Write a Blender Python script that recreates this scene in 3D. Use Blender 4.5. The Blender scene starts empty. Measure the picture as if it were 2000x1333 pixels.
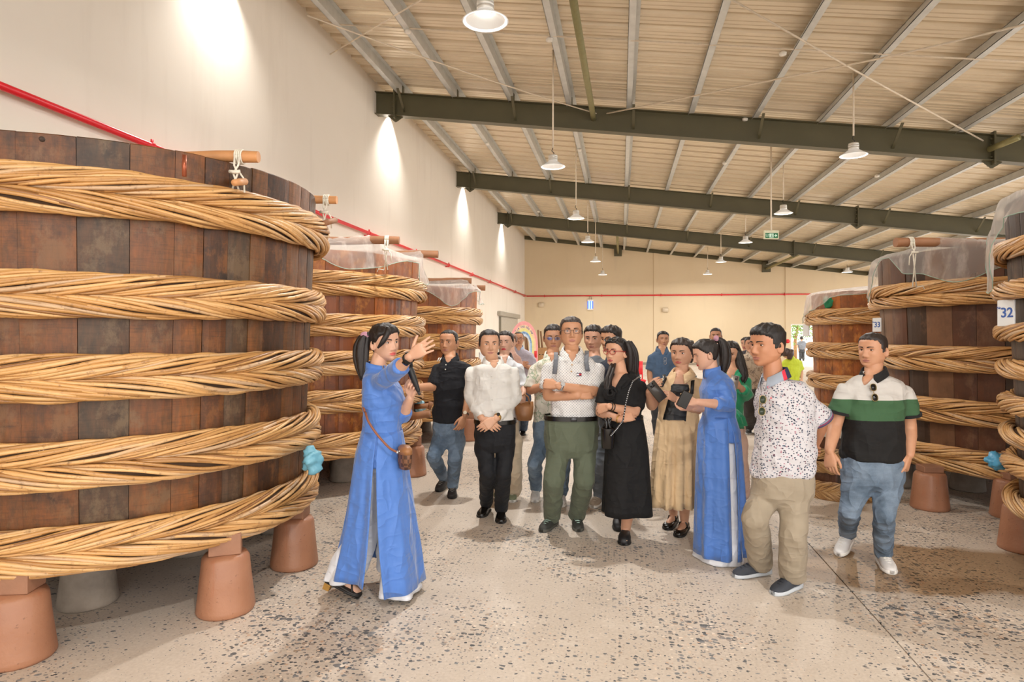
import bpy, bmesh, math, random
import numpy as np
from mathutils import Vector, Matrix, Euler

# ------------------------------------------------------------------ camera, world, exposure
S = bpy.context.scene
COL = S.collection
F, VX, VY, H = 1250.0, 1213.0, 654.0, 1.58        # focal length in px (2000 px wide), vanishing point, eye height
TH = math.atan((VX - 1000) / F)
RV = np.array([math.cos(TH), math.sin(TH), 0.0])    # image right
FV = np.array([-math.sin(TH), math.cos(TH), 0.0])   # into the hall
TV = -FV
UP = np.array([0.0, 0.0, 1.0])

cam_d = bpy.data.cameras.new('camera'); cam = bpy.data.objects.new('camera', cam_d); COL.objects.link(cam)
cam.location = (0, 0, H); cam.rotation_euler = (math.pi / 2, 0, TH)
cam_d.sensor_width = 36; cam_d.lens = F / 2000 * 36
cam_d.shift_y = (VY - 666.5) / 2000
cam_d.clip_start = 0.05; cam_d.clip_end = 300
S.camera = cam

wd = bpy.data.worlds.new('world'); S.world = wd; wd.use_nodes = True
bgn = wd.node_tree.nodes['Background']
bgn.inputs['Color'].default_value = (1.0, 0.99, 0.985, 1); bgn.inputs['Strength'].default_value = 3.0
S.view_settings.view_transform = 'Standard'
try: S.view_settings.look = 'None'
except Exception: pass
S.view_settings.gamma = 1.0
S.view_settings.use_curve_mapping = False
S.view_settings.exposure = 0.45
LAMP_W, SPOT_W = 78.0, 70.0                        # power of one hall lamp, of one wall spotlight

def light(name, kind, loc, power, color, rot=(0, 0, 0), **kw):
    d = bpy.data.lights.new(name, kind); d.energy = power; d.color = color
    for k, v in kw.items(): setattr(d, k, v)
    o = bpy.data.objects.new(name, d); COL.objects.link(o); o.location = loc; o.rotation_euler = rot
    return o

# ------------------------------------------------------------------ pixel / world helpers (2000 x 1333 frame)
def ray(px):
    x = (px - 1000) / F
    return RV * x + FV
def at(px, py, zc):
    p = ray(px) * zc
    return np.array([p[0], p[1], H - (py - VY) / F * zc])
def atz(px, py, Z):
    return at(px, py, (H - Z) * F / (py - VY))
def aty(px, py, Y):
    return at(px, py, Y / ray(px)[1])
def depth(p): return float(np.dot(p[:2], FV[:2]))
def V(p): return Vector((float(p[0]), float(p[1]), float(p[2])))
def unit(v):
    v = np.asarray(v, float); n = np.linalg.norm(v)
    return v / n if n > 1e-9 else v

# ------------------------------------------------------------------ materials
def srgb(c):
    if isinstance(c, str):
        c = tuple(int(c[i:i + 2], 16) / 255 for i in (0, 2, 4))
    return tuple(((x / 12.92) if x <= 0.04045 else ((x + 0.055) / 1.055) ** 2.4) for x in c)
MATS = {}
class NT:
    def __init__(s, name):
        s.m = bpy.data.materials.new(name); s.m.use_nodes = True
        s.t = s.m.node_tree; s.b = s.t.nodes['Principled BSDF']; s.out = s.t.nodes['Material Output']
    def n(s, typ, **kw):
        n = s.t.nodes.new(typ)
        for k, v in kw.items():
            if k in n.inputs.keys(): n.inputs[k].default_value = v
            else: setattr(n, k, v)
        return n
    def l(s, a, b): s.t.links.new(a, b)
    def coord(s, scale=(1, 1, 1), kind='Object'):
        tc = s.n('ShaderNodeTexCoord'); mp = s.n('ShaderNodeMapping'); mp.inputs['Scale'].default_value = scale
        s.l(tc.outputs[kind], mp.inputs['Vector']); return mp.outputs['Vector']
    def noise(s, vec, scale, detail=4, rough=0.55):
        n = s.n('ShaderNodeTexNoise'); n.inputs['Scale'].default_value = scale; n.inputs['Detail'].default_value = detail
        n.inputs['Roughness'].default_value = rough; s.l(vec, n.inputs['Vector']); return n.outputs['Fac']
    def ramp(s, fac, stops, interp='LINEAR'):
        r = s.n('ShaderNodeValToRGB'); r.color_ramp.interpolation = interp
        e = r.color_ramp.elements
        while len(e) < len(stops): e.new(0.5)
        for el, (p, c) in zip(e, stops):
            el.position = p; el.color = (*c, 1) if len(c) == 3 else c
        s.l(fac, r.inputs['Fac']); return r.outputs['Color']
    def mix(s, fac, a, b, mode='MIX'):
        m = s.n('ShaderNodeMix', data_type='RGBA', blend_type=mode)
        for sock, v in ((m.inputs[0], fac), (m.inputs[6], a), (m.inputs[7], b)):
            if hasattr(v, 'is_output'): s.l(v, sock)
            elif isinstance(v, (int, float)): sock.default_value = v
            else: sock.default_value = (*v, 1)
        return m.outputs[2]
    def math(s, op, a, b=0.0):
        m = s.n('ShaderNodeMath', operation=op)
        for sock, v in ((m.inputs[0], a), (m.inputs[1], b)):
            if hasattr(v, 'is_output'): s.l(v, sock)
            else: sock.default_value = v
        return m.outputs[0]
    def bump(s, h, strength=0.3, dist=0.01):
        b = s.n('ShaderNodeBump'); b.inputs['Strength'].default_value = strength; b.inputs['Distance'].default_value = dist
        s.l(h, b.inputs['Height']); s.l(b.outputs['Normal'], s.b.inputs['Normal'])
    def folds(s, k=0.5):
        """relief of creased cloth: soft folds with narrow ridges"""
        def ridge(vec, sc):
            n = s.noise(vec, sc, 2, .4); q = s.math('SUBTRACT', 1.0, s.math('ABSOLUTE', s.math('MULTIPLY', s.math('SUBTRACT', n, .5), 3.2))); return s.math('POWER', s.math('MAXIMUM', q, 0.0), 3.0)
        a = ridge(s.coord((1.3, 1.3, .55)), 6.5); b = ridge(s.coord((.6, .6, 1.5)), 8.0); c = s.noise(s.coord((1, 1, .7)), 7, 3, .45)
        s.bump(s.math('ADD', s.math('ADD', s.math('MULTIPLY', a, .5), s.math('MULTIPLY', b, .35)), c), k, 0.03)
    def base(s, c):
        if hasattr(c, 'is_output'): s.l(c, s.b.inputs['Base Color'])
        else: s.b.inputs['Base Color'].default_value = (*c, 1)
    def set(s, **kw):
        for k, v in kw.items():
            k = k.replace('_', ' ')
            if hasattr(v, 'is_output'): s.l(v, s.b.inputs[k])
            else: s.b.inputs[k].default_value = v
        return s
def plain(name, col, rough=0.6, metal=0.0, var=0.08, nscale=12.0, bump=0.0, **kw):
    if name in MATS: return MATS[name]
    t = NT(name); c = srgb(col) if isinstance(col, str) else col
    v = t.coord(); nz = t.noise(v, nscale, 3)
    t.base(t.ramp(nz, [(0.3, tuple(x * (1 - var) for x in c)), (0.7, tuple(min(1, x * (1 + var)) for x in c))]))
    t.set(Roughness=rough, Metallic=metal, **kw)
    if bump: t.bump(t.noise(v, nscale * 4, 3), bump)
    MATS[name] = t.m; return t.m
def cloth(name, col, rough=0.85, var=0.06, sheen=0.1):
    if name in MATS: return MATS[name]
    t = NT(name); c = srgb(col) if isinstance(col, str) else col
    v = t.coord(); nz = t.noise(v, 9, 4)
    t.base(t.ramp(nz, [(0.3, tuple(x * (1 - var) for x in c)), (0.7, tuple(min(1, x * (1 + var)) for x in c))]))
    t.set(Roughness=rough, Sheen_Weight=sheen)
    t.folds()
    MATS[name] = t.m; return t.m
def emit(name, col, strength):
    t = NT(name); t.base(tuple(x * .6 for x in col)); t.set(Emission_Color=(*col, 1), Emission_Strength=strength); return t.m

# ------------------------------------------------------------------ mesh helpers
class Geo:
    def __init__(s): s.v = []; s.f = []; s.m = []; s.n = 0
    def add(s, v, f, m=0):
        v = np.asarray(v, float).reshape(-1, 3); s.v.append(v)
        for q in f: s.f.append(tuple(int(i) + s.n for i in q)); s.m.append(m)
        s.n += len(v); return s
    def verts(s): return np.concatenate(s.v) if s.v else np.zeros((0, 3))
    def mesh(s, name='mesh'):
        me = bpy.data.meshes.new(name); me.from_pydata(s.verts().tolist(), [], s.f)
        if any(s.m): me.polygons.foreach_set('material_index', s.m)
        return me
def link(name, me, mats=None, parent=None, smooth=True, loc=None):
    o = bpy.data.objects.new(name, me); COL.objects.link(o)
    if mats is not None and len(me.materials) == 0:
        for m in (mats if isinstance(mats, (list, tuple)) else [mats]): me.materials.append(m)
    if smooth: me.polygons.foreach_set('use_smooth', [True] * len(me.polygons))
    if parent is not None:
        o.parent = parent
    if loc is not None: o.location = V(loc)
    return o
def obj(name, geo, mats, parent=None, smooth=True, angle=None, fix=False):
    """world-space geometry -> object; a parented object gets its vertices moved into the parent's frame (parents are unrotated)"""
    me = geo.mesh(name) if isinstance(geo, Geo) else geo
    if parent is not None:
        off = Vector((0, 0, 0)); p = parent
        while p is not None: off += p.location; p = p.parent
        me.transform(Matrix.Translation(-off))
    if fix:
        bm = bmesh.new(); bm.from_mesh(me); bmesh.ops.recalc_face_normals(bm, faces=bm.faces); bm.to_mesh(me); bm.free()
    o = link(name, me, mats, parent, smooth)
    if angle and smooth:
        me.set_sharp_from_angle(angle=math.radians(angle))
    return o
def empty(name, loc):
    o = bpy.data.objects.new(name, None); COL.objects.link(o); o.location = V(loc); o.empty_display_size = 0.1; return o
def tag(o, label=None, cat=None, group=None, kind=None):
    if label: o['label'] = label
    if cat: o['category'] = cat
    if group: o['group'] = group
    if kind: o['kind'] = kind
    return o
def thing(name, loc, label, cat, group=None): return tag(empty(name, loc), label, cat, group)

def ring_faces(nr, n, cap0=True, cap1=True, closed=True):
    f = []
    for i in range(nr - 1):
        for j in range(n if closed else n - 1):
            k = (j + 1) % n
            f.append((i * n + j, i * n + k, (i + 1) * n + k, (i + 1) * n + j))
    if cap0: f.append(tuple(range(n - 1, -1, -1)))
    if cap1: f.append(tuple((nr - 1) * n + j for j in range(n)))
    return f
def frame(d, ref=None):
    d = unit(d)
    if ref is None: ref = UP if abs(d[2]) < 0.9 else np.array([0, 1.0, 0])
    a = unit(np.cross(ref, d)); b = np.cross(d, a); return a, b
def tube(P, R, n=10, caps=True, geo=None, m=0, closed=False):
    """swept circle along P with radii R, parallel transported"""
    P = np.asarray(P, float); k = len(P)
    R = np.full(k, R, float) if np.isscalar(R) else np.asarray(R, float)
    if closed: D = np.roll(P, -1, 0) - np.roll(P, 1, 0)
    else: D = np.gradient(P, axis=0)
    D /= np.maximum(np.linalg.norm(D, axis=1), 1e-9)[:, None]
    a, b = frame(D[0]); A = [a]
    for i in range(1, k):
        a = A[-1] - D[i] * np.dot(A[-1], D[i]); A.append(unit(a))
    A = np.array(A); B = np.cross(D, A)
    t = np.arange(n) / n * 2 * math.pi
    v = P[:, None, :] + R[:, None, None] * (A[:, None, :] * np.cos(t)[None, :, None] + B[:, None, :] * np.sin(t)[None, :, None])
    f = ring_faces(k, n, caps and not closed, caps and not closed)
    if closed:
        for j in range(n):
            q = (j + 1) % n; f.append(((k - 1) * n + j, (k - 1) * n + q, q, j))
    g = geo or Geo(); g.add(v, f, m); return g
def cone(p, q, r0, r1, n=16, geo=None, m=0, hemi=True):
    """rounded cone between p and q"""
    p = np.asarray(p, float); q = np.asarray(q, float); d = unit(q - p)
    pts, rr = [], []
    if hemi:
        for a in (88, 60, 30): pts.append(p - d * r0 * math.sin(math.radians(a))); rr.append(r0 * math.cos(math.radians(a)))
    for s in np.linspace(0, 1, 6): pts.append(p + (q - p) * s); rr.append(r0 + (r1 - r0) * s)
    if hemi:
        for a in (30, 60, 88): pts.append(q + d * r1 * math.sin(math.radians(a))); rr.append(r1 * math.cos(math.radians(a)))
    pts = np.array(pts); a, b = frame(d); t = np.arange(n) / n * 2 * math.pi
    v = pts[:, None, :] + np.array(rr)[:, None, None] * (a[None, None] * np.cos(t)[None, :, None] + b[None, None] * np.sin(t)[None, :, None])
    g = geo or Geo(); g.add(v, ring_faces(len(pts), n), m); return g
def ball(c, r, geo=None, n=14, k=9, m=0, axes=None):
    r = np.array([r, r, r], float) if np.isscalar(r) else np.asarray(r, float)
    th = np.linspace(0.06, math.pi - 0.06, k); t = np.arange(n) / n * 2 * math.pi
    v = np.stack([np.sin(th)[:, None] * np.cos(t), np.sin(th)[:, None] * np.sin(t), -np.cos(th)[:, None] * np.ones(n)], -1) * r
    if axes is not None: v = v @ np.asarray(axes)
    g = geo or Geo(); g.add(v + np.asarray(c), ring_faces(k, n), m); return g
def box(lo, hi, geo=None, m=0, M=None, bev=0.0):
    lo = np.asarray(lo, float); hi = np.asarray(hi, float)
    if bev:
        b = min(bev, *(abs(hi - lo) * 0.45)); rings = []
        for z, ins in ((lo[2], b), (lo[2] + b, 0), (hi[2] - b, 0), (hi[2], b)):
            x0, x1, y0, y1 = lo[0] + ins, hi[0] - ins, lo[1] + ins, hi[1] - ins
            rings += [[x0 + b, y0, z], [x1 - b, y0, z], [x1, y0 + b, z], [x1, y1 - b, z], [x1 - b, y1, z], [x0 + b, y1, z], [x0, y1 - b, z], [x0, y0 + b, z]]
        v = np.array(rings); f = ring_faces(4, 8)
    else:
        v = np.array([[x, y, z] for z in (lo[2], hi[2]) for x, y in ((lo[0], lo[1]), (hi[0], lo[1]), (hi[0], hi[1]), (lo[0], hi[1]))])
        f = ring_faces(2, 4)
    if M is not None: v = v @ np.asarray(M)[:3, :3].T + np.asarray(M)[:3, 3]
    g = geo or Geo(); g.add(v, f, m); return g
def obox(c, ax, half, geo=None, m=0, bev=0.0):
    """box with its own axes (rows of ax)"""
    M = np.eye(4); M[:3, :3] = np.asarray(ax).T; M[:3, 3] = c
    half = np.asarray(half, float); return box(-half, half, geo, m, M, bev)
def lathe(prof, c=(0, 0, 0), n=24, geo=None, m=0, cap=True):
    t = np.arange(n) / n * 2 * math.pi; pr = np.array(prof, float)
    v = np.stack([pr[:, 0][:, None] * np.cos(t), pr[:, 0][:, None] * np.sin(t), pr[:, 1][:, None] * np.ones(n)], -1) + np.asarray(c, float)
    g = geo or Geo(); g.add(v, ring_faces(len(pr), n, cap, cap), m); return g

TMP = bpy.data.scenes.new('workbench')
def evaluate(me, mods):
    """run a modifier stack on a mesh in a scratch scene, return the new mesh"""
    o = bpy.data.objects.new('tmp', me); TMP.collection.objects.link(o); extra = []
    for typ, kw in mods:
        md = o.modifiers.new(typ, typ)
        for k, v in kw.items():
            if isinstance(v, bpy.types.Mesh):
                q = bpy.data.objects.new('tmp2', v); TMP.collection.objects.link(q); extra.append(q); v = q
            setattr(md, k, v)
    vl = TMP.view_layers[0]; vl.update(); dg = vl.depsgraph
    ev = o.evaluated_get(dg); r = bpy.data.meshes.new_from_object(ev, preserve_all_data_layers=True, depsgraph=dg)
    for q in extra + [o]:
        d = q.data; bpy.data.objects.remove(q)
        if d.users == 0: bpy.data.meshes.remove(d)
    return r
def remesh(geo, voxel, smooth=6, factor=0.5):
    me = geo.mesh('r')
    bm = bmesh.new(); bm.from_mesh(me); bmesh.ops.recalc_face_normals(bm, faces=bm.faces); bm.to_mesh(me); bm.free()
    return evaluate(me, [('REMESH', dict(mode='VOXEL', voxel_size=voxel, use_smooth_shade=True)),
                         ('SMOOTH', dict(factor=factor, iterations=smooth))])
def co(me):
    a = np.empty(len(me.vertices) * 3, np.float32); me.vertices.foreach_get('co', a); return a.reshape(-1, 3).astype(float)
def setco(me, a): me.vertices.foreach_set('co', np.asarray(a, np.float32).ravel()); me.update()
def normals(me):
    a = np.empty(len(me.vertices) * 3, np.float32); me.vertex_normals.foreach_get('vector', a); return a.reshape(-1, 3).astype(float)
def wrinkle(me, amp, seed, wl=(0.07, 0.2), squash=(1, 1, 1.6), k=7):
    """cloth folds: a few warped sine waves along the normals"""
    rs = np.random.RandomState(seed); p = co(me); n = normals(me); h = np.zeros(len(p))
    w = p + 0.03 * np.sin(p[:, [1, 2, 0]] * 17 + seed)
    for i in range(k):
        d = unit(rs.normal(size=3) * squash); L = rs.uniform(*wl)
        h += np.sin(w @ d * (2 * math.pi / L) + rs.uniform(0, 6)) / k ** 0.5
    h = np.where(h > 0, h, h * 0.6)
    setco(me, p + n * (h * amp)[:, None]); return me
def delfaces(me, test):
    """delete the faces whose centre passes test (array of centres -> bools)"""
    bm = bmesh.new(); bm.from_mesh(me)
    c = np.array([f.calc_center_median()[:] for f in bm.faces]); k = test(c)
    bmesh.ops.delete(bm, geom=[f for f, d in zip(bm.faces, k) if d], context='FACES')
    nb = [(v, [e.other_vert(v) for e in v.link_edges if e.is_boundary]) for v in bm.verts if v.is_boundary]
    for _ in range(14):                                   # an even cut edge
        for v, q in nb:
            if len(q) == 2: v.co = v.co * .4 + (q[0].co + q[1].co) * .3
    bm.to_mesh(me); bm.free(); return me
def solid(me, t, off=-1):
    return evaluate(me, [('SOLIDIFY', dict(thickness=t, offset=off))])
RND = random.Random(5)

# ================================================================== the hall
XW, YB = -5.15, 34.3                                  # left wall, back wall
XR, Y0 = 15.0, -9.0                                   # roof's low edge, open front
def roofz(x): return 6.95 - 0.13 * (x - XW)
BEAMS = [-0.4, 6.3, 12.98, 19.75, 26.6]

# ---- materials of the shell
def m_floor():
    t = NT('aggregate_concrete'); v = t.coord()
    big = t.noise(v, 0.55, 5, 0.6); mid = t.noise(v, 2.2, 5, 0.6); fine = t.noise(v, 60, 3)
    base = t.ramp(mid, [(0.25, srgb('c2b5a6')), (0.55, srgb('d3c7b9')), (0.8, srgb('e1d8cd'))])
    base = t.mix(t.ramp(big, [(0.35, (0, 0, 0)), (0.7, (1, 1, 1))]), base, srgb('c8baa9'), 'MIX')
    bl = t.noise(v, 1.1, 6, .65); base = t.mix(t.ramp(bl, [(0.56, (0, 0, 0)), (0.72, (.75, .75, .75))]), base, srgb('ece5da'))
    base = t.mix(0.22, base, t.ramp(fine, [(0.3, srgb('a39180')), (0.7, srgb('e6dacb'))]))
    dens = t.noise(v, 0.8, 3)
    def stones(scale, stretch, lo, seed, cols, base):
        mp = t.n('ShaderNodeMapping'); mp.inputs['Scale'].default_value = stretch; mp.inputs['Location'].default_value = (seed, seed * 2, 0)
        tc = t.n('ShaderNodeTexCoord')
        wob = t.n('ShaderNodeTexNoise'); wob.inputs['Scale'].default_value = scale * 1.3; wob.inputs['Detail'].default_value = 2
        t.l(tc.outputs['Object'], wob.inputs['Vector'])
        add = t.n('ShaderNodeVectorMath', operation='MULTIPLY_ADD'); t.l(wob.outputs['Color'], add.inputs[0])
        add.inputs[1].default_value = (0.6 / scale,) * 3; t.l(tc.outputs['Object'], add.inputs[2])
        t.l(add.outputs[0], mp.inputs['Vector'])
        vo = t.n('ShaderNodeTexVoronoi', feature='F1', voronoi_dimensions='2D'); vo.inputs['Scale'].default_value = scale
        t.l(mp.outputs['Vector'], vo.inputs['Vector'])
        sep = t.n('ShaderNodeSeparateColor'); t.l(vo.outputs['Color'], sep.inputs['Color'])
        thr = t.math('MULTIPLY', t.math('SUBTRACT', t.math('MULTIPLY', sep.outputs['Red'], dens), lo), 1.9)   # stone size per cell
        mask = t.math('GREATER_THAN', thr, vo.outputs['Distance'])
        return t.mix(mask, base, t.ramp(sep.outputs['Green'], cols)), mask
    dark = [(0.0, srgb('4c4e50')), (0.4, srgb('6f7172')), (0.7, srgb('8f9090')), (1.0, srgb('b09a85'))]
    c, m1 = stones(27, (1, 1.3, 1), 0.30, 3.1, dark, base)
    c, m2 = stones(50, (1, 1.25, 1), 0.31, 7.7, dark, c)
    c, m3 = stones(34, (1, 1.1, 1), 0.36, 12.3, [(0, srgb('e8dccb')), (1, srgb('c9a98e'))], c)
    # wet patch by the man in jeans (a stain with its own outline)
    tc = t.n('ShaderNodeTexCoord'); p = atz(1775, 1108, 0)
    mp = t.n('ShaderNodeMapping', vector_type='TEXTURE'); mp.inputs['Location'].default_value = (p[0] + 0.08, p[1], 0); mp.inputs['Rotation'].default_value = (0, 0, TH)
    mp.inputs['Scale'].default_value = (1.15, 0.52, 1); t.l(tc.outputs['Object'], mp.inputs['Vector'])
    ln = t.n('ShaderNodeVectorMath', operation='LENGTH'); t.l(mp.outputs['Vector'], ln.inputs[0])
    wf = t.math('ADD', ln.outputs['Value'], t.math('MULTIPLY', t.noise(v, 2.6, 5), 0.9)); wet = t.math('MINIMUM', t.math('MAXIMUM', t.math('MULTIPLY', t.math('SUBTRACT', 1.42, wf), 6.0), 0.0), 1.0)
    c = t.mix(wet, c, t.mix(0.8, c, srgb('b39468'), 'MULTIPLY'))
    t.base(c); t.set(Roughness=t.math('SUBTRACT', t.math('ADD', 0.42, t.math('MULTIPLY', mid, 0.3)), t.math('MULTIPLY', wet, 0.12)))
    t.bump(t.noise(v, 25, 4), 0.08, 0.01)
    return t.m
def m_plaster(name, a, b):
    t = NT(name); v = t.coord(); n1 = t.noise(v, 0.5, 5); n2 = t.noise(t.coord((1, 1, 0.15)), 3, 4)
    c = t.ramp(n1, [(0.3, srgb(a)), (0.7, srgb(b))])
    c = t.mix(t.ramp(n2, [(0.55, (0, 0, 0)), (0.9, (0.25, 0.25, 0.25))]), c, srgb('b8a994'), 'MIX')
    t.base(c); t.set(Roughness=0.85); t.bump(t.noise(v, 60, 3), 0.05, 0.01); return t.m
FLOOR = m_floor()
WALL = m_plaster('cream_plaster', 'e9dfd0', 'efe6d8')
WALLB = m_plaster('beige_plaster', 'd9c5a4', 'dfccac')
ROOF = plain('roof_sheet_steel', 'dfd0b6', 0.32, 0.25, 0.05, 2.0)
GALV = plain('galvanised_steel', 'c9cac6', 0.4, 0.25, 0.08, 6.0)
OLIVE = plain('olive_steel_paint', '57523a', 0.45, 0.0, 0.08, 2.0)
RED = plain('red_paint', 'd8232c', 0.35, 0, 0.05, 5)
WHITE = plain('white_paint', 'e8e4da', 0.5, 0, 0.04, 5)
BLACKP = plain('black_plastic', '161616', 0.4)
GROOVE = plain('joint_filler', '6b5a48', 0.9)
CABLE = plain('cable_white', 'e0d2bd', 0.6)

# ---- floor: slabs with open joints
JX = float(atz(1640, 1130, 0)[0])
fl = empty('floor', (0, 0, 0)); tag(fl, kind='structure')
xs = [XW - 0.6, JX - 5.1, JX, JX + 5.1, XR + 6]; ys = [Y0 - 8, -2.0, 6.3 + 5.2, 19.0, 27.0, YB + 14]
for i in range(4):
    for j in range(5):
        g = box((xs[i] + 0.004, ys[j] + 0.004, -0.12), (xs[i + 1] - 0.004, ys[j + 1] - 0.004, 0.0))
        obj('slab', g, FLOOR, fl, smooth=False)
obj('joint_bed', box((xs[0], ys[0], -0.2), (xs[-1], ys[-1], -0.02)), GROOVE, fl, smooth=False)

# ---- walls
def wallobj(name, g, m): return tag(obj(name, g, m, smooth=False), kind='structure')
wallobj('wall_left', box((XW - 0.2, Y0, 0), (XW, YB + 0.2, roofz(XW) + 0.12)), WALL)
DX0, DX1, DZ = float(aty(1545, 637, YB)[0]), float(aty(1545, 637, YB)[0]) + 2.0, 2.06
g = Geo()
def wall_piece(x0, x1, z0, z1=None):
    v = []
    for y in (YB, YB + 0.2):
        v += [[x0, y, z0], [x1, y, z0], [x1, y, z1 if z1 else roofz(x1)], [x0, y, z1 if z1 else roofz(x0)]]
    g.add(np.array(v), [(0, 1, 2, 3), (7, 6, 5, 4), (0, 4, 5, 1), (1, 5, 6, 2), (2, 6, 7, 3), (3, 7, 4, 0)])
wall_piece(XW, DX0, 0); wall_piece(DX0, DX1, DZ); wall_piece(DX1, XR, 0)
wallobj('wall_back', g, WALLB)
for k, px in enumerate((1283, 1546)):
    x = float(aty(px, 600, YB)[0])
    wallobj('trim_%d' % (k + 1), box((x - 0.16 if k == 0 else x - 0.3, YB - 0.04, 0), (x + 0.16 if k == 0 else x - 0.04, YB + 0.01, roofz(x))), WALLB)
wallobj('baseboard_back', box((XW, YB - 0.03, 0), (DX0, YB, 0.12)), plain('grey_skirting', '9a8d7b', 0.7))
# door on the left wall: sliding panel on a rail
dr = empty('door_2', (XW + 0.05, 29, 0)); tag(dr, kind='structure')
y0, y1 = float(aty(972, 613, 1)[1]), 0
yA, yB_ = 26.6, 31.6
obj('door_panel', box((XW, yA + 0.35, 0.02), (XW + 0.06, yB_, 2.35), bev=0.01), plain('grey_door', 'b9b2a4', 0.5), dr, smooth=False)
obj('door_rail', box((XW, yA - 0.1, 2.38), (XW + 0.16, yB_ + 0.2, 2.58), bev=0.02), plain('rail_grey', 'a9a294', 0.5), dr, smooth=False)
obj('door_edge_trim', box((XW, yA + 0.28, 0.02), (XW + 0.09, yA + 0.36, 2.36)), plain('door_edge', '7d7768', 0.5), dr, smooth=False)
# the open door at the back, with its frame
dr = empty('door_1', (DX0, YB, 0)); tag(dr, kind='structure')
for n, lo, hi in (('door_jamb', (DX0 - 0.06, YB - 0.03, 0), (DX0, YB + 0.2, DZ + 0.06)), ('door_jamb', (DX1, YB - 0.03, 0), (DX1 + 0.06, YB + 0.2, DZ + 0.06)), ('door_head', (DX0, YB - 0.03, DZ), (DX1, YB + 0.2, DZ + 0.06))):
    obj(n, box(lo, hi), WHITE, dr, smooth=False)

# ---- roof: ribbed sheets, each a piece of its own
ce = empty('ceiling', (0, 0, 0)); tag(ce, kind='structure')
PITCH = 0.45
def sheet_prof(y):                                    # two ribs per sheet, seen from below
    out = []
    for k in range(2):
        b = y + k * PITCH
        out += [(b, 0.0), (b + 0.085, 0.0), (b + 0.095, 0.008), (b + 0.11, 0.008), (b + 0.12, 0.0), (b + 0.195, 0.0), (b + 0.205, 0.008), (b + 0.22, 0.008), (b + 0.23, 0.0), (b + 0.31, 0.0), (b + 0.345, 0.085), (b + 0.415, 0.085)]
    return out + [(y + 2 * PITCH, 0.0)]
y = Y0
while y < YB:
    pr = sheet_prof(y); g = Geo(); v = []
    for x in (XW, XR):
        v += [[x, a, roofz(x) + b] for a, b in pr]
    n = len(pr)
    v += [[p[0], p[1], p[2] + 0.02] for p in v[:2 * n]]
    f = [(i, n + i, n + i + 1, i + 1) for i in range(n - 1)] + [(2 * n + i, 2 * n + i + 1, 3 * n + i + 1, 3 * n + i) for i in range(n - 1)]
    g.add(np.array(v), f); obj('roof_sheet', g, ROOF, ce, smooth=False)
    y += 2 * PITCH

# ---- steel: rafters, purlins, braces
def beam_geo(Y, hgt=0.47, fl=0.2):
    gs = []
    def slab(x0, x1, y0, y1, zt, zb, g):
        v = [[x, yy, roofz(x) + z] for z in (zb, zt) for x, yy in ((x0, y0), (x1, y0), (x1, y1), (x0, y1))]
        g.add(np.array(v), ring_faces(2, 4))
    return slab
ORD = {6.3: 'nearest', 12.98: 'first', 19.75: 'second', 26.6: 'third', 33.6: 'last'}
for k, Y in enumerate(BEAMS):
    r = thing('roof_beam', (XW, Y, 6.5), 'dark olive steel roof beam bolted to the cream wall, ' + ('behind the camera', 'above the picture', 'nearest one in view', 'second one in view', 'third one in view')[k], 'roof beam'); r['kind'] = 'structure'
    slab = beam_geo(Y)
    g = Geo(); slab(XW, XR, Y - 0.006, Y + 0.006, -0.212, -0.668, g); obj('web', g, OLIVE, r, smooth=False)
    for zt, zb in ((-0.2, -0.215), (-0.665, -0.68)):
        g = Geo(); slab(XW, XR, Y - 0.1, Y + 0.1, zt, zb, g); obj('flange', g, OLIVE, r, smooth=False)
    for xe in (XW + 0.42, XW + 11.8):
        g = Geo(); slab(xe, xe + 0.03, Y - 0.12, Y + 0.12, -0.15, -0.74, g)
        v = []
        for zz, dz in ((-0.15, 0.0), (-0.68, -0.09)):
            pass
        for s in (-1, 1):
            for q in range(4):
                ball((xe - 0.02, Y + s * 0.06, roofz(xe) - 0.28 - q * 0.11), (0.03, 0.018, 0.018), g, 6, 4)
        obj('end_plate', g, OLIVE, r, smooth=False)
        g = Geo(); v = [[xe - 0.16, Y - 0.008, roofz(xe) - 0.66], [xe + 0.19, Y - 0.008, roofz(xe) - 0.70], [xe + 0.03, Y - 0.008, roofz(xe) - 0.8], [xe, Y - 0.008, roofz(xe) - 0.8]]
        v += [[p[0], p[1] + 0.016, p[2]] for p in v]; g.add(np.array(v), ring_faces(2, 4)); obj('gusset', g, OLIVE, r, smooth=False)
PX = [XW + 0.62 + 1.19 * i for i in range(16)]
for i, x in enumerate(PX):
    if x > XR: break
    z = roofz(x)
    g = Geo()
    box((x - 0.03, Y0, z - 0.2), (x - 0.022, YB, z - 0.005), g); box((x - 0.03, Y0, z - 0.012), (x + 0.045, YB, z - 0.004), g)
    box((x - 0.125, Y0, z - 0.2), (x - 0.03, YB, z - 0.192), g); box((x - 0.125, Y0, z - 0.2), (x - 0.119, YB, z - 0.17), g)
    o = obj('purlin', g, GALV, smooth=False); tag(o, 'galvanised steel purlin under the roof sheets, number %d from the cream wall' % (i + 1), 'purlin', kind='structure')
    for Y in BEAMS[1:]:
        g = Geo()
        box((x - 0.022, Y - 0.05, z - 0.21), (x - 0.012, Y + 0.05, z - 0.03), g)
        if i % 2 == 0:
            for s in (-1,):
                obox(((x + x + 0.02) / 2, Y - 0.2, z - 0.42), np.array([[1, 0, 0], [0, 0.62, 0.785], [0, -0.785, 0.62]]), (0.025, 0.006, 0.3), g)
        obj('cleat', g, OLIVE, o, smooth=False)

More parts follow.
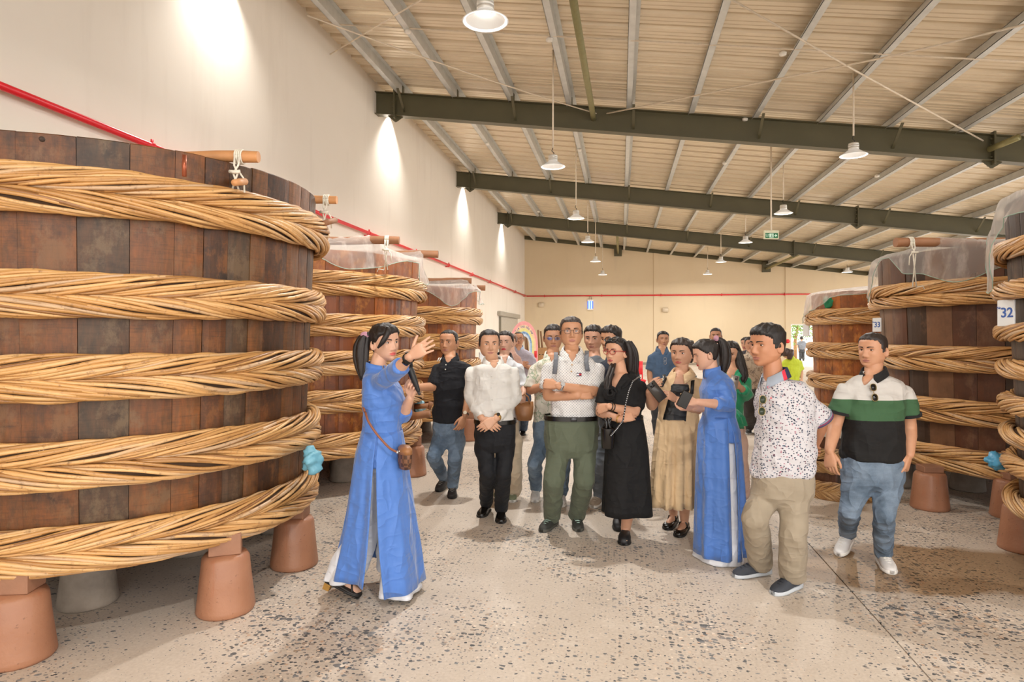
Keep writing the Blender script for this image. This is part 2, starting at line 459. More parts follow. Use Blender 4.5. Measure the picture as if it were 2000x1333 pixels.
g = Geo(); v = [[x, yy, roofz(x) + z] for z in (-0.21, -0.02) for x, yy in ((XW, YB - 0.06), (XR, YB - 0.06), (XR, YB), (XW, YB))]
tag(obj('trim_3', g.add(np.array(v), ring_faces(2, 4)), OLIVE, smooth=False), kind='structure')
for px, py, wh in ((1207, 478, 'left'), (1497, 508, 'right')):
    q = aty(px, py, YB - .12); x = q[0]; r = thing('wall_bracket', (x, YB - .1, roofz(x) - .4), 'dark steel bracket with a round strut on top of the back wall, %s of two' % wh, 'bracket'); r['kind'] = 'structure'
    obj('bracket_plate', box((x - .2, YB - .16, roofz(x) - .58), (x + .2, YB - .001, roofz(x) - .05)), OLIVE, r, smooth=False)
    obj('round_strut', tube([(x, YB - .15, roofz(x) - .42), (x, BEAMS[-1], roofz(x) - .42)], .055, 12), plain('strut_olive', '8a8358'), r)

# ---- thin bracing rods, conduits and one round strut under the roof
def rod(name, pts, r, m, label, cat, sag=0.0):
    P = np.array(pts); 
    if sag:
        s = np.linspace(0, 1, 14)[:, None]; Q = P[0] + (P[-1] - P[0]) * s; Q[:, 2] -= (4 * s * (1 - s))[:, 0] * sag; P = Q
    o = obj(name, tube(P, r, 7), m); tag(o, label, cat); o['kind'] = 'structure'; return o
def under(px, py, drop, Y=None):
    """point on the plane 'drop' below the roof seen at a pixel"""
    d = ray(px); k = (VY - py) / F
    # H + k*t = roofz(d0*t) - drop
    t = (6.95 - drop + 0.13 * XW - H) / (k + 0.13 * d[0]); p = d * t
    return np.array([p[0], p[1], H + k * t])
rod('bracing_rod', [under(600, 30, 0.34), under(1165, 222, 0.34)], 0.012, CABLE, 'thin bracing rod sloping from the cream wall to the first olive beam', 'rod', 0.05)
rod('bracing_rod', [under(645, 106, 0.34), under(830, -5, 0.34)], 0.012, CABLE, 'thin bracing rod rising from the cream wall to the top edge', 'rod')
rod('bracing_rod', [under(1185, 222, 0.34), under(1740, 110, 0.34), under(2010, 46, 0.34)], 0.014, CABLE, 'long bracing rod rising to the right across the near roof bay', 'rod')
rod('bracing_rod', [under(1920, 275, 0.34), under(1665, 135, 0.34), under(1420, -6, 0.34)], 0.014, CABLE, 'long yellowish bracing rod falling to the right across the near roof bay', 'rod')
g = tube([under(1118, -10, 0.42), under(1160, 236, 0.42)], 0.055, 14)
tag(obj('round_strut', g, plain('strut_olive', '8a8358', 0.4, 0.3)), 'round olive tube strut running along the roof to the first beam', 'strut', kind='structure')
g = tube([under(1990, 268, 0.42), under(1932, 292, 0.5)], 0.055, 14)
tag(obj('round_strut', g, plain('strut_olive2', '8a8358', 0.4, 0.3)), 'round olive tube strut meeting the first beam at its low end', 'strut', kind='structure')
for k, Yc in enumerate((8.3, 9.9)):
    rod('conduit', [(XW + 0.3, Yc, roofz(XW) - 0.23), (12.0, Yc, roofz(12.0) - 0.23)], 0.013, CABLE, 'white conduit crossing under the purlins, %s of the two' % ('nearer' if k == 0 else 'farther'), 'conduit')
for px, py, wh in ((796, 60, 'in the near bay, closest to the cream wall'), (1073, 76, 'in the near bay at the top of the left lamp\'s rod'), (1529, 103, 'in the near bay, between the two crossing rods'), (1455, 232, 'just above the first olive beam, right of the middle'), (1415, 318, 'in the second bay, left of the hanging exit sign\'s rod'), (1713, 343, 'in the second bay, right of the largest right-row lamp'), (952, 280, 'in the second bay, closest to the cream wall'), (1132, 292, 'in the second bay, by the second lamp\'s rod'), (1028, 380, 'in the third bay, closest to the cream wall'), (1052, 413, 'in the third bay, low on a purlin near the third beam'), (1158, 390, 'in the third bay, right of the left row\'s lamps'), (1363, 410, 'in the third bay, near the middle of the roof'), (1832, 262, 'above the first olive beam at far right'), (1897, 430, 'near the right end of the second beam, above the nets')):
    p = under(px, py, 0.22); g = lathe([(0.02, 0.03), (0.055, 0.0), (0.05, -0.035), (0.02, -0.045)], p, 12)
    tag(obj('smoke_detector', g, WHITE), 'small white detector ' + wh, 'detector', 'detectors under the roof')

# ---- red fire pipe on brackets
for nm, P, lab in (('fire_pipe', [(XW + 0.11, Y0, 3.62), (XW + 0.11, YB - 0.1, 3.66)], 'long red fire pipe running along the cream left wall'),
                   ('fire_pipe', [(XW + 0.1, YB - 0.09, 3.66), (DX0 + 0.9, YB - 0.09, 3.62)], 'long red fire pipe running along the beige back wall')):
    r = thing(nm, P[0], lab, 'pipe'); obj('pipe', tube(P, 0.034, 12), RED, r)
    a = np.array(P[0]); b = np.array(P[1]); L = np.linalg.norm(b - a); d = (b - a) / L
    dd = ray(297); q0 = (5.04 / -dd[0] * dd[1] - Y0) % 3.05
    for q in np.arange(q0 if abs(d[1]) > .5 else 1, L, 3.05):
        c = a + d * q; back = np.array([-0.07, 0, 0]) if abs(d[1]) > 0.5 else np.array([0, 0.03, 0])
        g = obox(c + back * 0.7 + np.array([0, 0, -0.045]), np.eye(3), (0.05 if abs(d[1]) > .5 else .02, 0.02 if abs(d[1]) > .5 else .05, 0.012)); tube([c + np.array([0, 0, -0.05]), c + np.array([0, 0, 0.075])], 0.016, 8, geo=g)
        tube([c - d * 0.02, c + d * 0.02], 0.043, 12, geo=g)
        obj('bracket', g, RED, r)

# ---- pendant hall lamps
def m_glass_shade():
    t = NT('ribbed_shade'); t.base(srgb('e9e9e6')); t.set(Roughness=0.25, Transmission_Weight=0.1, Emission_Color=(1, 0.98, 0.94, 1), Emission_Strength=0.12); return t.m
SHADE = m_glass_shade(); ALU = plain('lamp_aluminium', 'd9d5cc', 0.35, 0.3)
BULB = emit('lamp_led', (1, 0.97, 0.9), 7.0)
shade_prof = [(0.075, 0.10), (0.085, 0.085), (0.12, 0.06), (0.165, 0.03), (0.2, 0.004), (0.212, 0.0)]
gsh = Geo(); n = 36
pr = shade_prof + [(r - 0.005, z - 0.004) for r, z in shade_prof[::-1]]
lathe(pr, n=n, geo=gsh, cap=False)
ME_SHADE = gsh.mesh('shade')
g = Geo(); lathe([(0.03, 0.2), (0.075, 0.195), (0.08, 0.17), (0.072, 0.165), (0.08, 0.16), (0.08, 0.14), (0.07, 0.135), (0.08, 0.13), (0.08, 0.105), (0.072, 0.095)], geo=g); ME_HOUS = g.mesh('housing')
g = Geo(); lathe([(0.0, 0.07), (0.045, 0.07), (0.05, 0.085), (0.045, 0.095)], geo=g, n=20, cap=False); ME_BULB = g.mesh('led')
def lamp(p, label, lit=True, low=True):
    r = thing('pendant_lamp', p, label, 'lamp', 'pendant lamps under the roof')
    for nm, me, m in (('lamp_shade', ME_SHADE, SHADE), ('lamp_housing', ME_HOUS, ALU), ('led_disc', ME_BULB, BULB)):
        if len(me.materials) == 0: me.materials.append(m); me.polygons.foreach_set('use_smooth', [True] * len(me.polygons))
        o = bpy.data.objects.new(nm, me); COL.objects.link(o); o.parent = r
    zt = roofz(p[0]) - 0.002
    obj('hook', tube([p + np.array([0, 0, 0.2]), p + np.array([0.02, 0, 0.23]), p + np.array([-0.02, 0, 0.27]), p + np.array([0, 0, 0.33])], 0.007, 7), BLACKP, r)
    obj('hanging_rod', tube([p + np.array([0, 0, 0.32]), [p[0], p[1], zt]], 0.014, 8), CABLE, r)
    light('lamp_light', 'AREA', V(p + np.array([0, 0, 0.012])), LAMP_W, (1.0, 0.97, 0.93), shape='DISK', size=0.13).parent = None
    return r
LP = []
for k, zc in enumerate((5.85, 10.9, 15.7, 20.6, 25.5, 30.6)):
    px, py = ((948, 42), (1080, 326), (1125, 427), (1148, 473), (1163, 511), (1177, 537))[k]
    LP.append((at(px, py, zc), ('largest white pendant lamp, cut by the top edge of the picture', 'white pendant lamp hanging below the first olive beam, in the left row', 'white pendant lamp hanging in front of the second olive beam, in the left row', 'white pendant lamp over the third olive beam, in the left row', 'small white pendant lamp just above the beige back wall, in the left row', 'tiny pendant lamp low before the back wall, above the blue insect lamp')[k]))
for k, zc in enumerate((10.3, 15.1, 19.9, 25.2, 30.4)):
    px, py = ((1667, 304), (1530, 417), (1456, 474), (1408, 512), (1382, 536))[k]
    LP.append((at(px, py, zc), ('largest pendant lamp of the right row, against the first olive beam', 'white pendant lamp hanging to the upper right of the exit sign', 'white pendant lamp hanging to the left of the exit sign', 'small white pendant lamp far off, below and left of the exit sign', 'tiny pendant lamp low before the back wall, right row')[k]))
LP.append((at(1655, 532, 27.0), 'white pendant lamp low over the far right vats, partly behind netting'))
for p, lab in LP: lamp(p, lab)
for x, yy in ((0.55, 0.3), (0.55, -4.8), (6.0, 4.5), (6.0, -0.6), (6.0, -5.5), (10.8, 5.0), (10.8, 12.0), (10.8, 19.0)):   # rows go on outside the picture
    lamp(np.array([x, yy, 4.4 if x < 9 else 3.9]), 'white pendant lamp of the rows that go on past the picture')

# ---- spotlights washing down the cream wall, one behind each beam
for k, Y in enumerate((7.5, 13.75, 20.6, 27.5)):
    c = np.array([XW + 0.14, Y, 6.5])
    r = thing('wall_spotlight', c, ('spotlight washing the cream wall above the near left vat', 'spotlight on the cream wall behind the first olive beam', 'spotlight on the cream wall behind the second olive beam', 'spotlight on the cream wall behind the third olive beam')[k], 'spotlight')
    obj('lamp_body', lathe([(0.03, 0.2), (0.06, 0.19), (0.075, 0.05), (0.08, 0.03), (0.07, 0.03), (0.05, 0.1)], c, 16), ALU, r)
    obj('bracket', box(c + np.array([-0.14, -0.02, 0.17]), c + np.array([0.0, 0.02, 0.2])), ALU, r, smooth=False)
    light('spot_light', 'SPOT', V(c + np.array([0, 0, 0.02])), SPOT_W * 8, (1, 0.98, 0.95), (0, math.radians(6), 0), spot_size=math.radians(108), spot_blend=1.0, shadow_soft_size=0.08)

# ---- small things on the back wall and the hanging exit sign
p = aty(1153, 596, YB)
r = thing('insect_lamp', p, 'small blue glowing insect lamp on the beige back wall', 'insect lamp')
obj('housing', box(p + np.array([-0.15, -0.12, -0.28]), p + np.array([0.15, 0, -0.2])), WHITE, r, smooth=False)
obj('hood', box(p + np.array([-0.15, -0.12, 0.2]), p + np.array([0.15, 0, 0.28])), WHITE, r, smooth=False)
for s in (-1, 1): obj('blue_tube', tube([p + np.array([s * 0.06, -0.06, -0.2]), p + np.array([s * 0.06, -0.06, 0.2])], 0.03, 8), emit('uv_tube', (0.12, 0.25, 1), 5.0), r)
obj('back_plate', box(p + np.array([-0.16, -0.02, -0.2]), p + np.array([0.16, 0, 0.2])), plain('blue_plate', '6f86d8', 0.4), r, smooth=False)
for k, sx in enumerate((-0.16, 0.16)): obj('guard_bar', tube([p + np.array([sx, -0.11, -0.2]), p + np.array([sx, -0.11, 0.2])], 0.008, 6), WHITE, r)
tube_top = p + np.array([0, -0.06, 0.28]); obj('hanger', tube([tube_top + np.array([-0.08, 0, 0]), tube_top + np.array([-0.05, 0, 0.16]), tube_top + np.array([0.05, 0, 0.16]), tube_top + np.array([0.08, 0, 0])], 0.01, 6), BLACKP, r)
for px, py, lab in ((1299, 606, 'small beige electrical box on the back wall below the red pipe'), (1057, 596, 'round beige fitting on the back wall near its left corner')):
    p = aty(px, py, YB); r = thing('wall_box', p, lab, 'wall box')
    obj('box_body', box(p + np.array([-0.16, -0.1, -0.12]), p + np.array([0.16, 0, 0.12]), bev=0.03), plain('beige_box', 'cdbb9f', 0.6), r)
    obj('box_lid', box(p + np.array([-0.12, -0.12, -0.09]), p + np.array([0.12, -0.09, 0.09]), bev=0.01), plain('beige_lid', 'd6c5ab', 0.6), r)
p = aty(1538, 667, YB); tag(obj('alarm_button', lathe([(0.0, -0.05), (0.1, -0.05), (0.11, 0.0), (0.1, 0.06), (0.0, 0.06)], (0, 0, 0), 16), RED), 'small red alarm button on the back wall beside the open door', 'alarm')
bpy.context.scene.objects[COL.objects[-1].name].location = V(p); COL.objects[-1].rotation_euler = (math.pi / 2, 0, 0)

def text_geo(body, size, extrude=0.0, align='CENTER', bold=0.0):
    cu = bpy.data.curves.new('t', 'FONT'); cu.body = body; cu.size = size; cu.extrude = extrude; cu.align_x = align; cu.align_y = 'CENTER'; cu.resolution_u = 3; cu.offset = bold
    o = bpy.data.objects.new('t', cu); TMP.collection.objects.link(o); vl = TMP.view_layers[0]; vl.update()
    me = bpy.data.meshes.new_from_object(o.evaluated_get(vl.depsgraph), depsgraph=vl.depsgraph); bpy.data.objects.remove(o); bpy.data.curves.remove(cu)
    return me
def text_on(name, body, size, c, right, up, m, parent, extrude=0.0015, bold=0.0):
    me = text_geo(body, size, extrude, bold=bold); right = unit(right); up = unit(up); nrm = np.cross(right, up)
    M = Matrix(((right[0], up[0], nrm[0], c[0]), (right[1], up[1], nrm[1], c[1]), (right[2], up[2], nrm[2], c[2]), (0, 0, 0, 1)))
    me.transform(M); return obj(name, me, m, parent, smooth=False)
# exit sign on a rod
zc = 14.0; c = at(1506, 460, zc); s = zc / F
r = thing('exit_sign', c, 'green and white exit sign with arrow hanging on a rod', 'exit sign')
EG = emit('exit_green', srgb('1c7a45'), 0.12); EW = emit('exit_white', srgb('cfe8d0'), 0.35)
ax = np.array([RV, FV, UP])
obj('sign_case', obox(c + UP * 0.012, ax, (14 * s, 0.03, 8.2 * s)), plain('sign_case_white', 'd9d6b8', 0.5), r, smooth=False)
obj('green_panel', obox(c + TV * 0.032 - UP * 0.01, ax, (12.2 * s, 0.004, 5 * s)), EG, r, smooth=False)
q = c + TV * 0.038 - UP * 0.01
obj('door_symbol', obox(q - RV * 0.6 * s, ax, (4 * s, 0.002, 3.8 * s)), EW, r, smooth=False)
g = Geo(); tube([q + TV * .004 + RV * s * -1.6 - UP * 3 * s, q + TV * .004 - RV * s * .8 - UP * 1 * s, q + TV * .004 - RV * .2 * s + UP * s, q + TV * .004 + RV * 1.2 * s - UP * s * .2], 0.5 * s, 5, geo=g)
tube([q + TV * .004 - RV * .8 * s - UP * s, q + TV * .004 + RV * s * .7 - UP * 1.6 * s, q + TV * .004 + RV * .9 * s - UP * 3.2 * s], 0.5 * s, 5, geo=g); ball(q + TV * .004 + RV * .3 * s + UP * 2.3 * s, .8 * s, g, 8, 5)
obj('running_figure', g, EG, r)
g = Geo(); g.add([q + RV * 4.5 * s + UP * .6 * s, q + RV * 4.5 * s - UP * .6 * s, q + RV * 7.5 * s - UP * .6 * s, q + RV * 7.5 * s + UP * .6 * s], [(0, 1, 2, 3)])
g.add([q + RV * 7.0 * s + UP * 2.8 * s, q + RV * 7.0 * s - UP * 2.8 * s, q + RV * 11 * s], [(0, 1, 2)]); obj('arrow', g, EW, r, smooth=False)
text_on('exit_lettering', 'LỐI RA\nEXIT', 2.7 * s, q - RV * 8.3 * s + TV * .002, RV, UP, EW, r)
obj('hanging_rod', tube([c + UP * 8 * s, [c[0], c[1], roofz(c[0]) - 0.002]], 0.016, 8), CABLE, r)

# ================================================================== wooden vats
def m_stave():
    t = NT('old_stave_wood'); oi = t.n('ShaderNodeObjectInfo'); rnd = oi.outputs['Random']
    v = t.coord((1, 1, 0.22)); v2 = t.coord((1, 1, 1))
    off = t.n('ShaderNodeVectorMath', operation='ADD'); t.l(v, off.inputs[0]); cmb = t.n('ShaderNodeCombineXYZ'); t.l(t.math('MULTIPLY', rnd, 40), cmb.inputs['Z']); t.l(cmb.outputs[0], off.inputs[1])
    grain = t.noise(off.outputs[0], 38, 5, 0.65); blot = t.noise(v2, 3.2, 6, 0.65); big = t.noise(v2, 7, 4, 0.6)
    a = t.ramp(rnd, [(0.0, srgb('4e3828')), (0.2, srgb('6a4830')), (0.4, srgb('83562f')), (0.55, srgb('97643a')), (0.7, srgb('a9713b')), (0.85, srgb('6f5b49')), (1.0, srgb('4a3a2e'))], 'CONSTANT')
    b = t.ramp(rnd, [(0.0, srgb('775238')), (0.3, srgb('986335')), (0.6, srgb('b5793e')), (0.8, srgb('806650')), (1.0, srgb('64493a'))])
    c = t.mix(t.ramp(blot, [(0.35, (0, 0, 0)), (0.65, (1, 1, 1))]), a, b)
    c = t.mix(t.ramp(big, [(0.5, (0, 0, 0)), (0.75, (0.75, 0.75, 0.75))]), c, srgb('32221a'))
    gr2 = t.math('MULTIPLY', t.math('SUBTRACT', grain, 0.5), 2.6); gr2 = t.math('ADD', gr2, 0.5)
    c = t.mix(0.45, c, t.mix(gr2, srgb('2e1e15'), srgb('d8a878')), 'OVERLAY')
    saw = t.noise(t.coord((.5, .5, 9)), 12, 5, .75); c = t.mix(t.ramp(saw, [(0.5, (0, 0, 0)), (0.68, (.45, .45, .45))]), c, srgb('3a281d'))
    patch = t.noise(t.coord((1, 1, .7)), 5.5, 7, .72); c = t.mix(t.ramp(patch, [(0.52, (0, 0, 0)), (0.60, (.7, .7, .7))]), c, t.mix(rnd, srgb('a8652c'), srgb('8c7660')))
    scr = t.noise(t.coord((6, 6, 1.2)), 16, 6, 0.8)
    c = t.mix(t.ramp(scr, [(0.66, (0, 0, 0)), (0.8, (0.35, 0.35, 0.35))]), c, srgb('c2ab92'))
    c = t.mix(1.0, c, (.57, .56, .46), 'MULTIPLY')
    t.base(c); t.set(Roughness=t.math('ADD', 0.36, t.math('MULTIPLY', blot, 0.25)))
    t.bump(t.math('ADD', grain, t.math('MULTIPLY', scr, 0.6)), 0.35, 0.006); return t.m
STAVE = m_stave()
def m_stave_red():
    t = NT('red_stave_wood'); oi = t.n('ShaderNodeObjectInfo'); rnd = oi.outputs['Random']
    v2 = t.coord((1, 1, 1)); grain = t.noise(t.coord((1, 1, 0.2)), 40, 5, 0.65); blot = t.noise(v2, 4, 6, 0.65)
    a = t.ramp(rnd, [(0.0, srgb('8f5229')), (0.4, srgb('a8642e')), (0.7, srgb('b87238')), (1.0, srgb('7d4a2a'))])
    c = t.mix(t.ramp(blot, [(0.42, (0, 0, 0)), (0.7, (1, 1, 1))]), a, srgb('63391f'))
    c = t.mix(0.4, c, t.mix(grain, srgb('7a5030'), srgb('e0b080')), 'OVERLAY'); patch = t.noise(t.coord((1, 1, .6)), 6, 7, .72); c = t.mix(t.ramp(patch, [(0.52, (0, 0, 0)), (0.62, (.75, .75, .75))]), c, srgb('c17a3a')); dk = t.noise(t.coord((1.6, 1.6, .5)), 5, 6, .7); c = t.mix(t.ramp(dk, [(0.56, (0, 0, 0)), (0.68, (.7, .7, .7))]), c, srgb('4f3020'))
    c = t.mix(1.0, c, (1.05, 1.12, .92), 'MULTIPLY')
    t.base(c); t.set(Roughness=0.42); t.bump(grain, 0.3, 0.005); return t.m
STAVER = m_stave_red()
def m_stave_dark():
    t = NT('dark_stave_wood'); oi = t.n('ShaderNodeObjectInfo'); rnd = oi.outputs['Random']
    v2 = t.coord((1, 1, 1)); grain = t.noise(t.coord((1, 1, 0.2)), 40, 5, 0.65); blot = t.noise(v2, 3, 6, 0.65)
    a = t.ramp(rnd, [(0.0, srgb('4a3a30')), (0.3, srgb('785038')), (0.55, srgb('8a6a53')), (0.8, srgb('6a4531')), (1.0, srgb('41332b'))], 'CONSTANT')
    c = t.mix(t.ramp(blot, [(0.45, (0, 0, 0)), (0.75, (0.7, 0.7, 0.7))]), a, srgb('3a2a21'))
    c = t.mix(0.4, c, t.mix(grain, srgb('5a4535'), srgb('c8a888')), 'OVERLAY'); patch = t.noise(t.coord((1, 1, .6)), 5, 7, .72); c = t.mix(t.ramp(patch, [(0.54, (0, 0, 0)), (0.64, (.5, .5, .5))]), c, srgb('8a6a52')); c = t.mix(1.0, c, (.82, .76, .66), 'MULTIPLY')
    t.base(c); t.set(Roughness=0.45); t.bump(grain, 0.3, 0.005); return t.m
STAVED = m_stave_dark()
def m_rattan(name, mul=1.0):
    t = NT(name); at_ = t.n('ShaderNodeAttribute', attribute_name='tone'); v = t.coord()
    c = t.ramp(at_.outputs['Fac'], [(0.0, srgb('94693f')), (0.3, srgb('bd8e55')), (0.55, srgb('d3a468')), (0.8, srgb('dfb67e')), (1.0, srgb('c4a582'))])
    st = t.noise(v, 30, 5, 0.7); c = t.mix(t.ramp(st, [(0.56, (0, 0, 0)), (0.72, (0.7, 0.7, 0.7))]), c, srgb('6f4824'))
    c = t.mix(1.0, c, (mul, mul * 0.96, mul * 0.92), 'MULTIPLY')
    t.base(c); t.set(Roughness=0.36, Specular_IOR_Level=0.6); t.bump(t.noise(v, 120, 3), 0.25, 0.003); return t.m
RATTAN = m_rattan('rattan_cane'); RATTAND = m_rattan('rattan_cane_old', 0.62)
CORE = plain('rattan_core', '3f2a17', 0.9)

def strand_mesh(sign, seed, canes=21, seg=230, R0=1.33, r=0.060, turns=5):
    """one bundle of rattan canes laid helically round a ring of radius R0 (about the z axis)"""
    rs = np.random.RandomState(seed); g = Geo(); tone = []
    th = np.arange(seg) / seg * 2 * math.pi
    wob = sum(rs.uniform(-1, 1) * np.sin(k * th + rs.uniform(0, 6)) for k in (3, 5, 9, 14)) * 0.0022
    for c in range(canes):
        ph = sign * turns * th + 2 * math.pi * c / canes + 0.16 * sum(np.sin(k * th + rs.uniform(0, 6)) for k in (2, 5, 11)) * 0.7
        lift = 0.0035 * sum(np.sin(k * th + rs.uniform(0, 6)) for k in (4, 9, 17, 23)) * 0.6
        rc = r - 0.0085 + lift + wob; cr = (0.0098 + 0.0022 * rs.rand()) * (1 + 0.12 * np.sin(7 * th + rs.uniform(0, 6)))
        rad = R0 + rc * np.cos(ph); P = np.stack([rad * np.cos(th), rad * np.sin(th), rc * np.sin(ph)], 1)
        n0 = g.n; tube(P, cr, 5, geo=g, closed=True)
        tn = np.clip(rs.normal(0.55, 0.22) + 0.22 * np.sin(2 * th + rs.uniform(0, 6)) + 0.12 * np.sin(13 * th + rs.uniform(0, 6)), 0, 1)
        tone.append(np.repeat(tn, 5))
    P = np.stack([R0 * np.cos(th[::4]), R0 * np.sin(th[::4]), 0 * th[::4]], 1)
    nf = len(g.f); tube(P, r - 0.012, 8, geo=g, m=1, closed=True); tone.append(np.zeros(len(P) * 8))
    me = g.mesh('strand'); at_ = me.attributes.new('tone', 'FLOAT', 'POINT'); at_.data.foreach_set('value', np.concatenate(tone).astype(np.float32))
    me.polygons.foreach_set('use_smooth', [True] * len(me.polygons)); return me
ST_UP, ST_DN = strand_mesh(1, 3), strand_mesh(-1, 8)
for me in (ST_UP, ST_DN): me.materials.append(RATTAN); me.materials.append(CORE)
ST_UPD, ST_DND = ST_UP.copy(), ST_DN.copy()
for me in (ST_UPD, ST_DND): me.materials[0] = RATTAND

def staves(parent, zb, zt, rb, rt, n, seed, m, thick=0.055, off=0.0):
    rs = random.Random(seed); w = [rs.uniform(0.6, 1.35) for _ in range(n)]; s = sum(w); a = off
    for k in range(n):
        da = w[k] / s * 2 * math.pi; g = Geo(); zt_ = zt + rs.uniform(-0.006, 0.004); dr = rs.uniform(-0.003, 0.003); gap = 0.0011
        rings = []
        for z, r, ins in ((zb, rb, 0), (zt_ - 0.006, rt, 0), (zt_, rt, 0.006)):
            ring = []
            for q in range(5):
                b = a + gap + (da - 2 * gap) * q / 4; e = 0.004 if q in (0, 4) else 0.0
                ring.append([(r + dr - e - ins) * math.cos(b), (r + dr - e - ins) * math.sin(b), z])
            for q in (4, 2, 0):
                b = a + gap + (da - 2 * gap) * q / 4
                ring.append([(r - thick + ins) * math.cos(b), (r - thick + ins) * math.sin(b), z])
            rings += ring
        g.add(np.array(rings), ring_faces(3, 8))
        link('stave', g.mesh('stave'), m, parent, smooth=False); a += da
def hoop(parent, z, r, pair=True, dark=False, seed=0, thick=1.0, gap=0.112):
    rs = random.Random(seed); e = empty('rope_hoop', (0, 0, z)); e.parent = parent
    up, dn = (ST_UPD, ST_DND) if dark else (ST_UP, ST_DN)
    for me, dz in (((dn, -gap / 2 * thick), (up, gap / 2 * thick)) if pair else (((up if seed % 2 else dn), 0),)):
        o = bpy.data.objects.new('strand', me); COL.objects.link(o); o.parent = e
        k = (r + 0.045 * thick) / 1.33; o.scale = (k, k, thick); o.location = (0, 0, dz)
        o.rotation_euler = (rs.uniform(-.006, .006), rs.uniform(-.006, .006), rs.uniform(0, 6.28))
def vat(c, zb, zt, rb, rt, hoops, label, seed, n=44, m=STAVE, pair=True, dark=False, thick=1.0, off=0.0):
    r = thing('wooden_vat', (c[0], c[1], 0), label, 'vat')
    staves(r, zb, zt, rb, rt, n, seed, m, off=off)
    link('bottom_board', lathe([(rb - 0.05, zb + 0.05), (rb - 0.05, zb + 0.1)], n=40).mesh('b'), m, r, smooth=False)
    for i, z in enumerate(hoops):
        s = (z - zb) / (zt - zb); hoop(r, z, rb + (rt - rb) * s, pair, dark, seed * 7 + i, thick)
    return r
V1, V2, V3 = np.array([-3.39, 3.815]), np.array([-3.57, 6.77]), np.array([-3.52, 9.68])
V4, V5, V6 = np.array([3.80, 4.42]), np.array([4.03, 7.25]), np.array([4.07, 10.0])
vat1 = vat(V1, 0.40, 2.56, 1.225, 1.315, [2.285, 1.775, 1.36, 0.935, 0.51], 'huge open wooden vat nearest the camera on the left, five rattan hoops, no net', 11, 46, STAVE, off=0.1)
vat2 = vat(V2, 0.38, 2.40, 1.24, 1.31, [2.07, 1.67, 1.30, 0.93, 0.50], 'netted reddish wooden vat right behind the woman in blue holding a microphone', 23, 46, STAVER)
vat3 = vat(V3, 0.38, 2.27, 1.23, 1.29, [1.86, 1.47, 1.10, 0.76, 0.47], 'netted reddish wooden vat behind the man in black polo shirt and jeans', 31, 44, STAVER)
vat4 = vat(V4, 0.36, 2.47, 1.20, 1.29, [2.14, 1.87, 1.60, 1.35, 1.11, 0.90, 0.70, 0.45], 'dark wooden vat with plate 32, cut by the right picture edge', 41, 46, STAVED, pair=False, thick=1.0)
vat5 = vat(V5, 0.34, 2.38, 1.22, 1.30, [1.97, 1.36, 0.87, 0.42], 'dark wooden vat with plate 33 behind the man in green and black polo', 52, 44, STAVED)
vat6 = vat(V6, 0.34, 2.17, 1.22, 1.27, [1.83, 1.36, 0.92, 0.50], 'netted brown wooden vat behind vat 33, beside the open back door', 63, 44, STAVER, thick=0.95)

# receiving tub on the floor with a blue tap
TUBC = at(1640, 900, 6.35)[:2]
tub = thing('low_tub', (TUBC[0], TUBC[1], 0), 'low dark wooden tub on the floor with grey rim and blue tap', 'tub')
staves(tub, 0.01, 0.72, 0.33, 0.33, 18, 77, STAVED, 0.03)
link('rim_lid', lathe([(0.335, 0.60), (0.345, 0.6), (0.345, 0.735), (0.0, 0.735)], n=40, cap=False).mesh('l'), plain('grey_tub_lid', 'b5aca0', 0.5), tub, smooth=False)
for z in (0.44, 0.31, 0.12, 0.05):
    e = empty('rope_hoop', (0, 0, z)); e.parent = tub; o = bpy.data.objects.new('strand', ST_UPD if z in (.44, .12) else ST_DND); COL.objects.link(o); o.parent = e
    o.scale = (0.36 / 1.33, 0.36 / 1.33, 0.9); 
a = TV * 0.36 + RV * -0.02
g = tube([a + UP * 0.22, a + TV * 0.07 + UP * 0.22], 0.017, 10); ball(a + TV * 0.085 + UP * 0.215, 0.026, g); tube([a + TV * .085 + UP * .21, a + TV * .1 + UP * .165], .016, 10, geo=g)
tp = link('tap', g.mesh('tap'), plain('tap_metal', '9aa3a6', 0.35, 0.5), tub)
g = obox(a + TV * 0.085 + UP * 0.255, np.array([RV, FV, UP]), (0.055, 0.012, 0.009), bev=0.005); tube([a + TV * .085 + UP * .22, a + TV * .085 + UP * .255], .009, 8, geo=g)
link('tap_lever', g.mesh('lever'), plain('blue_lever', '2f6fc0', 0.4), tp)

# ---- concrete feet under the vats
CONC = None
def m_foot():
    t = NT('terracotta_painted_concrete'); v = t.coord(); n1 = t.noise(v, 5, 5); n2 = t.noise(v, 45, 2)
    c = t.ramp(n1, [(0.3, srgb('9c6a4e')), (0.7, srgb('ac7a5c'))])
    c = t.mix(t.ramp(n2, [(0.68, (0, 0, 0)), (0.74, (0.6, 0.6, 0.6))]), c, srgb('6f4a36'))
    st = t.noise(t.coord((9, 9, 0.6)), 3, 4); c = t.mix(t.ramp(st, [(0.6, (0, 0, 0)), (0.7, (0.4, 0.4, 0.4))]), c, srgb('a5603f'))
    t.base(c); t.set(Roughness=0.45); t.bump(t.math('ADD', n2, n1), 0.35, 0.006); return t.m
FOOT = m_foot(); FOOTG = plain('grey_concrete', '8f8376', 0.8, 0, 0.2, 10, 0.3); SHIM = plain('terracotta_block', '9c7056', 0.6, 0, 0.12, 8, 0.2)
NAMES = {1: 'large near left vat', 2: 'second left vat', 3: 'third left vat', 4: 'near right vat marked 32', 5: 'right vat marked 33', 6: 'far right vat'}
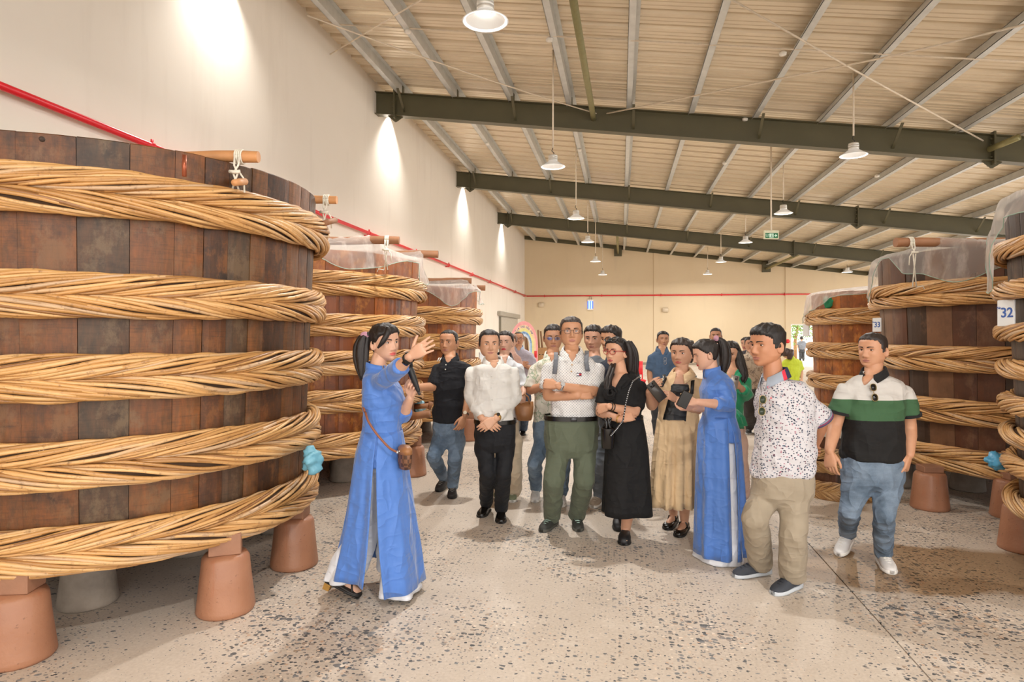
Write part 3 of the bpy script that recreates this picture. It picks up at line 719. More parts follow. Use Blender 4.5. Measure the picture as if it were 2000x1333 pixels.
def foot(p, label, zt, m=FOOT, h=0.335, r0=0.155, r1=0.125, group=None):
    r = thing('concrete_foot', (p[0], p[1], 0), label, 'foot', group)
    rs = random.Random(int(abs(p[0] * 1000) + abs(p[1] * 777)))
    prof = [(r0 - 0.005, 0.0), (r0 + 0.003, 0.012), (r0, 0.035), (r0 + (r1 - r0) * 0.5, h * 0.5), (r1 + 0.002, h - 0.03), (r1 - 0.012, h - 0.006), (0.02, h)]
    g = lathe(prof, n=28); g.v[0] += np.array([[0.003 * math.sin(7 * a + rs.random()) for a in (q[0] * 9, q[1] * 9, 0)] for q in g.v[0]]); g.v[0][:, 2] = np.maximum(g.v[0][:, 2], 0)
    link('pedestal', g.mesh('p'), m, r)
    a = rs.uniform(0, 0.6); ax = np.array([[math.cos(a), math.sin(a), 0], [-math.sin(a), math.cos(a), 0], [0, 0, 1]])
    link('shim_block', obox((0, 0, (h + zt) / 2), ax, (0.085, 0.075, (zt - h) / 2 + 0.001), bev=0.004).mesh('s'), SHIM if m is FOOT else FOOTG, r, smooth=False)
def ringfeet(c, R, zt, known, n, idx, inner=True):
    """the visible feet get labels of their own; those behind share one"""
    for q in known: foot(q[0], q[1], zt, q[2] if len(q) > 2 else FOOT)
    kp = [np.array(q[0][:2]) for q in known]
    for k in range(n):
        a = 2 * math.pi * k / n + 0.3; p = c + R * np.array([math.cos(a), math.sin(a)])
        if min([np.linalg.norm(p - q) for q in kp] + [9]) < 0.55: continue
        foot(p, 'concrete foot in shadow under the %s, behind the front feet' % NAMES[idx], zt, FOOTG, group='back feet under the ' + NAMES[idx])
    if inner:
        for a in (0.9, 2.9, 4.9):
            p = c + 0.5 * np.array([math.cos(a), math.sin(a)])
            if min([np.linalg.norm(p - q) for q in kp] + [9]) < 0.45: continue
            foot(p, 'concrete foot in shadow under the %s, behind the front feet' % NAMES[idx], zt, FOOTG, group='back feet under the ' + NAMES[idx])
ringfeet(V1, 1.16, 0.45, [(atz(36, 1285, 0), 'terracotta painted concrete foot at the picture\'s lower left corner'), (atz(441, 1192, 0), 'terracotta concrete foot with a block on top, under the near left vat\'s front'), (atz(575, 1104, 0), 'terracotta concrete foot left of the trailing sandal of the woman in blue'), (atz(172, 1178, 0), 'grey unpainted concrete foot in shadow behind the corner foot, near left vat', FOOTG)], 9, 1)
ringfeet(V2, 1.16, 0.43, [(atz(806, 928, 0), 'terracotta concrete foot half hidden behind the woman in blue with microphone'), (atz(672, 938, 0), 'grey concrete foot in shadow left of the woman in blue, second left vat', FOOTG)], 9, 2)
ringfeet(V3, 1.16, 0.43, [(atz(916, 860, 0), 'terracotta concrete foot between the man in black polo and man in white shirt')], 9, 3)
ringfeet(V4, 1.13, 0.41, [(atz(1999, 1074, 0), 'terracotta concrete foot at the right picture edge, under vat 32')], 9, 4)
ringfeet(V5, 1.16, 0.39, [(atz(1816, 993, 0), 'terracotta concrete foot with a block, right of the man in jeans'), (atz(1975, 1010, 0), 'terracotta concrete foot half hidden by the one at the right edge'), (atz(1890, 957, 0), 'dark grey concrete foot in shadow between the painted feet under vat 33', FOOTG)], 9, 5)
ringfeet(V6, 1.16, 0.39, [], 9, 6)

# ---- poles across the rims with their ties
POLE = plain('peeled_pole', 'c98f5c', 0.55, 0, 0.12, 6, 0.1); POLED = plain('old_pole', '9a6b49', 0.6, 0, 0.15, 6, 0.1)
TWINE = plain('white_twine', 'e3dccb', 0.8, 0, 0.1, 40)
def endpole(p, L, r, label, m=POLE, tie=None, dirv=None):
    d = -RV if dirv is None else unit(dirv); rr = thing('wooden_pole', p, label, 'pole')
    rs = random.Random(int(abs(p[0] * 999))); n = 24; P = [p + d * L * k / n + UP * 0.004 * math.sin(k * .7) for k in range(n + 1)]
    obj('pole', tube(P, [r * (1 + 0.04 * rs.uniform(-1, 1)) for _ in P], 14), m, rr, angle=50)
    if tie is not None:
        t, zlow = tie; c = p + d * t; g = Geo()
        for k in range(4):
            a = np.linspace(0, 2 * math.pi, 18); q = c + d * (k - 1.5) * 0.011
            tube(q + np.outer(np.cos(a), TV) * (r + 0.006) + np.outer(np.sin(a), UP) * (r + 0.006), 0.0055, 6, geo=g)
        for s in (-1, 1): tube([c + TV * (r + .004) + d * s * .015, c + TV * (r + 0.02) + d * s * 0.012 - UP * 0.06, c + TV * (r + .03) - d * s * .012 - UP * (0.11), c + TV * (r + .03) + d * s * .018 - UP * zlow], 0.006, 6, geo=g)
        tube([c + TV * (r + .035) + d * .03 - UP * .1, c + TV * (r + .045) - UP * .105, c + TV * (r + .035) - d * .03 - UP * .1], .011, 6, geo=g)
        tube([c + TV * (r + .03) - d * .02 - UP * .1, c + TV * (r + .04) - d * .05 - UP * .14, c + TV * (r + .04) - d * .055 - UP * .22], .005, 6, geo=g)
        tube([c + TV * (r + .03) + d * .02 - UP * zlow, c + TV * (r + .04) + d * .07 - UP * (zlow - .01), c + TV * (r + .04) + d * .085 - UP * (zlow + .02)], .005, 6, geo=g)
        obj('tie_cord', g, TWINE, rr)
    return rr
p = at(505, 307, 3.66); endpole(p, 1.9, 0.033, 'peeled wooden pole tied with white cord across the near left vat', tie=(0.105, 0.2))
p = at(658, 391, 4.75); endpole(p, 2.3, 0.03, 'second wooden pole, thin end showing right of the near left vat', tie=(0.075, 0.22))
# peg in the near vat below the tie, and the copper tube on its wall
g = tube([at(478, 355, 3.62), at(458, 357, 3.42)], [0.02, 0.018], 12); obj('tie_peg', g, POLE, vat1)
g = tube([at(360, 303, 3.16), at(360, 345, 3.16)], 0.011, 8); obj('copper_tube', g, plain('copper', 'a2583c', 0.35, 0.6), vat1)
g = tube([at(655, 430, 4.6), at(632, 437, 4.45)], 0.02, 10); obj('tie_peg', g, POLED, vat1)

obj('nail_head', ball(at(82, 272, 2.72), 0.012), plain('rusty_iron', '3a2a20', 0.7), vat1)
p = at(780, 470, 6.35); endpole(p, 2.0, 0.04, 'wooden pole under netting on the second left vat, nearer of its two', POLED, tie=(0.12, 0.3))
p = at(856, 497, 7.45); endpole(p, 2.5, 0.042, 'wooden pole under netting on the second left vat, farther of its two', POLED)
p = at(921, 549, 9.6); endpole(p, 2.2, 0.045, 'wooden pole under netting on the third left vat, nearer of its two', POLED)
p = at(948, 563, 10.5); endpole(p, 2.2, 0.045, 'wooden pole under netting on the third left vat, farther of its two', POLED)
p = at(1749, 474, 5.95); endpole(p, 2.35, 0.043, 'thick wooden pole under netting across vat 33', POLED, tie=(0.13, 0.42), dirv=RV)

# ---- fine white nets over the vats
def m_net():
    t = NT('fine_white_net'); v = t.coord(); nz = t.noise(v, 7, 5, 0.6)
    tr = t.n('ShaderNodeBsdfTransparent'); df = t.n('ShaderNodeBsdfDiffuse'); df.inputs['Color'].default_value = (*srgb('f6f2ec'), 1)
    tl = t.n('ShaderNodeBsdfTranslucent'); tl.inputs['Color'].default_value = (*srgb('f6f2ec'), 1)
    m1 = t.n('ShaderNodeMixShader'); m1.inputs[0].default_value = 0.5; t.l(df.outputs[0], m1.inputs[1]); t.l(tl.outputs[0], m1.inputs[2])
    m2 = t.n('ShaderNodeMixShader'); lw = t.n('ShaderNodeLayerWeight'); lw.inputs['Blend'].default_value = 0.35
    st = t.noise(t.coord((1, 1, .35)), 9, 4, .6); fac = t.math('ADD', 0.27, t.math('ADD', t.math('MULTIPLY', lw.outputs['Facing'], 0.38), t.math('MULTIPLY', t.math('MAXIMUM', t.math('SUBTRACT', st, .5), 0), 1.6)))
    t.l(fac, m2.inputs[0]); t.l(tr.outputs[0], m2.inputs[1]); t.l(m1.outputs[0], m2.inputs[2])
    t.l(m2.outputs[0], t.out.inputs['Surface']); return t.m
NET = m_net(); HEM = plain('green_net_hem', '9fbdae', 0.8)
def net(c, rim, zr, drop, label, seed, poles=(), amp=0.035, flare=0.04, front=None, sag=0.05):
    """cloth disc over the rim that hangs down outside it; poles = (point, direction, half width, height)"""
    rs = np.random.RandomState(seed); n = 180; th = np.arange(n) / n * 2 * math.pi
    lo = sum(np.sin(k * th + rs.uniform(0, 6)) * rs.uniform(.5, 1) for k in (3, 5, 7, 11, 13)) / 2.2
    fold = sum(np.sin(k * th + rs.uniform(0, 6)) * rs.uniform(.5, 1) for k in (19, 27, 34, 41, 55)) / 3
    D = np.array([drop * (1 + 0.4 * l) if front is None else front(t) * (1 + 0.25 * l) for t, l in zip(th, lo)]); D = np.maximum(D, 0.04)
    rings = []
    def pole_h(x, y):
        h = np.zeros_like(x)
        for p0, d, w, hh, t0, t1 in poles:
            rx, ry = x - p0[0], y - p0[1]; al = rx * d[0] + ry * d[1]; pe = -rx * d[1] + ry * d[0]
            k = 1 / (1 + np.exp(-(al - t0) / 0.04)) * 1 / (1 + np.exp((al - t1) / 0.04))
            h = np.maximum(h, hh * np.exp(-np.abs(pe) / w) * k)
        return h
    for s in np.linspace(0.02, 1, 16):
        r = rim * s * np.ones(n); x, y = r * np.cos(th), r * np.sin(th)
        z = zr + 0.012 - sag * (1 - s ** 2) + 0.006 * fold * s + pole_h(x + c[0], y + c[1]); rings.append(np.stack([x, y, z], 1))
    top = rings[-1][:, 2]
    for s in np.linspace(0.08, 1, 9):
        bulge = flare * (s ** 0.8) + amp * fold * s * 0.6 + 0.02 + amp * 0.3 * np.sin(5 * s + th * 9)
        r = rim + bulge; z = top * (1 - min(1, s * 1.6)) + zr * min(1, s * 1.6) - D * s + 0.006
        rings.append(np.stack([r * np.cos(th), r * np.sin(th), z], 1))
    v = np.concatenate(rings); f = ring_faces(len(rings), n, False, False)
    g = Geo(); g.add(v, f); o = link('net_cover', g.mesh('net'), NET); o.location = (c[0], c[1], 0); tag(o, label, 'net')
    h = rings[-1]; link('hem_cord', tube(h, 0.0035, 4, closed=True).mesh('hem'), HEM, o); return o
def pole_spec(px, py, zc, L, r, z, d=-RV): p = at(px, py, zc); return (p, d[:2], 0.16, p[2] + r - z, 0.0, L)
net(V2, 1.33, 2.41, 0.14, 'white net over the second left vat with two poles beneath', 5, [pole_spec(780, 470, 6.35, 2.0, .05, 2.41), pole_spec(856, 497, 7.45, 2.5, .05, 2.41)], 0.05, 0.05,
    front=lambda t: 0.045 + 0.24 * math.exp(-((t - 5.6) / 0.25) ** 2) + 0.2 * math.exp(-((t - 0.2) / 0.5) ** 2))
net(V3, 1.31, 2.28, 0.13, 'white net over the third left vat with two poles beneath', 6, [pole_spec(921, 549, 9.6, 2.2, .05, 2.28), pole_spec(948, 563, 10.5, 2.2, .05, 2.28)], 0.05, 0.05,
    front=lambda t: 0.045 + 0.22 * math.exp(-((t - 5.7) / 0.25) ** 2) + 0.2 * math.exp(-((t - 0.1) / 0.5) ** 2))
net(V5, 1.325, 2.39, 0.27, 'white net hanging over vat 33 from a thick pole', 7, [pole_spec(1749, 474, 5.95, 2.3, .05, 2.39, RV)], 0.04, 0.05,
    front=lambda t: 0.29 - 0.27 * math.exp(-((t - 3.28) / 0.15) ** 2) + 0.14 * math.exp(-((t - 2.9) / 0.15) ** 2))
net(V4, 1.315, 2.48, 0.22, 'white net over vat 32 at the right picture edge', 8, [], 0.04, 0.06, front=lambda t: 0.14 + 0.34 * math.exp(-((t - 2.72) / 0.22) ** 2))
net(V6, 1.29, 2.18, 0.16, 'white gathered net over the far right vat beside the door', 9, [], 0.05, 0.08, front=lambda t: 0.07 + 0.34 * math.exp(-((t - 3.0) / 0.42) ** 2), sag=-0.1)
o = tag(link('green_net_scrap', remesh(ball((0, 0, 0), (0.1, 0.05, 0.08)), 0.02, 1), plain('green_net', '2f8f63', 0.8)), 'small scrap of green net tucked under the far right vat\'s cover', 'net scrap')
wrinkle(o.data, 0.02, 3, (0.03, 0.08)); o.location = V(at(1622, 592, 8.95))

# ---- number plates
PLATE = plain('white_enamel', 'e4e6e6', 0.3, 0, 0.02); PBLUE = plain('plate_blue', '3f62a8', 0.4)
def plate(px, py, zc, c, txt, w, h, parent, m=PLATE):
    p = at(px, py, zc); nrm = unit(unit(np.array([p[0] - c[0], p[1] - c[1], 0])) + 0.75 * unit(np.array([-p[0], -p[1], 0]))); p = p + nrm * .03; rt = np.cross(UP, nrm); ax = np.array([rt, nrm, UP])
    b = obj('number_plate', obox(p + nrm * 0.01, ax, (w / 2, 0.008, h / 2), bev=0.004), m, parent, smooth=False)
    if txt:
        t = text_on('plate_lettering', txt, w * 0.72, p + nrm * 0.019 + rt * w * 0.1, rt, UP, PBLUE, b, bold=w * .012); 
        text_on('plate_lettering', 'No', h * 0.14, p + nrm * 0.019 - rt * w * 0.36 + UP * h * 0.2, rt, UP, PBLUE, b)
def onvat(px, c, r):
    """depth (zc) of the near crossing of a pixel column with a vat of radius r"""
    d = ray(px)[:2]; a = d @ d; b = d @ c; q = c @ c - r * r; return (b - math.sqrt(max(b * b - a * q, 0))) / a
zq = onvat(462, V1, 1.305); obj('tie_peg', tube([at(468, 355, zq + .02), at(460, 357, zq - .09)], [0.02, 0.018], 12), POLE, vat1)
zq = onvat(576, V1, 1.235); obj('bung', tube([at(574, 938, zq + .03), at(578, 946, zq - .05)], [0.02, 0.017], 10), POLED, vat1)
plate(1719, 635, onvat(1721, V5, 1.29), V5, '33', 0.115, 0.15, vat5)
plate(1976, 612, onvat(1979, V4, 1.285), V4, '32', 0.125, 0.175, vat4)
plate(1579, 646, onvat(1582, V6, 1.27), V6, '', 0.14, 0.18, vat6)
plate(937, 698, onvat(934, V3, 1.262), V3, '', 0.14, 0.16, vat3)

# ---- blue plastic over the vats' taps, salt crust, spigots
def crumple(p, r, seed, col, label, name='plastic_bag', cat='plastic bag', sq=(1, 1, 1)):
    me = remesh(ball((0, 0, 0), np.array(sq) * r, n=20, k=14), r * 0.16, 1); wrinkle(me, r * 0.22, seed, (r * .5, r * 1.4)); wrinkle(me, r * 0.08, seed + 1, (r * .25, r * .6))
    o = link(name, me, plain('crumpled_' + col, col, 0.35), smooth=False); o.location = V(p); tag(o, label, cat); return o
crumple(at(611, 899, onvat(611, V1, 1.30) if False else 4.2), 0.075, 4, '79b7cb', 'crumpled blue plastic bag on the right side of the near left vat', sq=(.8, .8, 1.1))
crumple(at(1947, 901, 4.62), 0.06, 9, '4f9dc4', 'crumpled blue plastic bag by the left side of vat 32')
g = Geo(); rs = np.random.RandomState(2)
for k in range(120):
    px = rs.uniform(2, 92); zc = 2.60 + (px / 92) * 0.16; p = at(px, 881 + rs.uniform(-2, 2), onvat(px, V1, 1.27 + 0.06 * rs.rand())); ball(p, rs.uniform(.003, .007), g, 5, 4)
o = obj('salt_crust', g, plain('salt', 'ece8e2', 0.7)); tag(o, 'crust of white salt on a rattan hoop at the left edge', 'salt', kind='stuff')
r = thing('wooden_spigot', at(818, 812, 7.0), 'wooden spigot pipe sticking out at the second left vat', 'spigot')
obj('spout_pipe', tube([at(796, 815, 7.0), at(838, 809, 6.9)], 0.04, 12), POLED, r)
obj('spout_peg', tube([at(812, 795, 7.3), at(836, 793, 7.2)], 0.03, 10), POLED, r)
obj('peg_handle', tube([at(838, 800, 6.95), at(842, 786, 6.95)], [0.018, 0.028], 10), POLED, r)
crumple(at(817, 796, 7.6), 0.07, 12, '8fc3d8', 'crumpled pale blue plastic behind the wooden spigot')

# ================================================================== people: the builder
def interp(x, xs, ys): return np.interp(x, xs, ys)
# ---- head template: local x = subject's left... (F x up), y = forward, z = up, origin between the eyes; about 0.225 m chin to crown
HZ = np.array([-.116, -.113, -.107, -.099, -.092, -.086, -.081, -.077, -.074, -.071, -.068, -.065, -.061, -.057, -.052, -.047, -.042, -.037, -.032, -.026, -.020, -.014, -.009, -.005, -.001, .003, .007, .011, .016, .021, .026, .032, .039, .046, .053, .060, .067, .074, .081, .088, .094, .099, .104, .108, .111])
HA = np.concatenate([np.linspace(0, 36, 10), np.linspace(36, 144, 37)[1:], np.linspace(144, 360, 31)[1:-1]]) * math.pi / 180   # dense over the face (90 deg = front)
def head_points(female=False, fat=0.0, jaw=0.0):
    zz = [-.118, -.112, -.10, -.085, -.06, -.03, 0, .03, .06, .085, .102, .112]
    w = [.010, .026, .043, .0555, .0655, .0715, .0735, .0745, .071, .057, .037, .004]
    yf = [.062, .074, .079, .080, .083, .086, .0875, .090, .085, .067, .042, .004]
    yb = [.030, .015, .018, .035, .062, .086, .096, .100, .095, .078, .052, .004]
    if female: w = [a * b for a, b in zip(w, [.8, .8, .84, .9, .95, .98, 1, 1, 1, 1, 1, 1])]
    w = [a + (fat if -.11 < z < 0 else fat * .4) + (jaw if -.105 < z < -.04 else 0) for a, z in zip(w, zz)]
    P = []
    for z in HZ:
        W_, A, B = interp(z, zz, w), interp(z, zz, yf), interp(z, zz, yb)
        c, s = np.cos(HA), np.sin(HA)
        x = np.sign(c) * np.abs(c) ** 0.86 * W_
        y = np.where(s > 0, np.abs(s) ** 0.92 * A, -np.abs(s) ** 0.9 * B)
        P.append(np.stack([x, y, np.full(len(HA), z)], 1))
    P = np.array(P); x, y, z = P[..., 0], P[..., 1], P[..., 2]; front = np.clip(y / .04, 0, 1)
    def gs(v, m, s): return np.exp(-((v - m) / s) ** 2)
    d = np.zeros_like(x); ax = np.abs(x)
    nz = np.interp(z, [-.056, -.051, -.046, -.038, -.025, -.008, .008, .022], [0, .005, .018, .0265, .020, .012, .005, 0]) * (0.86 if female else 1)
    nw = np.interp(z, [-.05, -.04, -.02, .01], [.013, .0125, .0085, .0075])
    d += nz * np.exp(-(x / nw) ** 2)
    d += .008 * gs(ax, .0150, .006) * gs(z, -.043, .007)                      # nostril wings
    d -= .0125 * gs(ax, .030, .014) * gs(z, .001, .011)                        # eye sockets
    d += .0035 * gs(ax, .030, .018) * gs(z, .0215, .007) * (0.5 if female else 1)
    d += .0045 * gs(ax, .045, .016) * gs(z, -.028, .018)                      # cheeks
    d += (.0075 * gs(z, -.0655, .0036) * gs(x, 0, .019) + .0085 * gs(z, -.0755, .0042) * gs(x, 0, .017)) * (1.15 if female else 1)
    d -= .003 * gs(z, -.0705, .0018) * gs(x, 0, .021)
    d -= .0045 * gs(z, -.0865, .005) * gs(x, 0, .02)
    d += .005 * gs(z, -.102, .010) * gs(x, 0, .018)
    d += .003 * gs(z, -.057, .006) * gs(ax, .004, .004) * -0.5
    d -= .003 * gs(ax, .052, .012) * gs(z, -.062, .016)
    P[..., 1] += d * front
    return P
HEADS = {}
LIPS = None
class Head:
    """placed head: frame, scale"""
    def __init__(s, c, yaw, pitch=0.0, roll=0.0, k=1.0, female=False, fat=0.0, jaw=0.0, kw=1.0):
        tv = unit(np.array([-c[0], -c[1], 0.0])); rv = np.cross(UP, tv) ; rv = -rv if np.dot(rv, RV) < 0 else rv
        a = math.radians(yaw); f = tv * math.cos(a) + rv * math.sin(a)
        x = np.cross(f, UP); y = f; z = UP.copy()
        p = math.radians(pitch); y, z = y * math.cos(p) - z * math.sin(p), z * math.cos(p) + y * math.sin(p)
        r = math.radians(roll); x, z = x * math.cos(r) + z * math.sin(r), z * math.cos(r) - x * math.sin(r)
        s.x, s.y, s.z, s.c, s.k, s.kw, s.female = x, y, z, np.asarray(c, float), k, kw, female
        s.P = head_points(female, fat, jaw)
    def w(s, p):
        p = np.asarray(p, float); sh = p.shape; q = p.reshape(-1, 3) * s.k * np.array([s.kw, 1, 1])
        return (q[:, :1] * s.x + q[:, 1:2] * s.y + q[:, 2:3] * s.z + s.c).reshape(sh)
    def surf_y(s, x, z):
        """forward extent of the face at local x, z"""
        i = int(np.argmin(np.abs(HZ - z))); row = s.P[i]; m = row[:, 1] > 0
        o = np.argsort(row[m, 0]); return float(np.interp(x, row[m][o, 0], row[m][o, 1]))
    def geo(s):
        g = Geo(); n = len(HA); P = s.P.reshape(-1, 3); f = ring_faces(len(HZ), n)
        g.add(s.w(P), f)
        c = np.array([P[list(q)].mean(0) for q in f]); ax = np.abs(c[:, 0])
        up = (c[:, 2] < -.0615 + .0022 * np.cos(c[:, 0] * 260)) & (c[:, 2] > -.0705); lo = (c[:, 2] <= -.0705) & (c[:, 2] > -.0805)
        L = (c[:, 1] > .055) & (((c[:, 2] + .0712) / .0092) ** 2 + (ax / .0235) ** 2 < 1)
        g.m = [1 if l else 0 for l in L]
        for sx in (-1, 1):                                                    # ears
            e = Geo(); t = np.linspace(0, 2 * math.pi, 15)[:-1]
            for rr, dx in ((1, 0), (1, .010), (.8, .014), (.5, .009), (.15, .006)):
                ring = np.stack([np.full(14, sx * (.066 + dx)) + sx * .006 * (np.sin(t) < 0) * 0, -.010 - .017 * rr * np.cos(t) - (.006 if dx > 0 else -.006), -.012 + (.032 * rr) * np.sin(t) * (1 + .1 * np.cos(t)) - .004], 1)
                ring[:, 0] += sx * np.clip(-ring[:, 1] - .012, 0, 1) * .5
                e.v.append(ring)
            ve = np.concatenate(e.v); fe = ring_faces(5, 14)
            g.add(s.w(ve), fe)
        return g
def hair_geo(hd, style, female_h=False, th_top=.011, th_side=.006, front=.068, nape=-.085, temple=0.0, seed=0, side_len=-.03, bang=0.0, part=0.0):
    """cap of hair: the head surface pushed out above the hairline, tucked under the skin below it"""
    P = hd.P.reshape(-1, 3); x, y, z = P.T; ax = np.abs(x); rs = np.random.RandomState(seed)
    ang = np.degrees(np.arctan2(y, ax + 1e-6))                                # 90 = front, 0 = side, -90 = back
    zmin = np.interp(ang, [-90, -40, -18, -8, 6, 14, 26, 40, 58, 90], [nape, nape * .9, nape * .55, -.0 + side_len * .3, side_len, side_len + .012, .030 + temple, front - .012 + temple, front - .002, front])
    zmin = zmin + .0015 * np.sin(x * 330 + seed) - bang * np.exp(-((x - part) / .035) ** 2) * (ang > 30)
    sm = np.clip((z - zmin) / .009, 0, 1); sm = sm * sm * (3 - 2 * sm)
    front = front + (0 if female_h else .0); top = np.clip((z - .03) / .05, 0, 1); th_top = th_top * (.95 if female_h else .72); th_side = th_side * (.95 if female_h else .75)
    th = th_side + (th_top - th_side) * top
    th = th * (1 + .18 * np.sin(x * 190 + y * 60 + seed) + .14 * np.sin(y * 170 + z * 90 + seed * 2))
    ear = np.exp(-((ang - -8) / 9) ** 2) * np.exp(-((z + .012) / .03) ** 2)
    h = (-.006 + sm * (.006 + th)) * (1 - .0 * ear)
    n = P * np.array([1.2, 1.0, 1.0]) - np.array([0, -.005, .01]); n /= np.linalg.norm(n, axis=1)[:, None]
    n[:, 2] = np.where(z < .02, n[:, 2] * .25, n[:, 2])
    Q = P + n * h[:, None]
    g = Geo(); keep = sm.reshape(len(HZ), -1)
    f = [q for q in ring_faces(len(HZ), len(HA)) if max(sm[list(q)]) > 0.02 or len(q) > 8 and min(z[list(q)]) > .1]
    g.add(hd.w(Q), f); return g
def strandlock(hd, pts, rad, n=12, geo=None, flat=1.0):
    """a lock of hair through local points"""
    P = hd.w(np.array(pts)); s = np.linspace(0, 1, len(P)); t = np.linspace(0, 1, len(P) * 4)
    Q = np.stack([np.interp(t, s, P[:, k]) for k in range(3)], 1)
    for _ in range(4): Q[1:-1] = (Q[:-2] + 2 * Q[1:-1] + Q[2:]) / 4
    R = np.interp(t, s, np.array(rad)) * hd.k
    return tube(Q, R, n, geo=geo)

# ---- hands: local origin at the wrist, y along the fingers, z out of the back of the hand, thumb towards +x
def hand_mesh(curl, thumb=(0.5, 0.2), spread=0.06, thick=1.0, index=None):
    g = Geo(); fx = [.030, .0105, -.0095, -.029]; fl = [.070, .078, .073, .057]; fr = [.0088, .0090, .0086, .0076]
    pal = Geo()
    secs = [(-.02, .023, .017, 0), (0.0, .025, .018, 0), (.02, .033, .0175, .002), (.05, .040, .0155, .002), (.08, .041, .0125, .001), (.094, .038, .009, 0)]
    t = np.arange(16) / 16 * 2 * math.pi; v = []
    for y, a, b, dx in secs:
        c, s = np.cos(t), np.sin(t)
        v.append(np.stack([dx + np.sign(c) * np.abs(c) ** .8 * a, np.full(16, y), np.sign(s) * np.abs(s) ** .8 * b], 1))
    g.add(np.concatenate(v), ring_faces(len(secs), 16))
    ball((.018, .025, -.009), (.016, .026, .012), g); ball((-.02, .03, -.008), (.014, .03, .010), g)
    for i in range(4):
        cu = curl[i] if hasattr(curl, '__len__') else curl
        if i == 0 and index is not None: cu = index
        p = np.array([fx[i], .086 - (.006 if i == 3 else 0), -.001]); a = math.radians(6); sp = spread * (1.5 - i)
        for ph, (fr_l, ang) in enumerate(((.46, cu * 62), (.30, cu * 85), (.24, cu * 55))):
            a += math.radians(ang); d = np.array([math.sin(sp) * math.cos(a), math.cos(sp) * math.cos(a), -math.sin(a)])
            q = p + d * fl[i] * fr_l; r = fr[i] * thick
            cone(p, q, r * (1.06 - .1 * ph), r * (.96 - .1 * ph), 10, g); p = q
    th, tc = thumb; d = unit(np.array([math.sin(th * 1.6), math.cos(th * 1.3), -.35])); p = np.array([.022, .018, -.008])
    q = p + d * .038; cone(p, q, .015, .011, 10, g)
    d2 = unit(d + np.array([-tc * 1.1, .35, -tc * .4])); r = q + d2 * .032; cone(q, r, .0105, .0095, 10, g); d3 = unit(d2 + np.array([-tc * .8, .2, -tc * .3])); cone(r, r + d3 * .02, .0095, .007, 10, g)
    return remesh(g, .0036, 2, .5)
HANDS = {}
POSES = dict(relaxed=dict(curl=[.28, .36, .42, .48], thumb=(.38, .25), spread=.025), flat=dict(curl=[.04, .05, .08, .14], thumb=(.75, 0), spread=.09),
             grip=dict(curl=[.88, .92, .95, 1.0], thumb=(.5, .9)), hold=dict(curl=[.5, .55, .6, .65], thumb=(.55, .5)), tuck=dict(curl=[.22, .25, .3, .35], thumb=(.3, .2), spread=.015))
def hand_placed(pose, wrist, direc, dors, side, k=1.0):
    """side 'R'/'L': which hand it is"""
    if pose not in HANDS:
        me = hand_mesh(**POSES[pose]); HANDS[pose] = (co(me), [tuple(p.vertices) for p in me.polygons]); bpy.data.meshes.remove(me)
    v, f = HANDS[pose]; y = unit(direc); z = unit(np.asarray(dors) - y * np.dot(dors, y)); x = np.cross(y, z)
    m = 1 if side == 'L' else -1
    w = (v[:, :1] * m * x + v[:, 1:2] * y + v[:, 2:3] * z) * k + np.asarray(wrist)
    if m < 0: f = [q[::-1] for q in f]
    return w, f

# ---- materials for people
def skin(tone):
    nm = 'skin_' + tone
    if nm in MATS: return MATS[nm]
    t = NT(nm); v = t.coord(); c = srgb(tone); c = tuple(x * .86 for x in c); n1 = t.noise(v, 14, 4); n2 = t.noise(v, 120, 2)
    cc = t.ramp(n1, [(0.3, tuple(x * k for x, k in zip(c, (.95, .90, .88)))), (0.7, tuple(min(1, x * 1.05) for x in c))])
    t.base(cc); t.set(Roughness=0.48, Subsurface_Weight=0.08, Subsurface_Radius=(0.012, 0.005, 0.003)); t.bump(n2, 0.06, 0.001); MATS[nm] = t.m; return t.m
def hairmat(col='1d1613'):
    nm = 'hair_' + col
    if nm in MATS: return MATS[nm]
    t = NT(nm); v = t.coord((1, 1, 1)); n1 = t.noise(t.coord((3.5, 3.5, .8)), 60, 4, .6); c = srgb(col)
    t.base(t.ramp(n1, [(0.3, tuple(x * .6 for x in c)), (0.75, tuple(min(1, x * 1.9 + .004) for x in c))]))
    t.set(Roughness=0.42, Specular_IOR_Level=0.45); t.bump(n1, 0.5, 0.006); MATS[nm] = t.m; return t.m
LIPM = plain('lips_natural', 'ac7264', 0.4); LIPW = plain('lips_red', 'c23f45', 0.35); LIPF = plain('lips_rose', 'b05550', 0.38)
EYEW = plain('eye_white', 'd8cfc8', 0.25); IRIS = plain('iris_dark', '20140e', 0.12); LASH = plain('lash_dark', '1c1410', 0.6); BROW = plain('brow_dark', '2a1d17', 0.8)
def jeans(name, col, fade):
    t = NT(name); v = t.coord(); n1 = t.noise(v, 5, 4); n2 = t.noise(t.coord((1, 1, 3)), 26, 4); tw = t.noise(t.coord((1, 1, .6)), 300, 2)
    c = t.mix(t.ramp(n1, [(0.4, (0, 0, 0)), (0.68, (0.85, 0.85, 0.85))]), srgb(col), srgb(fade)); c = t.mix(0.3, c, t.mix(n2, (0.25, .25, .25), (0.75, .75, .75)), 'OVERLAY'); c = t.mix(0.25, c, t.mix(tw, (0.1, .1, .1), (0.9, .9, .9)), 'OVERLAY')
    t.base(c); t.set(Roughness=0.85); t.folds(.7); return t.m
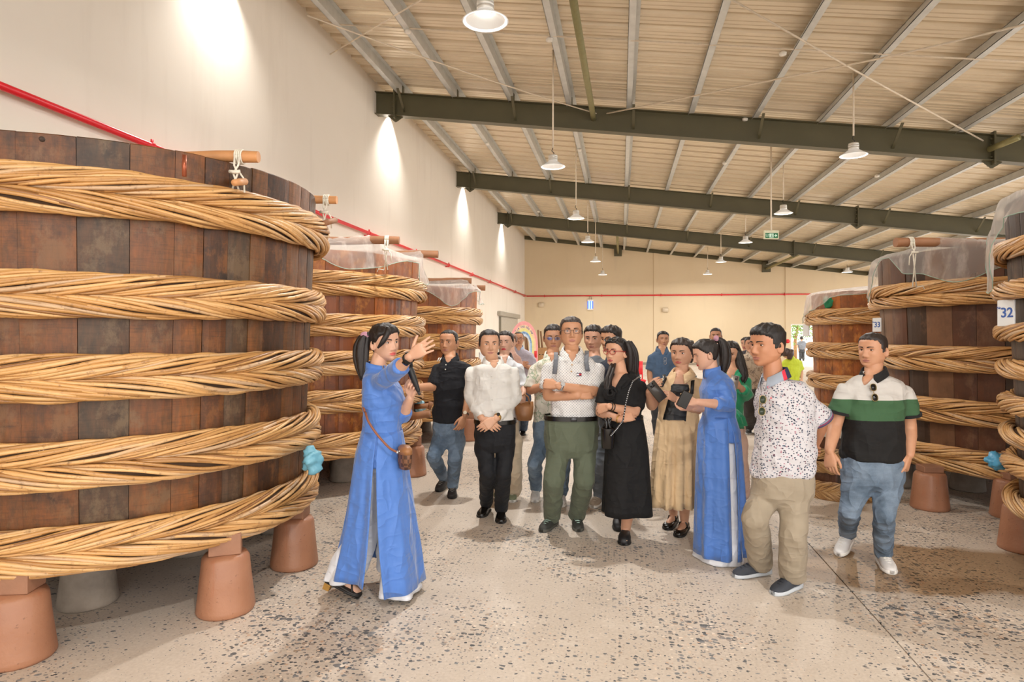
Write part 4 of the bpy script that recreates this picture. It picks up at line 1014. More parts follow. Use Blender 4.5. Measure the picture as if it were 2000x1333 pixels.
def printed(name, base, cols, scale, thr, stretch=(1, 1, 1), warp=0.0):
    """cloth with small scattered motifs"""
    t = NT(name); v = t.coord(stretch); vo = t.n('ShaderNodeTexVoronoi', feature='F1'); vo.inputs['Scale'].default_value = scale; vo.inputs['Randomness'].default_value = .75
    if warp:
        nz = t.n('ShaderNodeTexNoise'); nz.inputs['Scale'].default_value = scale * .8; t.l(v, nz.inputs['Vector']); ad = t.n('ShaderNodeVectorMath', operation='MULTIPLY_ADD'); t.l(nz.outputs['Color'], ad.inputs[0]); ad.inputs[1].default_value = (warp,) * 3; t.l(v, ad.inputs[2]); v = ad.outputs[0]
    t.l(v, vo.inputs['Vector']); m = t.math('LESS_THAN', vo.outputs['Distance'], thr)
    sp = t.n('ShaderNodeSeparateColor'); t.l(vo.outputs['Color'], sp.inputs['Color'])
    st = [(i / len(cols), srgb(c)) for i, c in enumerate(cols)]
    t.base(t.mix(m, srgb(base), t.ramp(sp.outputs['Red'], st, 'CONSTANT'))); t.set(Roughness=.85); t.folds(); return t.m
def lattice(name, base, dot, cell):
    """white jersey with a small diagonal lattice"""
    t = NT(name); v = t.coord(); sp = t.n('ShaderNodeSeparateXYZ'); t.l(v, sp.inputs[0])
    u = t.math('ADD', t.math('MULTIPLY', sp.outputs['X'], math.cos(TH)), t.math('MULTIPLY', sp.outputs['Y'], math.sin(TH)))
    def saw(s): return t.math('ABSOLUTE', t.math('SUBTRACT', t.math('FRACT', t.math('DIVIDE', t.math('ADD', t.math('ADD', u, t.math('MULTIPLY', sp.outputs['Z'], s)), 20.0), cell)), 0.5))
    a, b = saw(1.0), saw(-1.0)
    line = t.math('GREATER_THAN', t.math('MAXIMUM', a, b), 0.445); knot = t.math('GREATER_THAN', t.math('ADD', a, b), 0.80)
    c = t.mix(t.math('MULTIPLY', line, 0.35), srgb(base), srgb(dot)); c = t.mix(knot, c, srgb(dot))
    t.base(c); t.set(Roughness=.85); t.folds(); return t.m
def leafy(name, base, a, b, scale=14):
    t = NT(name); v = t.coord(); n1 = t.noise(v, scale, 3, .5); n2 = t.noise(t.coord((1.1, 1, .8)), scale * 1.3, 4, .6)
    wv = t.math('ABSOLUTE', t.math('SUBTRACT', n1, .5)); m1 = t.math('LESS_THAN', wv, .022); m2 = t.math('GREATER_THAN', n2, .60)
    c = t.mix(t.math('MULTIPLY', m2, .8), srgb(base), srgb(a)); c = t.mix(t.math('MULTIPLY', m1, .8), c, srgb(b)); t.base(c); t.set(Roughness=.85); t.folds(); return t.m
def zbands(name, bands, root_z=0.0):
    """cloth in horizontal colour blocks: [(upper z limit, colour), ...] from the hem up"""
    t = NT(name); v = t.coord(); sp = t.n('ShaderNodeSeparateXYZ'); t.l(v, sp.inputs[0]); c = srgb(bands[0][1])
    for z, col in bands[1:]: c = t.mix(t.math('GREATER_THAN', sp.outputs['Z'], z), c, srgb(col))
    t.base(c); t.set(Roughness=.85); t.folds(); return t.m

# ---- shoes
def shoe(parent, heel, toe, kind, m_up, m_sole, L=0.265, lift=0.0, toe_up=0.0, name='shoe', lacem=None, wide=1.0, sole_h=None):
    """heel, toe: floor points; the shoe lies along them, its heel raised by lift"""
    heel = np.asarray(heel, float); toe = np.asarray(toe, float); d = toe - heel; d[2] = 0; d = unit(d); c = (heel + toe) / 2; c[2] = 0
    y = d * math.sqrt(max(0, L * L - lift * lift)) / L + UP * (-lift / L); y = unit(y); x = unit(np.cross(y, UP)); z = np.cross(x, y)
    o = c - d * L / 2 + UP * lift
    def w(p): p = np.asarray(p, float).reshape(-1, 3); return p[:, :1] * x + p[:, 1:2] * y + p[:, 2:3] * z + o
    k = L / .27; sh = sole_h if sole_h is not None else (.028 if kind == 'sneaker' else .018)
    out = [(0.0, .016), (.012, .029), (.05, .034), (.10, .036), (.15, .042), (.19, .046), (.225, .042), (.25, .031), (.264, .014)]
    t = np.arange(20) / 20 * 2 * math.pi
    def ringat(yy, hw, z0, z1, p=.75):
        c_, s_ = np.cos(t), np.sin(t)
        return np.stack([np.sign(c_) * np.abs(c_) ** p * hw * wide, np.full(20, yy), (z0 + z1) / 2 + np.sign(s_) * np.abs(s_) ** p * (z1 - z0) / 2], 1)
    heights = {'sneaker': [.06, .085, .10, .098, .080, .066, .055, .048, .036], 'leather': [.055, .075, .085, .078, .062, .052, .045, .040, .03], 'clog': [.04, .05, .065, .085, .082, .075, .066, .055, .038],
               'mary': [.05, .062, .068, .045, .042, .048, .046, .040, .03], 'sandal': [.03, .036, .038, .036, .034, .03, .028, .025, .02]}[kind]
    v = np.concatenate([ringat(yy * k, hw, .004, h_, .8) for (yy, hw), h_ in zip(out, heights)])
    s = obj(name, Geo().add(w(v), ring_faces(9, 20)), m_up, parent, fix=True)
    v = np.concatenate([ringat(yy * k, hw + .004, 0.0, sh + (.012 if (yy < .03 and kind == 'sneaker') else 0), .45) for yy, hw in out])
    obj('sole', Geo().add(w(v), ring_faces(9, 20)), m_sole, s, fix=True)
    if kind in ('mary', 'heel'): obj('heel_block', Geo().add(w(box((-.026, .0, -.001), (.026, .055, .03)).verts()), ring_faces(2, 4)), m_sole, s, smooth=False)
    if kind == 'sneaker':
        g = Geo()
        for q in range(5):
            yy = (.115 + q * .022) * k; zz = .098 - q * .0095; tube(w([[-.026, yy, zz - .008], [0, yy + .006, zz + .003], [.026, yy, zz - .008]]), .0032, 5, geo=g)
            if q < 4: tube(w([[-.022, yy, zz - .004], [.022, yy + .02, zz - .012]]), .0028, 5, geo=g)
        for sx in (-1, 1): tube(w([[0, .108 * k, .101], [sx * .02, .10 * k, .112], [sx * .034, .112 * k, .094], [sx * .008, .112 * k, .1]]), .0028, 5, geo=g)
        obj('laces', g, lacem or m_sole, s)
        t2 = np.concatenate([ringat(.035 * k, .030, .085, .108), ringat(.06 * k, .036, .09, .116), ringat(.09 * k, .030, .09, .112)])
        obj('ankle_collar', Geo().add(w(t2), ring_faces(3, 20)), m_up, s, fix=True)
    return s, w

# ---- the person
class Person:
    def __init__(s, px, py, label, zc=None, tone='d9a684', seed=0, female=False, detail=1):
        """px, py: floor point between the feet in the photograph"""
        s.zc = zc or (H * F / (py - VY)); base = at(px, VY + H * F / s.zc, s.zc); base[2] = 0
        s.root = thing('person', base, label, 'person'); s.base = base; s.sk = skin(tone); s.seed = seed; s.k = s.zc / F; s.female = female; s.body = Geo(); s.extra = []
        s.vox = {1: .011, 2: .015, 3: .022}[detail]; s.detail = detail; s.sleeves = Geo(); s.hd = None; s.lip = LIPF if female else LIPM
    def p(s, q):
        """(px, py[, metres towards the camera]) -> world"""
        return at(q[0], q[1], s.zc - (q[2] if len(q) > 2 else 0))
    def head(s, px, py, h, yaw, pitch=0, roll=0, d=0.0, fat=0.0, jaw=0.0, kw=1.06, eyes='normal', brow=1.0, neck=None, neck_r=None):
        """px, py: the point between the eyes; h: chin to crown of the skull in px"""
        c0 = s.p((px, py, d)); k = h * (s.zc - d) / F / .228
        tv = unit(np.array([-c0[0], -c0[1], 0])); rv = np.cross(UP, tv); rv = -rv if np.dot(rv, RV) < 0 else rv; a = math.radians(yaw)
        f = tv * math.cos(a) + rv * math.sin(a)
        c = c0 - f * .075 * k                                                # eyes sit in front of the head's axis
        hd = s.hd = Head(c, yaw, pitch, roll, k, s.female, fat, jaw, kw)
        s.headgeo = hd.geo()
        if neck is not None:
            nb = s.p(neck); nr = neck_r or (.050 if s.female else .058); top = hd.w(np.array([[0, -.022, -.045]]))[0]
            q0 = nb + UP * -.05
            cone(q0, nb + (top - nb) * .5, nr * 1.12, nr * .95, 18, s.body); cone(nb + (top - nb) * .5, top, nr * .95, nr * .92, 18, s.body)
        if s.detail < 3 or eyes == 'force':
            lid = .0042 if eyes == 'narrow' else (.0036 if eyes == 'down' else .0052)
            for sx in (-1, 1):
                ys = hd.surf_y(sx * .031, 0.001); t = np.linspace(0, 1, 15)
                g = Geo(); up = np.sin(t * math.pi) ** .75 * lid; dn = -np.sin(t * math.pi) ** .8 * lid * .75; xx = sx * .031 + (t - .5) * .029
                def bulge(x_, z_): return ys + .0042 - ((x_ - sx * .031) / .0145) ** 2 * .0058 - (z_ / .012) ** 2 * .002
                v = []; 
                for fz in np.linspace(0, 1, 5):
                    zz = dn + (up - dn) * fz + (t - .5) * .002 * sx; v.append(np.stack([xx, bulge(xx, zz), zz], 1))
                V_ = np.concatenate(v); n = 15; fc = [(i * n + j, i * n + j + 1, (i + 1) * n + j + 1, (i + 1) * n + j) for i in range(4) for j in range(n - 1)]
                g.add(hd.w(V_), fc); e = obj('eye', g, EYEW, s.root, fix=False)
                g = Geo(); gx = s.gaze if hasattr(s, 'gaze') else 0.0
                a2 = np.arange(14) / 14 * 2 * math.pi; ir = .0052; cx = sx * .031 + gx; rr = []
                for q in (1.0, .6, .05):
                    x2 = cx + np.cos(a2) * ir * q; z2 = np.clip(np.sin(a2) * ir * q, -lid * .72, lid * .95); rr.append(np.stack([x2, bulge(x2, z2) + .0007, z2], 1))
                g.add(hd.w(np.concatenate(rr)), ring_faces(3, 14, False, True)); obj('iris', g, IRIS, e)
                g = Geo(); P = np.stack([xx, bulge(xx, up) + .0006, up + .0006 + (t - .5) * .002 * sx], 1); tube(hd.w(P), np.interp(t, [0, .5, 1], [.0006, .0014, .0008]) * hd.k, 6, geo=g); obj('eyelid_line', g, LASH, e)
                t = np.linspace(0, 1, 9); xb = sx * (.013 + t * .036); zb = .0185 + .006 * np.sin(t * 2.2) - .003 * t; yb = np.array([hd.surf_y(a_, b_) for a_, b_ in zip(xb, zb)]) + .0008
                g = Geo(); hgt = np.interp(t, [0, .25, 1], [.0032, .0042, .0012]) * brow; V_ = np.concatenate([np.stack([xb, yb, zb - hgt], 1), np.stack([xb, yb + .0022, zb], 1), np.stack([xb, yb, zb + hgt * .8], 1)])
                g.add(hd.w(V_), [(i * 9 + j, i * 9 + j + 1, (i + 1) * 9 + j + 1, (i + 1) * 9 + j) for i in range(2) for j in range(8)]); obj('eyebrow', g, BROW, s.root)
        return hd
    def hair(s, style='short', col='1d1613', **kw):
        kw.setdefault('front', .068); kw['front'] += .004; g = hair_geo(s.hd, style, s.female, seed=s.seed, **kw); s.hairgeo = g; s.hairmat = hairmat(col); return g
    def lock(s, pts, rad, n=12): strandlock(s.hd, pts, rad, n, s.hairgeo)
    def torso(s, secs, geo, shrink=1.0, n=28, pw=.82, d=0.0):
        """secs: (py, x left, x right, depth towards camera, depth away [, centre depth])"""
        t = np.arange(n) / n * 2 * math.pi; v = []
        for q in secs:
            py, xl, xr, dn, df = q[:5]; d0 = d + (q[5] if len(q) > 5 else 0)
            c = s.p(((xl + xr) / 2, py, d0)); a = (xr - xl) / 2 * s.k * shrink; cs, sn = np.cos(t), np.sin(t)
            X = np.sign(cs) * np.abs(cs) ** pw * a; Y = np.sign(sn) * np.abs(sn) ** pw * np.where(sn > 0, dn, df) * shrink
            v.append(c + X[:, None] * RV + Y[:, None] * TV)
        geo.add(np.concatenate(v), ring_faces(len(secs), n)); return geo
    def arm(s, sh, el, wr, hand, side, dors=(0, 0, 1), pose='relaxed', r=(.052, .042, .028), slv=None, slv_r=(.072, .074), hk=1.0, shirt=None):
        """joints as (px, py, d); dors: back of the hand as (right, up, towards camera); slv: sleeve length along the arm, 1 = elbow, 2 = wrist"""
        S_, E, Wr = s.p(sh) - UP * (.018 if s.female else .026), s.p(el), s.p(wr); Hd = s.p(hand); g = s.body
        kr = .86 if s.female else 1.0; r = [x * kr for x in r]
        if slv:                                               # the arm stays inside its sleeve
            r[0] = min(r[0], slv_r[0] * .66)
            if slv > 1: r[1] = min(r[1], slv_r[1] * .68)
            if slv > 1.5: r[2] = min(r[2], slv_r[-1] * .76)
        cone(S_, E, r[0], r[1], 16, g); m = E + (Wr - E) * .28; cone(E, m, r[1] * .98, r[1] * 1.02, 16, g); cone(m, Wr, r[1] * 1.02, r[2] * 1.05, 16, g)
        d = unit(Hd - Wr); cone(Wr, Wr + d * .012, r[2] * 1.05, r[2] * .9, 14, g)
        dv = RV * dors[0] + UP * dors[1] + TV * dors[2]
        hk = hk * (.9 if s.female else 1.0) * (1.02)
        s.extra.append(hand_placed(pose, Wr + d * .012, d, dv, side, hk)); s.wrist = getattr(s, 'wrist', {}); s.wrist[side] = (Wr, d, unit(Wr - E), E)
        if slv:
            gs = shirt if shirt is not None else s.sleeves
            def pt(u): return S_ + (E - S_) * u if u <= 1 else E + (Wr - E) * (u - 1)
            us = [0, min(slv, 1)] + ([slv] if slv > 1 else []); rr = [slv_r[0] * .87] + ([slv_r[1]] if slv <= 1 else [slv_r[1] if len(slv_r) < 3 else slv_r[1], slv_r[-1]])
            for (u0, u1), (r0, r1) in zip(zip(us, us[1:]), zip(rr, rr[1:])): cone(pt(u0), pt(u1), r0 * .93, r1 * .93, 18, gs, hemi=False); 
            ball(S_, slv_r[0] * .80, gs)
            if slv > 1: ball(E, rr[1] * .93, gs)
    def leg(s, hip, knee, ank, geo=None, r=(.092, .068, .062), body=True, cuff=None, rb=(.08, .054, .038)):
        """hip, knee as (px, py, d); ank as a world point"""
        Hp, K = s.p(hip), s.p(knee); A = np.asarray(ank, float)
        if geo is not None: rb = tuple(min(a, b * .74) for a, b in zip(rb, r))
        if body: cone(Hp, K, rb[0], rb[1], 16, s.body); m = K + (A - K) * .3; cone(K, m, rb[1], rb[1] * 1.04, 16, s.body); cone(m, A, rb[1] * 1.04, rb[2], 16, s.body)
        if geo is not None:
            m0 = Hp + (K - Hp) * .45; rm = r[0] * .48 + r[1] * .48; cone(Hp, m0, r[0], rm, 18, geo); cone(m0, K, rm, r[1], 18, geo)
            m = K + (A - K) * .45; cone(K, m, r[1], r[1] * .5 + r[2] * .5 + .003, 18, geo); cone(m, A, r[1] * .5 + r[2] * .5 + .003, r[2], 18, geo, hemi=False)
            if cuff: cone(A + (K - A) * .02, A + (K - A) * .1, r[2] * cuff, r[2], 18, geo, hemi=False)
    def garment(s, name, geo, mat, wr=.004, vox=None, smooth=5, cut=None, wl=(.07, .2), squash=(1, 1, 1.6)):
        me = remesh(geo, vox or s.vox, smooth)
        if wr: wrinkle(me, wr, s.seed + len(name), wl, squash)
        if cut is not None: delfaces(me, cut)
        s.last = me
        return obj(name, me, mat, s.root)
    def vneck(s, nb, zdrop, half, yaw=0.0):
        """test for faces in the open neck: nb neck base (px, py, d), zdrop depth of the V in metres, half its half width on top"""
        c = s.p(nb); a = math.radians(yaw); tv = unit(np.array([-c[0], -c[1], 0])); rv = np.cross(UP, tv); rv = -rv if np.dot(rv, RV) < 0 else rv
        f = tv * math.cos(a) + rv * math.sin(a); x = np.cross(f, UP)
        def test(q):
            r = q - c; lx, ly, lz = r @ x, r @ f, r[:, 2]; return (ly > -.005) & (lz > -zdrop) & (np.abs(lx) < half * np.clip((lz + zdrop) / zdrop, 0, 1.3))
        return test
    def collar(s, nb, yaw, mat, r=.064, hgt=.042, flare=.026, gap=24, drop=.05, name='collar', tilt=.25, stand=False):
        """shirt collar round the neck base: folded band that opens at the front"""
        c = s.p(nb); a = math.radians(yaw); tv = unit(np.array([-c[0], -c[1], 0])); rv = np.cross(UP, tv); rv = -rv if np.dot(rv, RV) < 0 else rv
        f = tv * math.cos(a) + rv * math.sin(a); x = np.cross(f, UP); n = 40; th = np.radians(np.linspace(gap, 360 - gap, n)); v = []
        front = (np.cos(th) + 1) / 2
        rows = ((r, hgt * .55), (r + .003, hgt), (r + .009, hgt * .98), (r + flare * .7, hgt * .35), (r + flare, -hgt * .15)) if not stand else ((r + .004, -.02), (r + .003, hgt * .5), (r, hgt), (r - .006, hgt * .98))
        for ri, (rr, zz) in enumerate(rows):
            ext = 1 + (.55 * front ** 4 if ri >= 3 and not stand else 0)
            q = c + (np.cos(th) * (rr + .006 * front) * 1.0)[:, None] * f + (np.sin(th) * rr)[:, None] * x
            z = zz + hgt * .35 * (1 - front) - drop * front ** 2 * (1.0 if ri else .8) - (.022 * front ** 6 if ri >= 3 and not stand else 0)
            q[:, 2] += z; 
            v.append(q)
        g = Geo(); g.add(np.concatenate(v), ring_faces(len(rows), n, False, False, closed=False)); me = solid(g.mesh('c'), .003, 0); return obj(name, me, mat, s.root)
    def finish(s):
        """weld head, hands and body into one skin"""
        for i, nm in enumerate(('body',)):
            b = remesh(s.body, s.vox * .82, 4) if s.body.n else None
            mats = [s.sk, s.lip]
            ops = []
            hg = s.headgeo.mesh('h'); bm = bmesh.new(); bm.from_mesh(hg); bmesh.ops.recalc_face_normals(bm, faces=bm.faces); bm.to_mesh(hg); bm.free()
            parts = [hg] + [Geo().add(v, f).mesh('hand') for v, f in s.extra]
            for m in parts + [b]:
                [m.materials.append(q) for q in mats if q.name not in m.materials]
            n_exp = len(b.vertices) + sum(len(m.vertices) for m in parts)
            gm = Geo(); gm.add(co(b), [tuple(p.vertices) for p in b.polygons])
            allv = [(co(m), [tuple(p.vertices) for p in m.polygons], [p.material_index for p in m.polygons]) for m in parts]
            try:
                r = evaluate(b, [('BOOLEAN', dict(operation='UNION', solver='MANIFOLD', object=m)) for m in parts[:1]] + [('BOOLEAN', dict(operation='UNION', solver='MANIFOLD', object=m)) for m in parts[1:]])
                ok = len(r.vertices) > .55 * n_exp
            except Exception as e:
                print('boolean', e); ok = False
            if not ok:
                print('join fallback', s.root['label'][:40])
                for v, f, mi in allv:
                    gm.add(v, f); gm.m[-len(f):] = mi
                r = gm.mesh('body'); [r.materials.append(q) for q in mats]
            s.bodyobj = obj('body', r, None, s.root, fix=False)
            r.polygons.foreach_set('use_smooth', [True] * len(r.polygons))
        if hasattr(s, 'hairgeo'): obj('hair', s.hairgeo, s.hairmat, s.root)
    def glasses(s, mat, lens=None, w=.021, h=.016, z=0.0, name='glasses', sq=.8, thick=.0014):
        hd = s.hd; g = Geo(); L = Geo(); t = np.arange(26) / 26 * 2 * math.pi
        for sx in (-1, 1):
            x = sx * .032 + np.sign(np.cos(t)) * np.abs(np.cos(t)) ** sq * w; zz = z - .003 + np.sign(np.sin(t)) * np.abs(np.sin(t)) ** sq * h
            y = .1005 - (np.abs(x) / .06) ** 2 * .012
            P = np.stack([x, y, zz], 1); tube(hd.w(P), thick * hd.k * 1.3, 6, geo=g, closed=True)
            L.add(hd.w(np.concatenate([P, [[sx * .032, .1005 - .003, z - .003]]])), [(i, (i + 1) % 26, 26) for i in range(26)])
            tube(hd.w([[sx * (.032 + w), .094, z + .003], [sx * .071, .082, z + .006], [sx * .081, .03, z + .006], [sx * .083, -.005, z + .002], [sx * .079, -.02, z - .012]]), thick * hd.k * 1.3, 6, geo=g)
        tube(hd.w([[-.012, .101, z + .002], [0, .1035, z + .006], [.012, .101, z + .002]]), thick * hd.k * 1.3, 6, geo=g)
        o = obj(name, g, mat, s.root); obj('lens', L, lens or LENS, o); return o
    def watch(s, side, strap, face, label=None, r=.031, big=.019, up=None, square=False):
        W_, d, f, E = s.wrist[side]; c = W_ - f * .022; a, b = frame(f); t = np.linspace(0, 2 * math.pi, 25)[:-1]
        P = c + np.outer(np.cos(t), a) * r + np.outer(np.sin(t), b) * r
        g = Geo(); v = []
        for k in (-1, 1):
            for rr in (r + .003, r - .001): v.append(c + f * .009 * k + np.outer(np.cos(t), a) * rr + np.outer(np.sin(t), b) * rr)
        v = [v[0], v[2], v[3], v[1]]; V_ = np.concatenate(v); n = 24; fc = [(i * n + j, i * n + (j + 1) % n, ((i + 1) % 4) * n + (j + 1) % n, ((i + 1) % 4) * n + j) for i in range(4) for j in range(n)]
        g.add(V_, fc); o = obj('watch', g, strap, s.root); u = np.array(up if up is not None else (TV * .8 + UP * .5)); u = unit(u - f * np.dot(u, f)); sx = np.cross(u, f)
        if square: gf = obox(c + u * (r + .004), np.array([sx, f, u]), (big, big * 1.1, .006), bev=.004)
        else:
            gf = tube([c + u * (r - .002), c + u * (r + .008)], big, 20)
        obj('watch_face', gf, face, o, angle=40); return o
LENS = None
def m_lens(name, col, rough=.05, alpha=.35):
    t = NT(name); tr = t.n('ShaderNodeBsdfTransparent'); gl = t.n('ShaderNodeBsdfGlossy'); gl.inputs['Roughness'].default_value = rough; gl.inputs['Color'].default_value = (*srgb(col), 1)
    m = t.n('ShaderNodeMixShader'); m.inputs[0].default_value = alpha; t.l(tr.outputs[0], m.inputs[1]); t.l(gl.outputs[0], m.inputs[2]); t.l(m.outputs[0], t.out.inputs['Surface']); return t.m
LENS = m_lens('clear_lens', 'e8eef5', .05, .025); LENSB = m_lens('blue_lens', '7f95d8', .1, .6)
def skirt(s, levels, a0=None, a1=None, folds=0, amp=.012, n=72, seed=1, thick=.004, pw=1.0):
    """levels: (py, x left, x right, near depth, far depth [, d]) from the waist down; a0(t), a1(t): angles in degrees (0 image right, 90 towards the camera) of an open panel"""
    rs = np.random.RandomState(seed); v = []; K = 22; lv = np.array([list(q) + [0] * (6 - len(q)) for q in levels], float); u = np.linspace(0, 1, len(lv)); ph = rs.uniform(0, 6, 3)
    closed = a0 is None
    for i in range(K):
        t = i / (K - 1); py, xl, xr, dn, df, d0 = [np.interp(t, u, lv[:, k]) for k in range(6)]
        th = np.arange(n) / n * 2 * math.pi if closed else np.radians(np.linspace(a0(t), a1(t), n))
        c = s.p(((xl + xr) / 2, py, d0)); a = (xr - xl) / 2 * s.k; cs, sn = np.cos(th), np.sin(th)
        f = 1 + (amp * t ** .8) * (np.sin(folds * th + ph[0]) + .5 * np.sin(folds * 1.7 * th + ph[1]) + .4 * np.sin(3 * th + ph[2] + 2 * t)) / .12 if folds else np.ones(n)
        X = np.sign(cs) * np.abs(cs) ** pw * a * (1 + (f - 1)); Y = np.sign(sn) * np.abs(sn) ** pw * np.where(sn > 0, dn, df) * f
        q = c + X[:, None] * RV + Y[:, None] * TV; q[:, 2] = np.maximum(q[:, 2], .004); v.append(q)
    g = Geo(); g.add(np.concatenate(v), ring_faces(K, n, False, False, closed)); return solid(g.mesh('skirt'), thick, 0)

# ================================================================== the visitors
def plock(s, pts, rad, n=12, sub=4):
    P = np.array([s.p(q) for q in pts]); u = np.linspace(0, 1, len(P)); t = np.linspace(0, 1, len(P) * sub); Q = np.stack([np.interp(t, u, P[:, k]) for k in range(3)], 1)
    for _ in range(5): Q[1:-1] = (Q[:-2] + 2 * Q[1:-1] + Q[2:]) / 4
    tube(Q, np.interp(t, u, rad), n, geo=s.hairgeo)
def mane(s, pts, rad, k=9, seed=1, sq=.75):
    rs = np.random.RandomState(seed)
    for i in range(k):
        a, q = rs.uniform(0, 6.28), rs.uniform(.25, .85); ln = rs.uniform(.86, 1.06)
        P = []
        for j, (p, r) in enumerate(zip(pts, rad)):
            rr = r * q; P.append((p[0] + math.cos(a + .15 * j) * rr / s.k * 1.0, p[1] + (pts[-1][1] - pts[0][1]) * (ln - 1) * (j / (len(pts) - 1)), (p[2] if len(p) > 2 else 0) + math.sin(a + .15 * j) * rr * sq))
        plock(s, P, [max(.003, r * .42) * (1 if j < len(rad) - 1 else .35) for j, r in enumerate(rad)], 9)
    plock(s, pts, [r * .72 for r in rad], 10)
def fl(px, py): return atz(px, py, 0)
def anklept(heel, toe, lift=0.0, up=.085, back=.07):
    h, t = np.asarray(heel), np.asarray(toe); d = t - h; d[2] = 0; d = unit(d); c = (h + t) / 2 - d * .1325; c[2] = 0; return c + d * back + UP * (up + lift)
def upper(s, nb, shl, shr, rest, geo, dep=(.10, .11), d=0.0, shrink=1.0):
    """sloping shoulders, then the given sections down"""
    (nx, ny), w = nb[:2], (shr[0] - shl[0]); cx = (shl[0] + shr[0]) / 2; sy = (shl[1] + shr[1]) / 2; a, b = dep; nw = .062 / s.k
    secs = [(ny - 5, nx - nw * .92, nx + nw * .92, .058, .062), (ny + 1, nx - nw * 1.1, nx + nw * 1.1, .068, .072), (ny + (sy - ny) * .35, nx * .7 + cx * .3 - w * .3, nx * .7 + cx * .3 + w * .3, a * .78, b * .86),
            (ny + (sy - ny) * .72, cx - w * .43, cx + w * .43, a * .85, b * .95), (sy + 3, cx - w * .47, cx + w * .47, a * .95, b)]
    return s.torso(secs + rest, geo, shrink, d=d)
SOLE_W = plain('white_sole', 'e6e2da', 0.6); SOLE_B = plain('black_sole', '1f1d1b', 0.6); SOLE_G = plain('grey_sole', 'b9bcc0', 0.6); LEATHER = plain('black_leather', '17130f', 0.25, 0, .05)
GOLD = plain('gold', 'c9a05a', 0.25, 0.8); STEEL = plain('steel', 'b9bcc0', 0.25, 0.8)

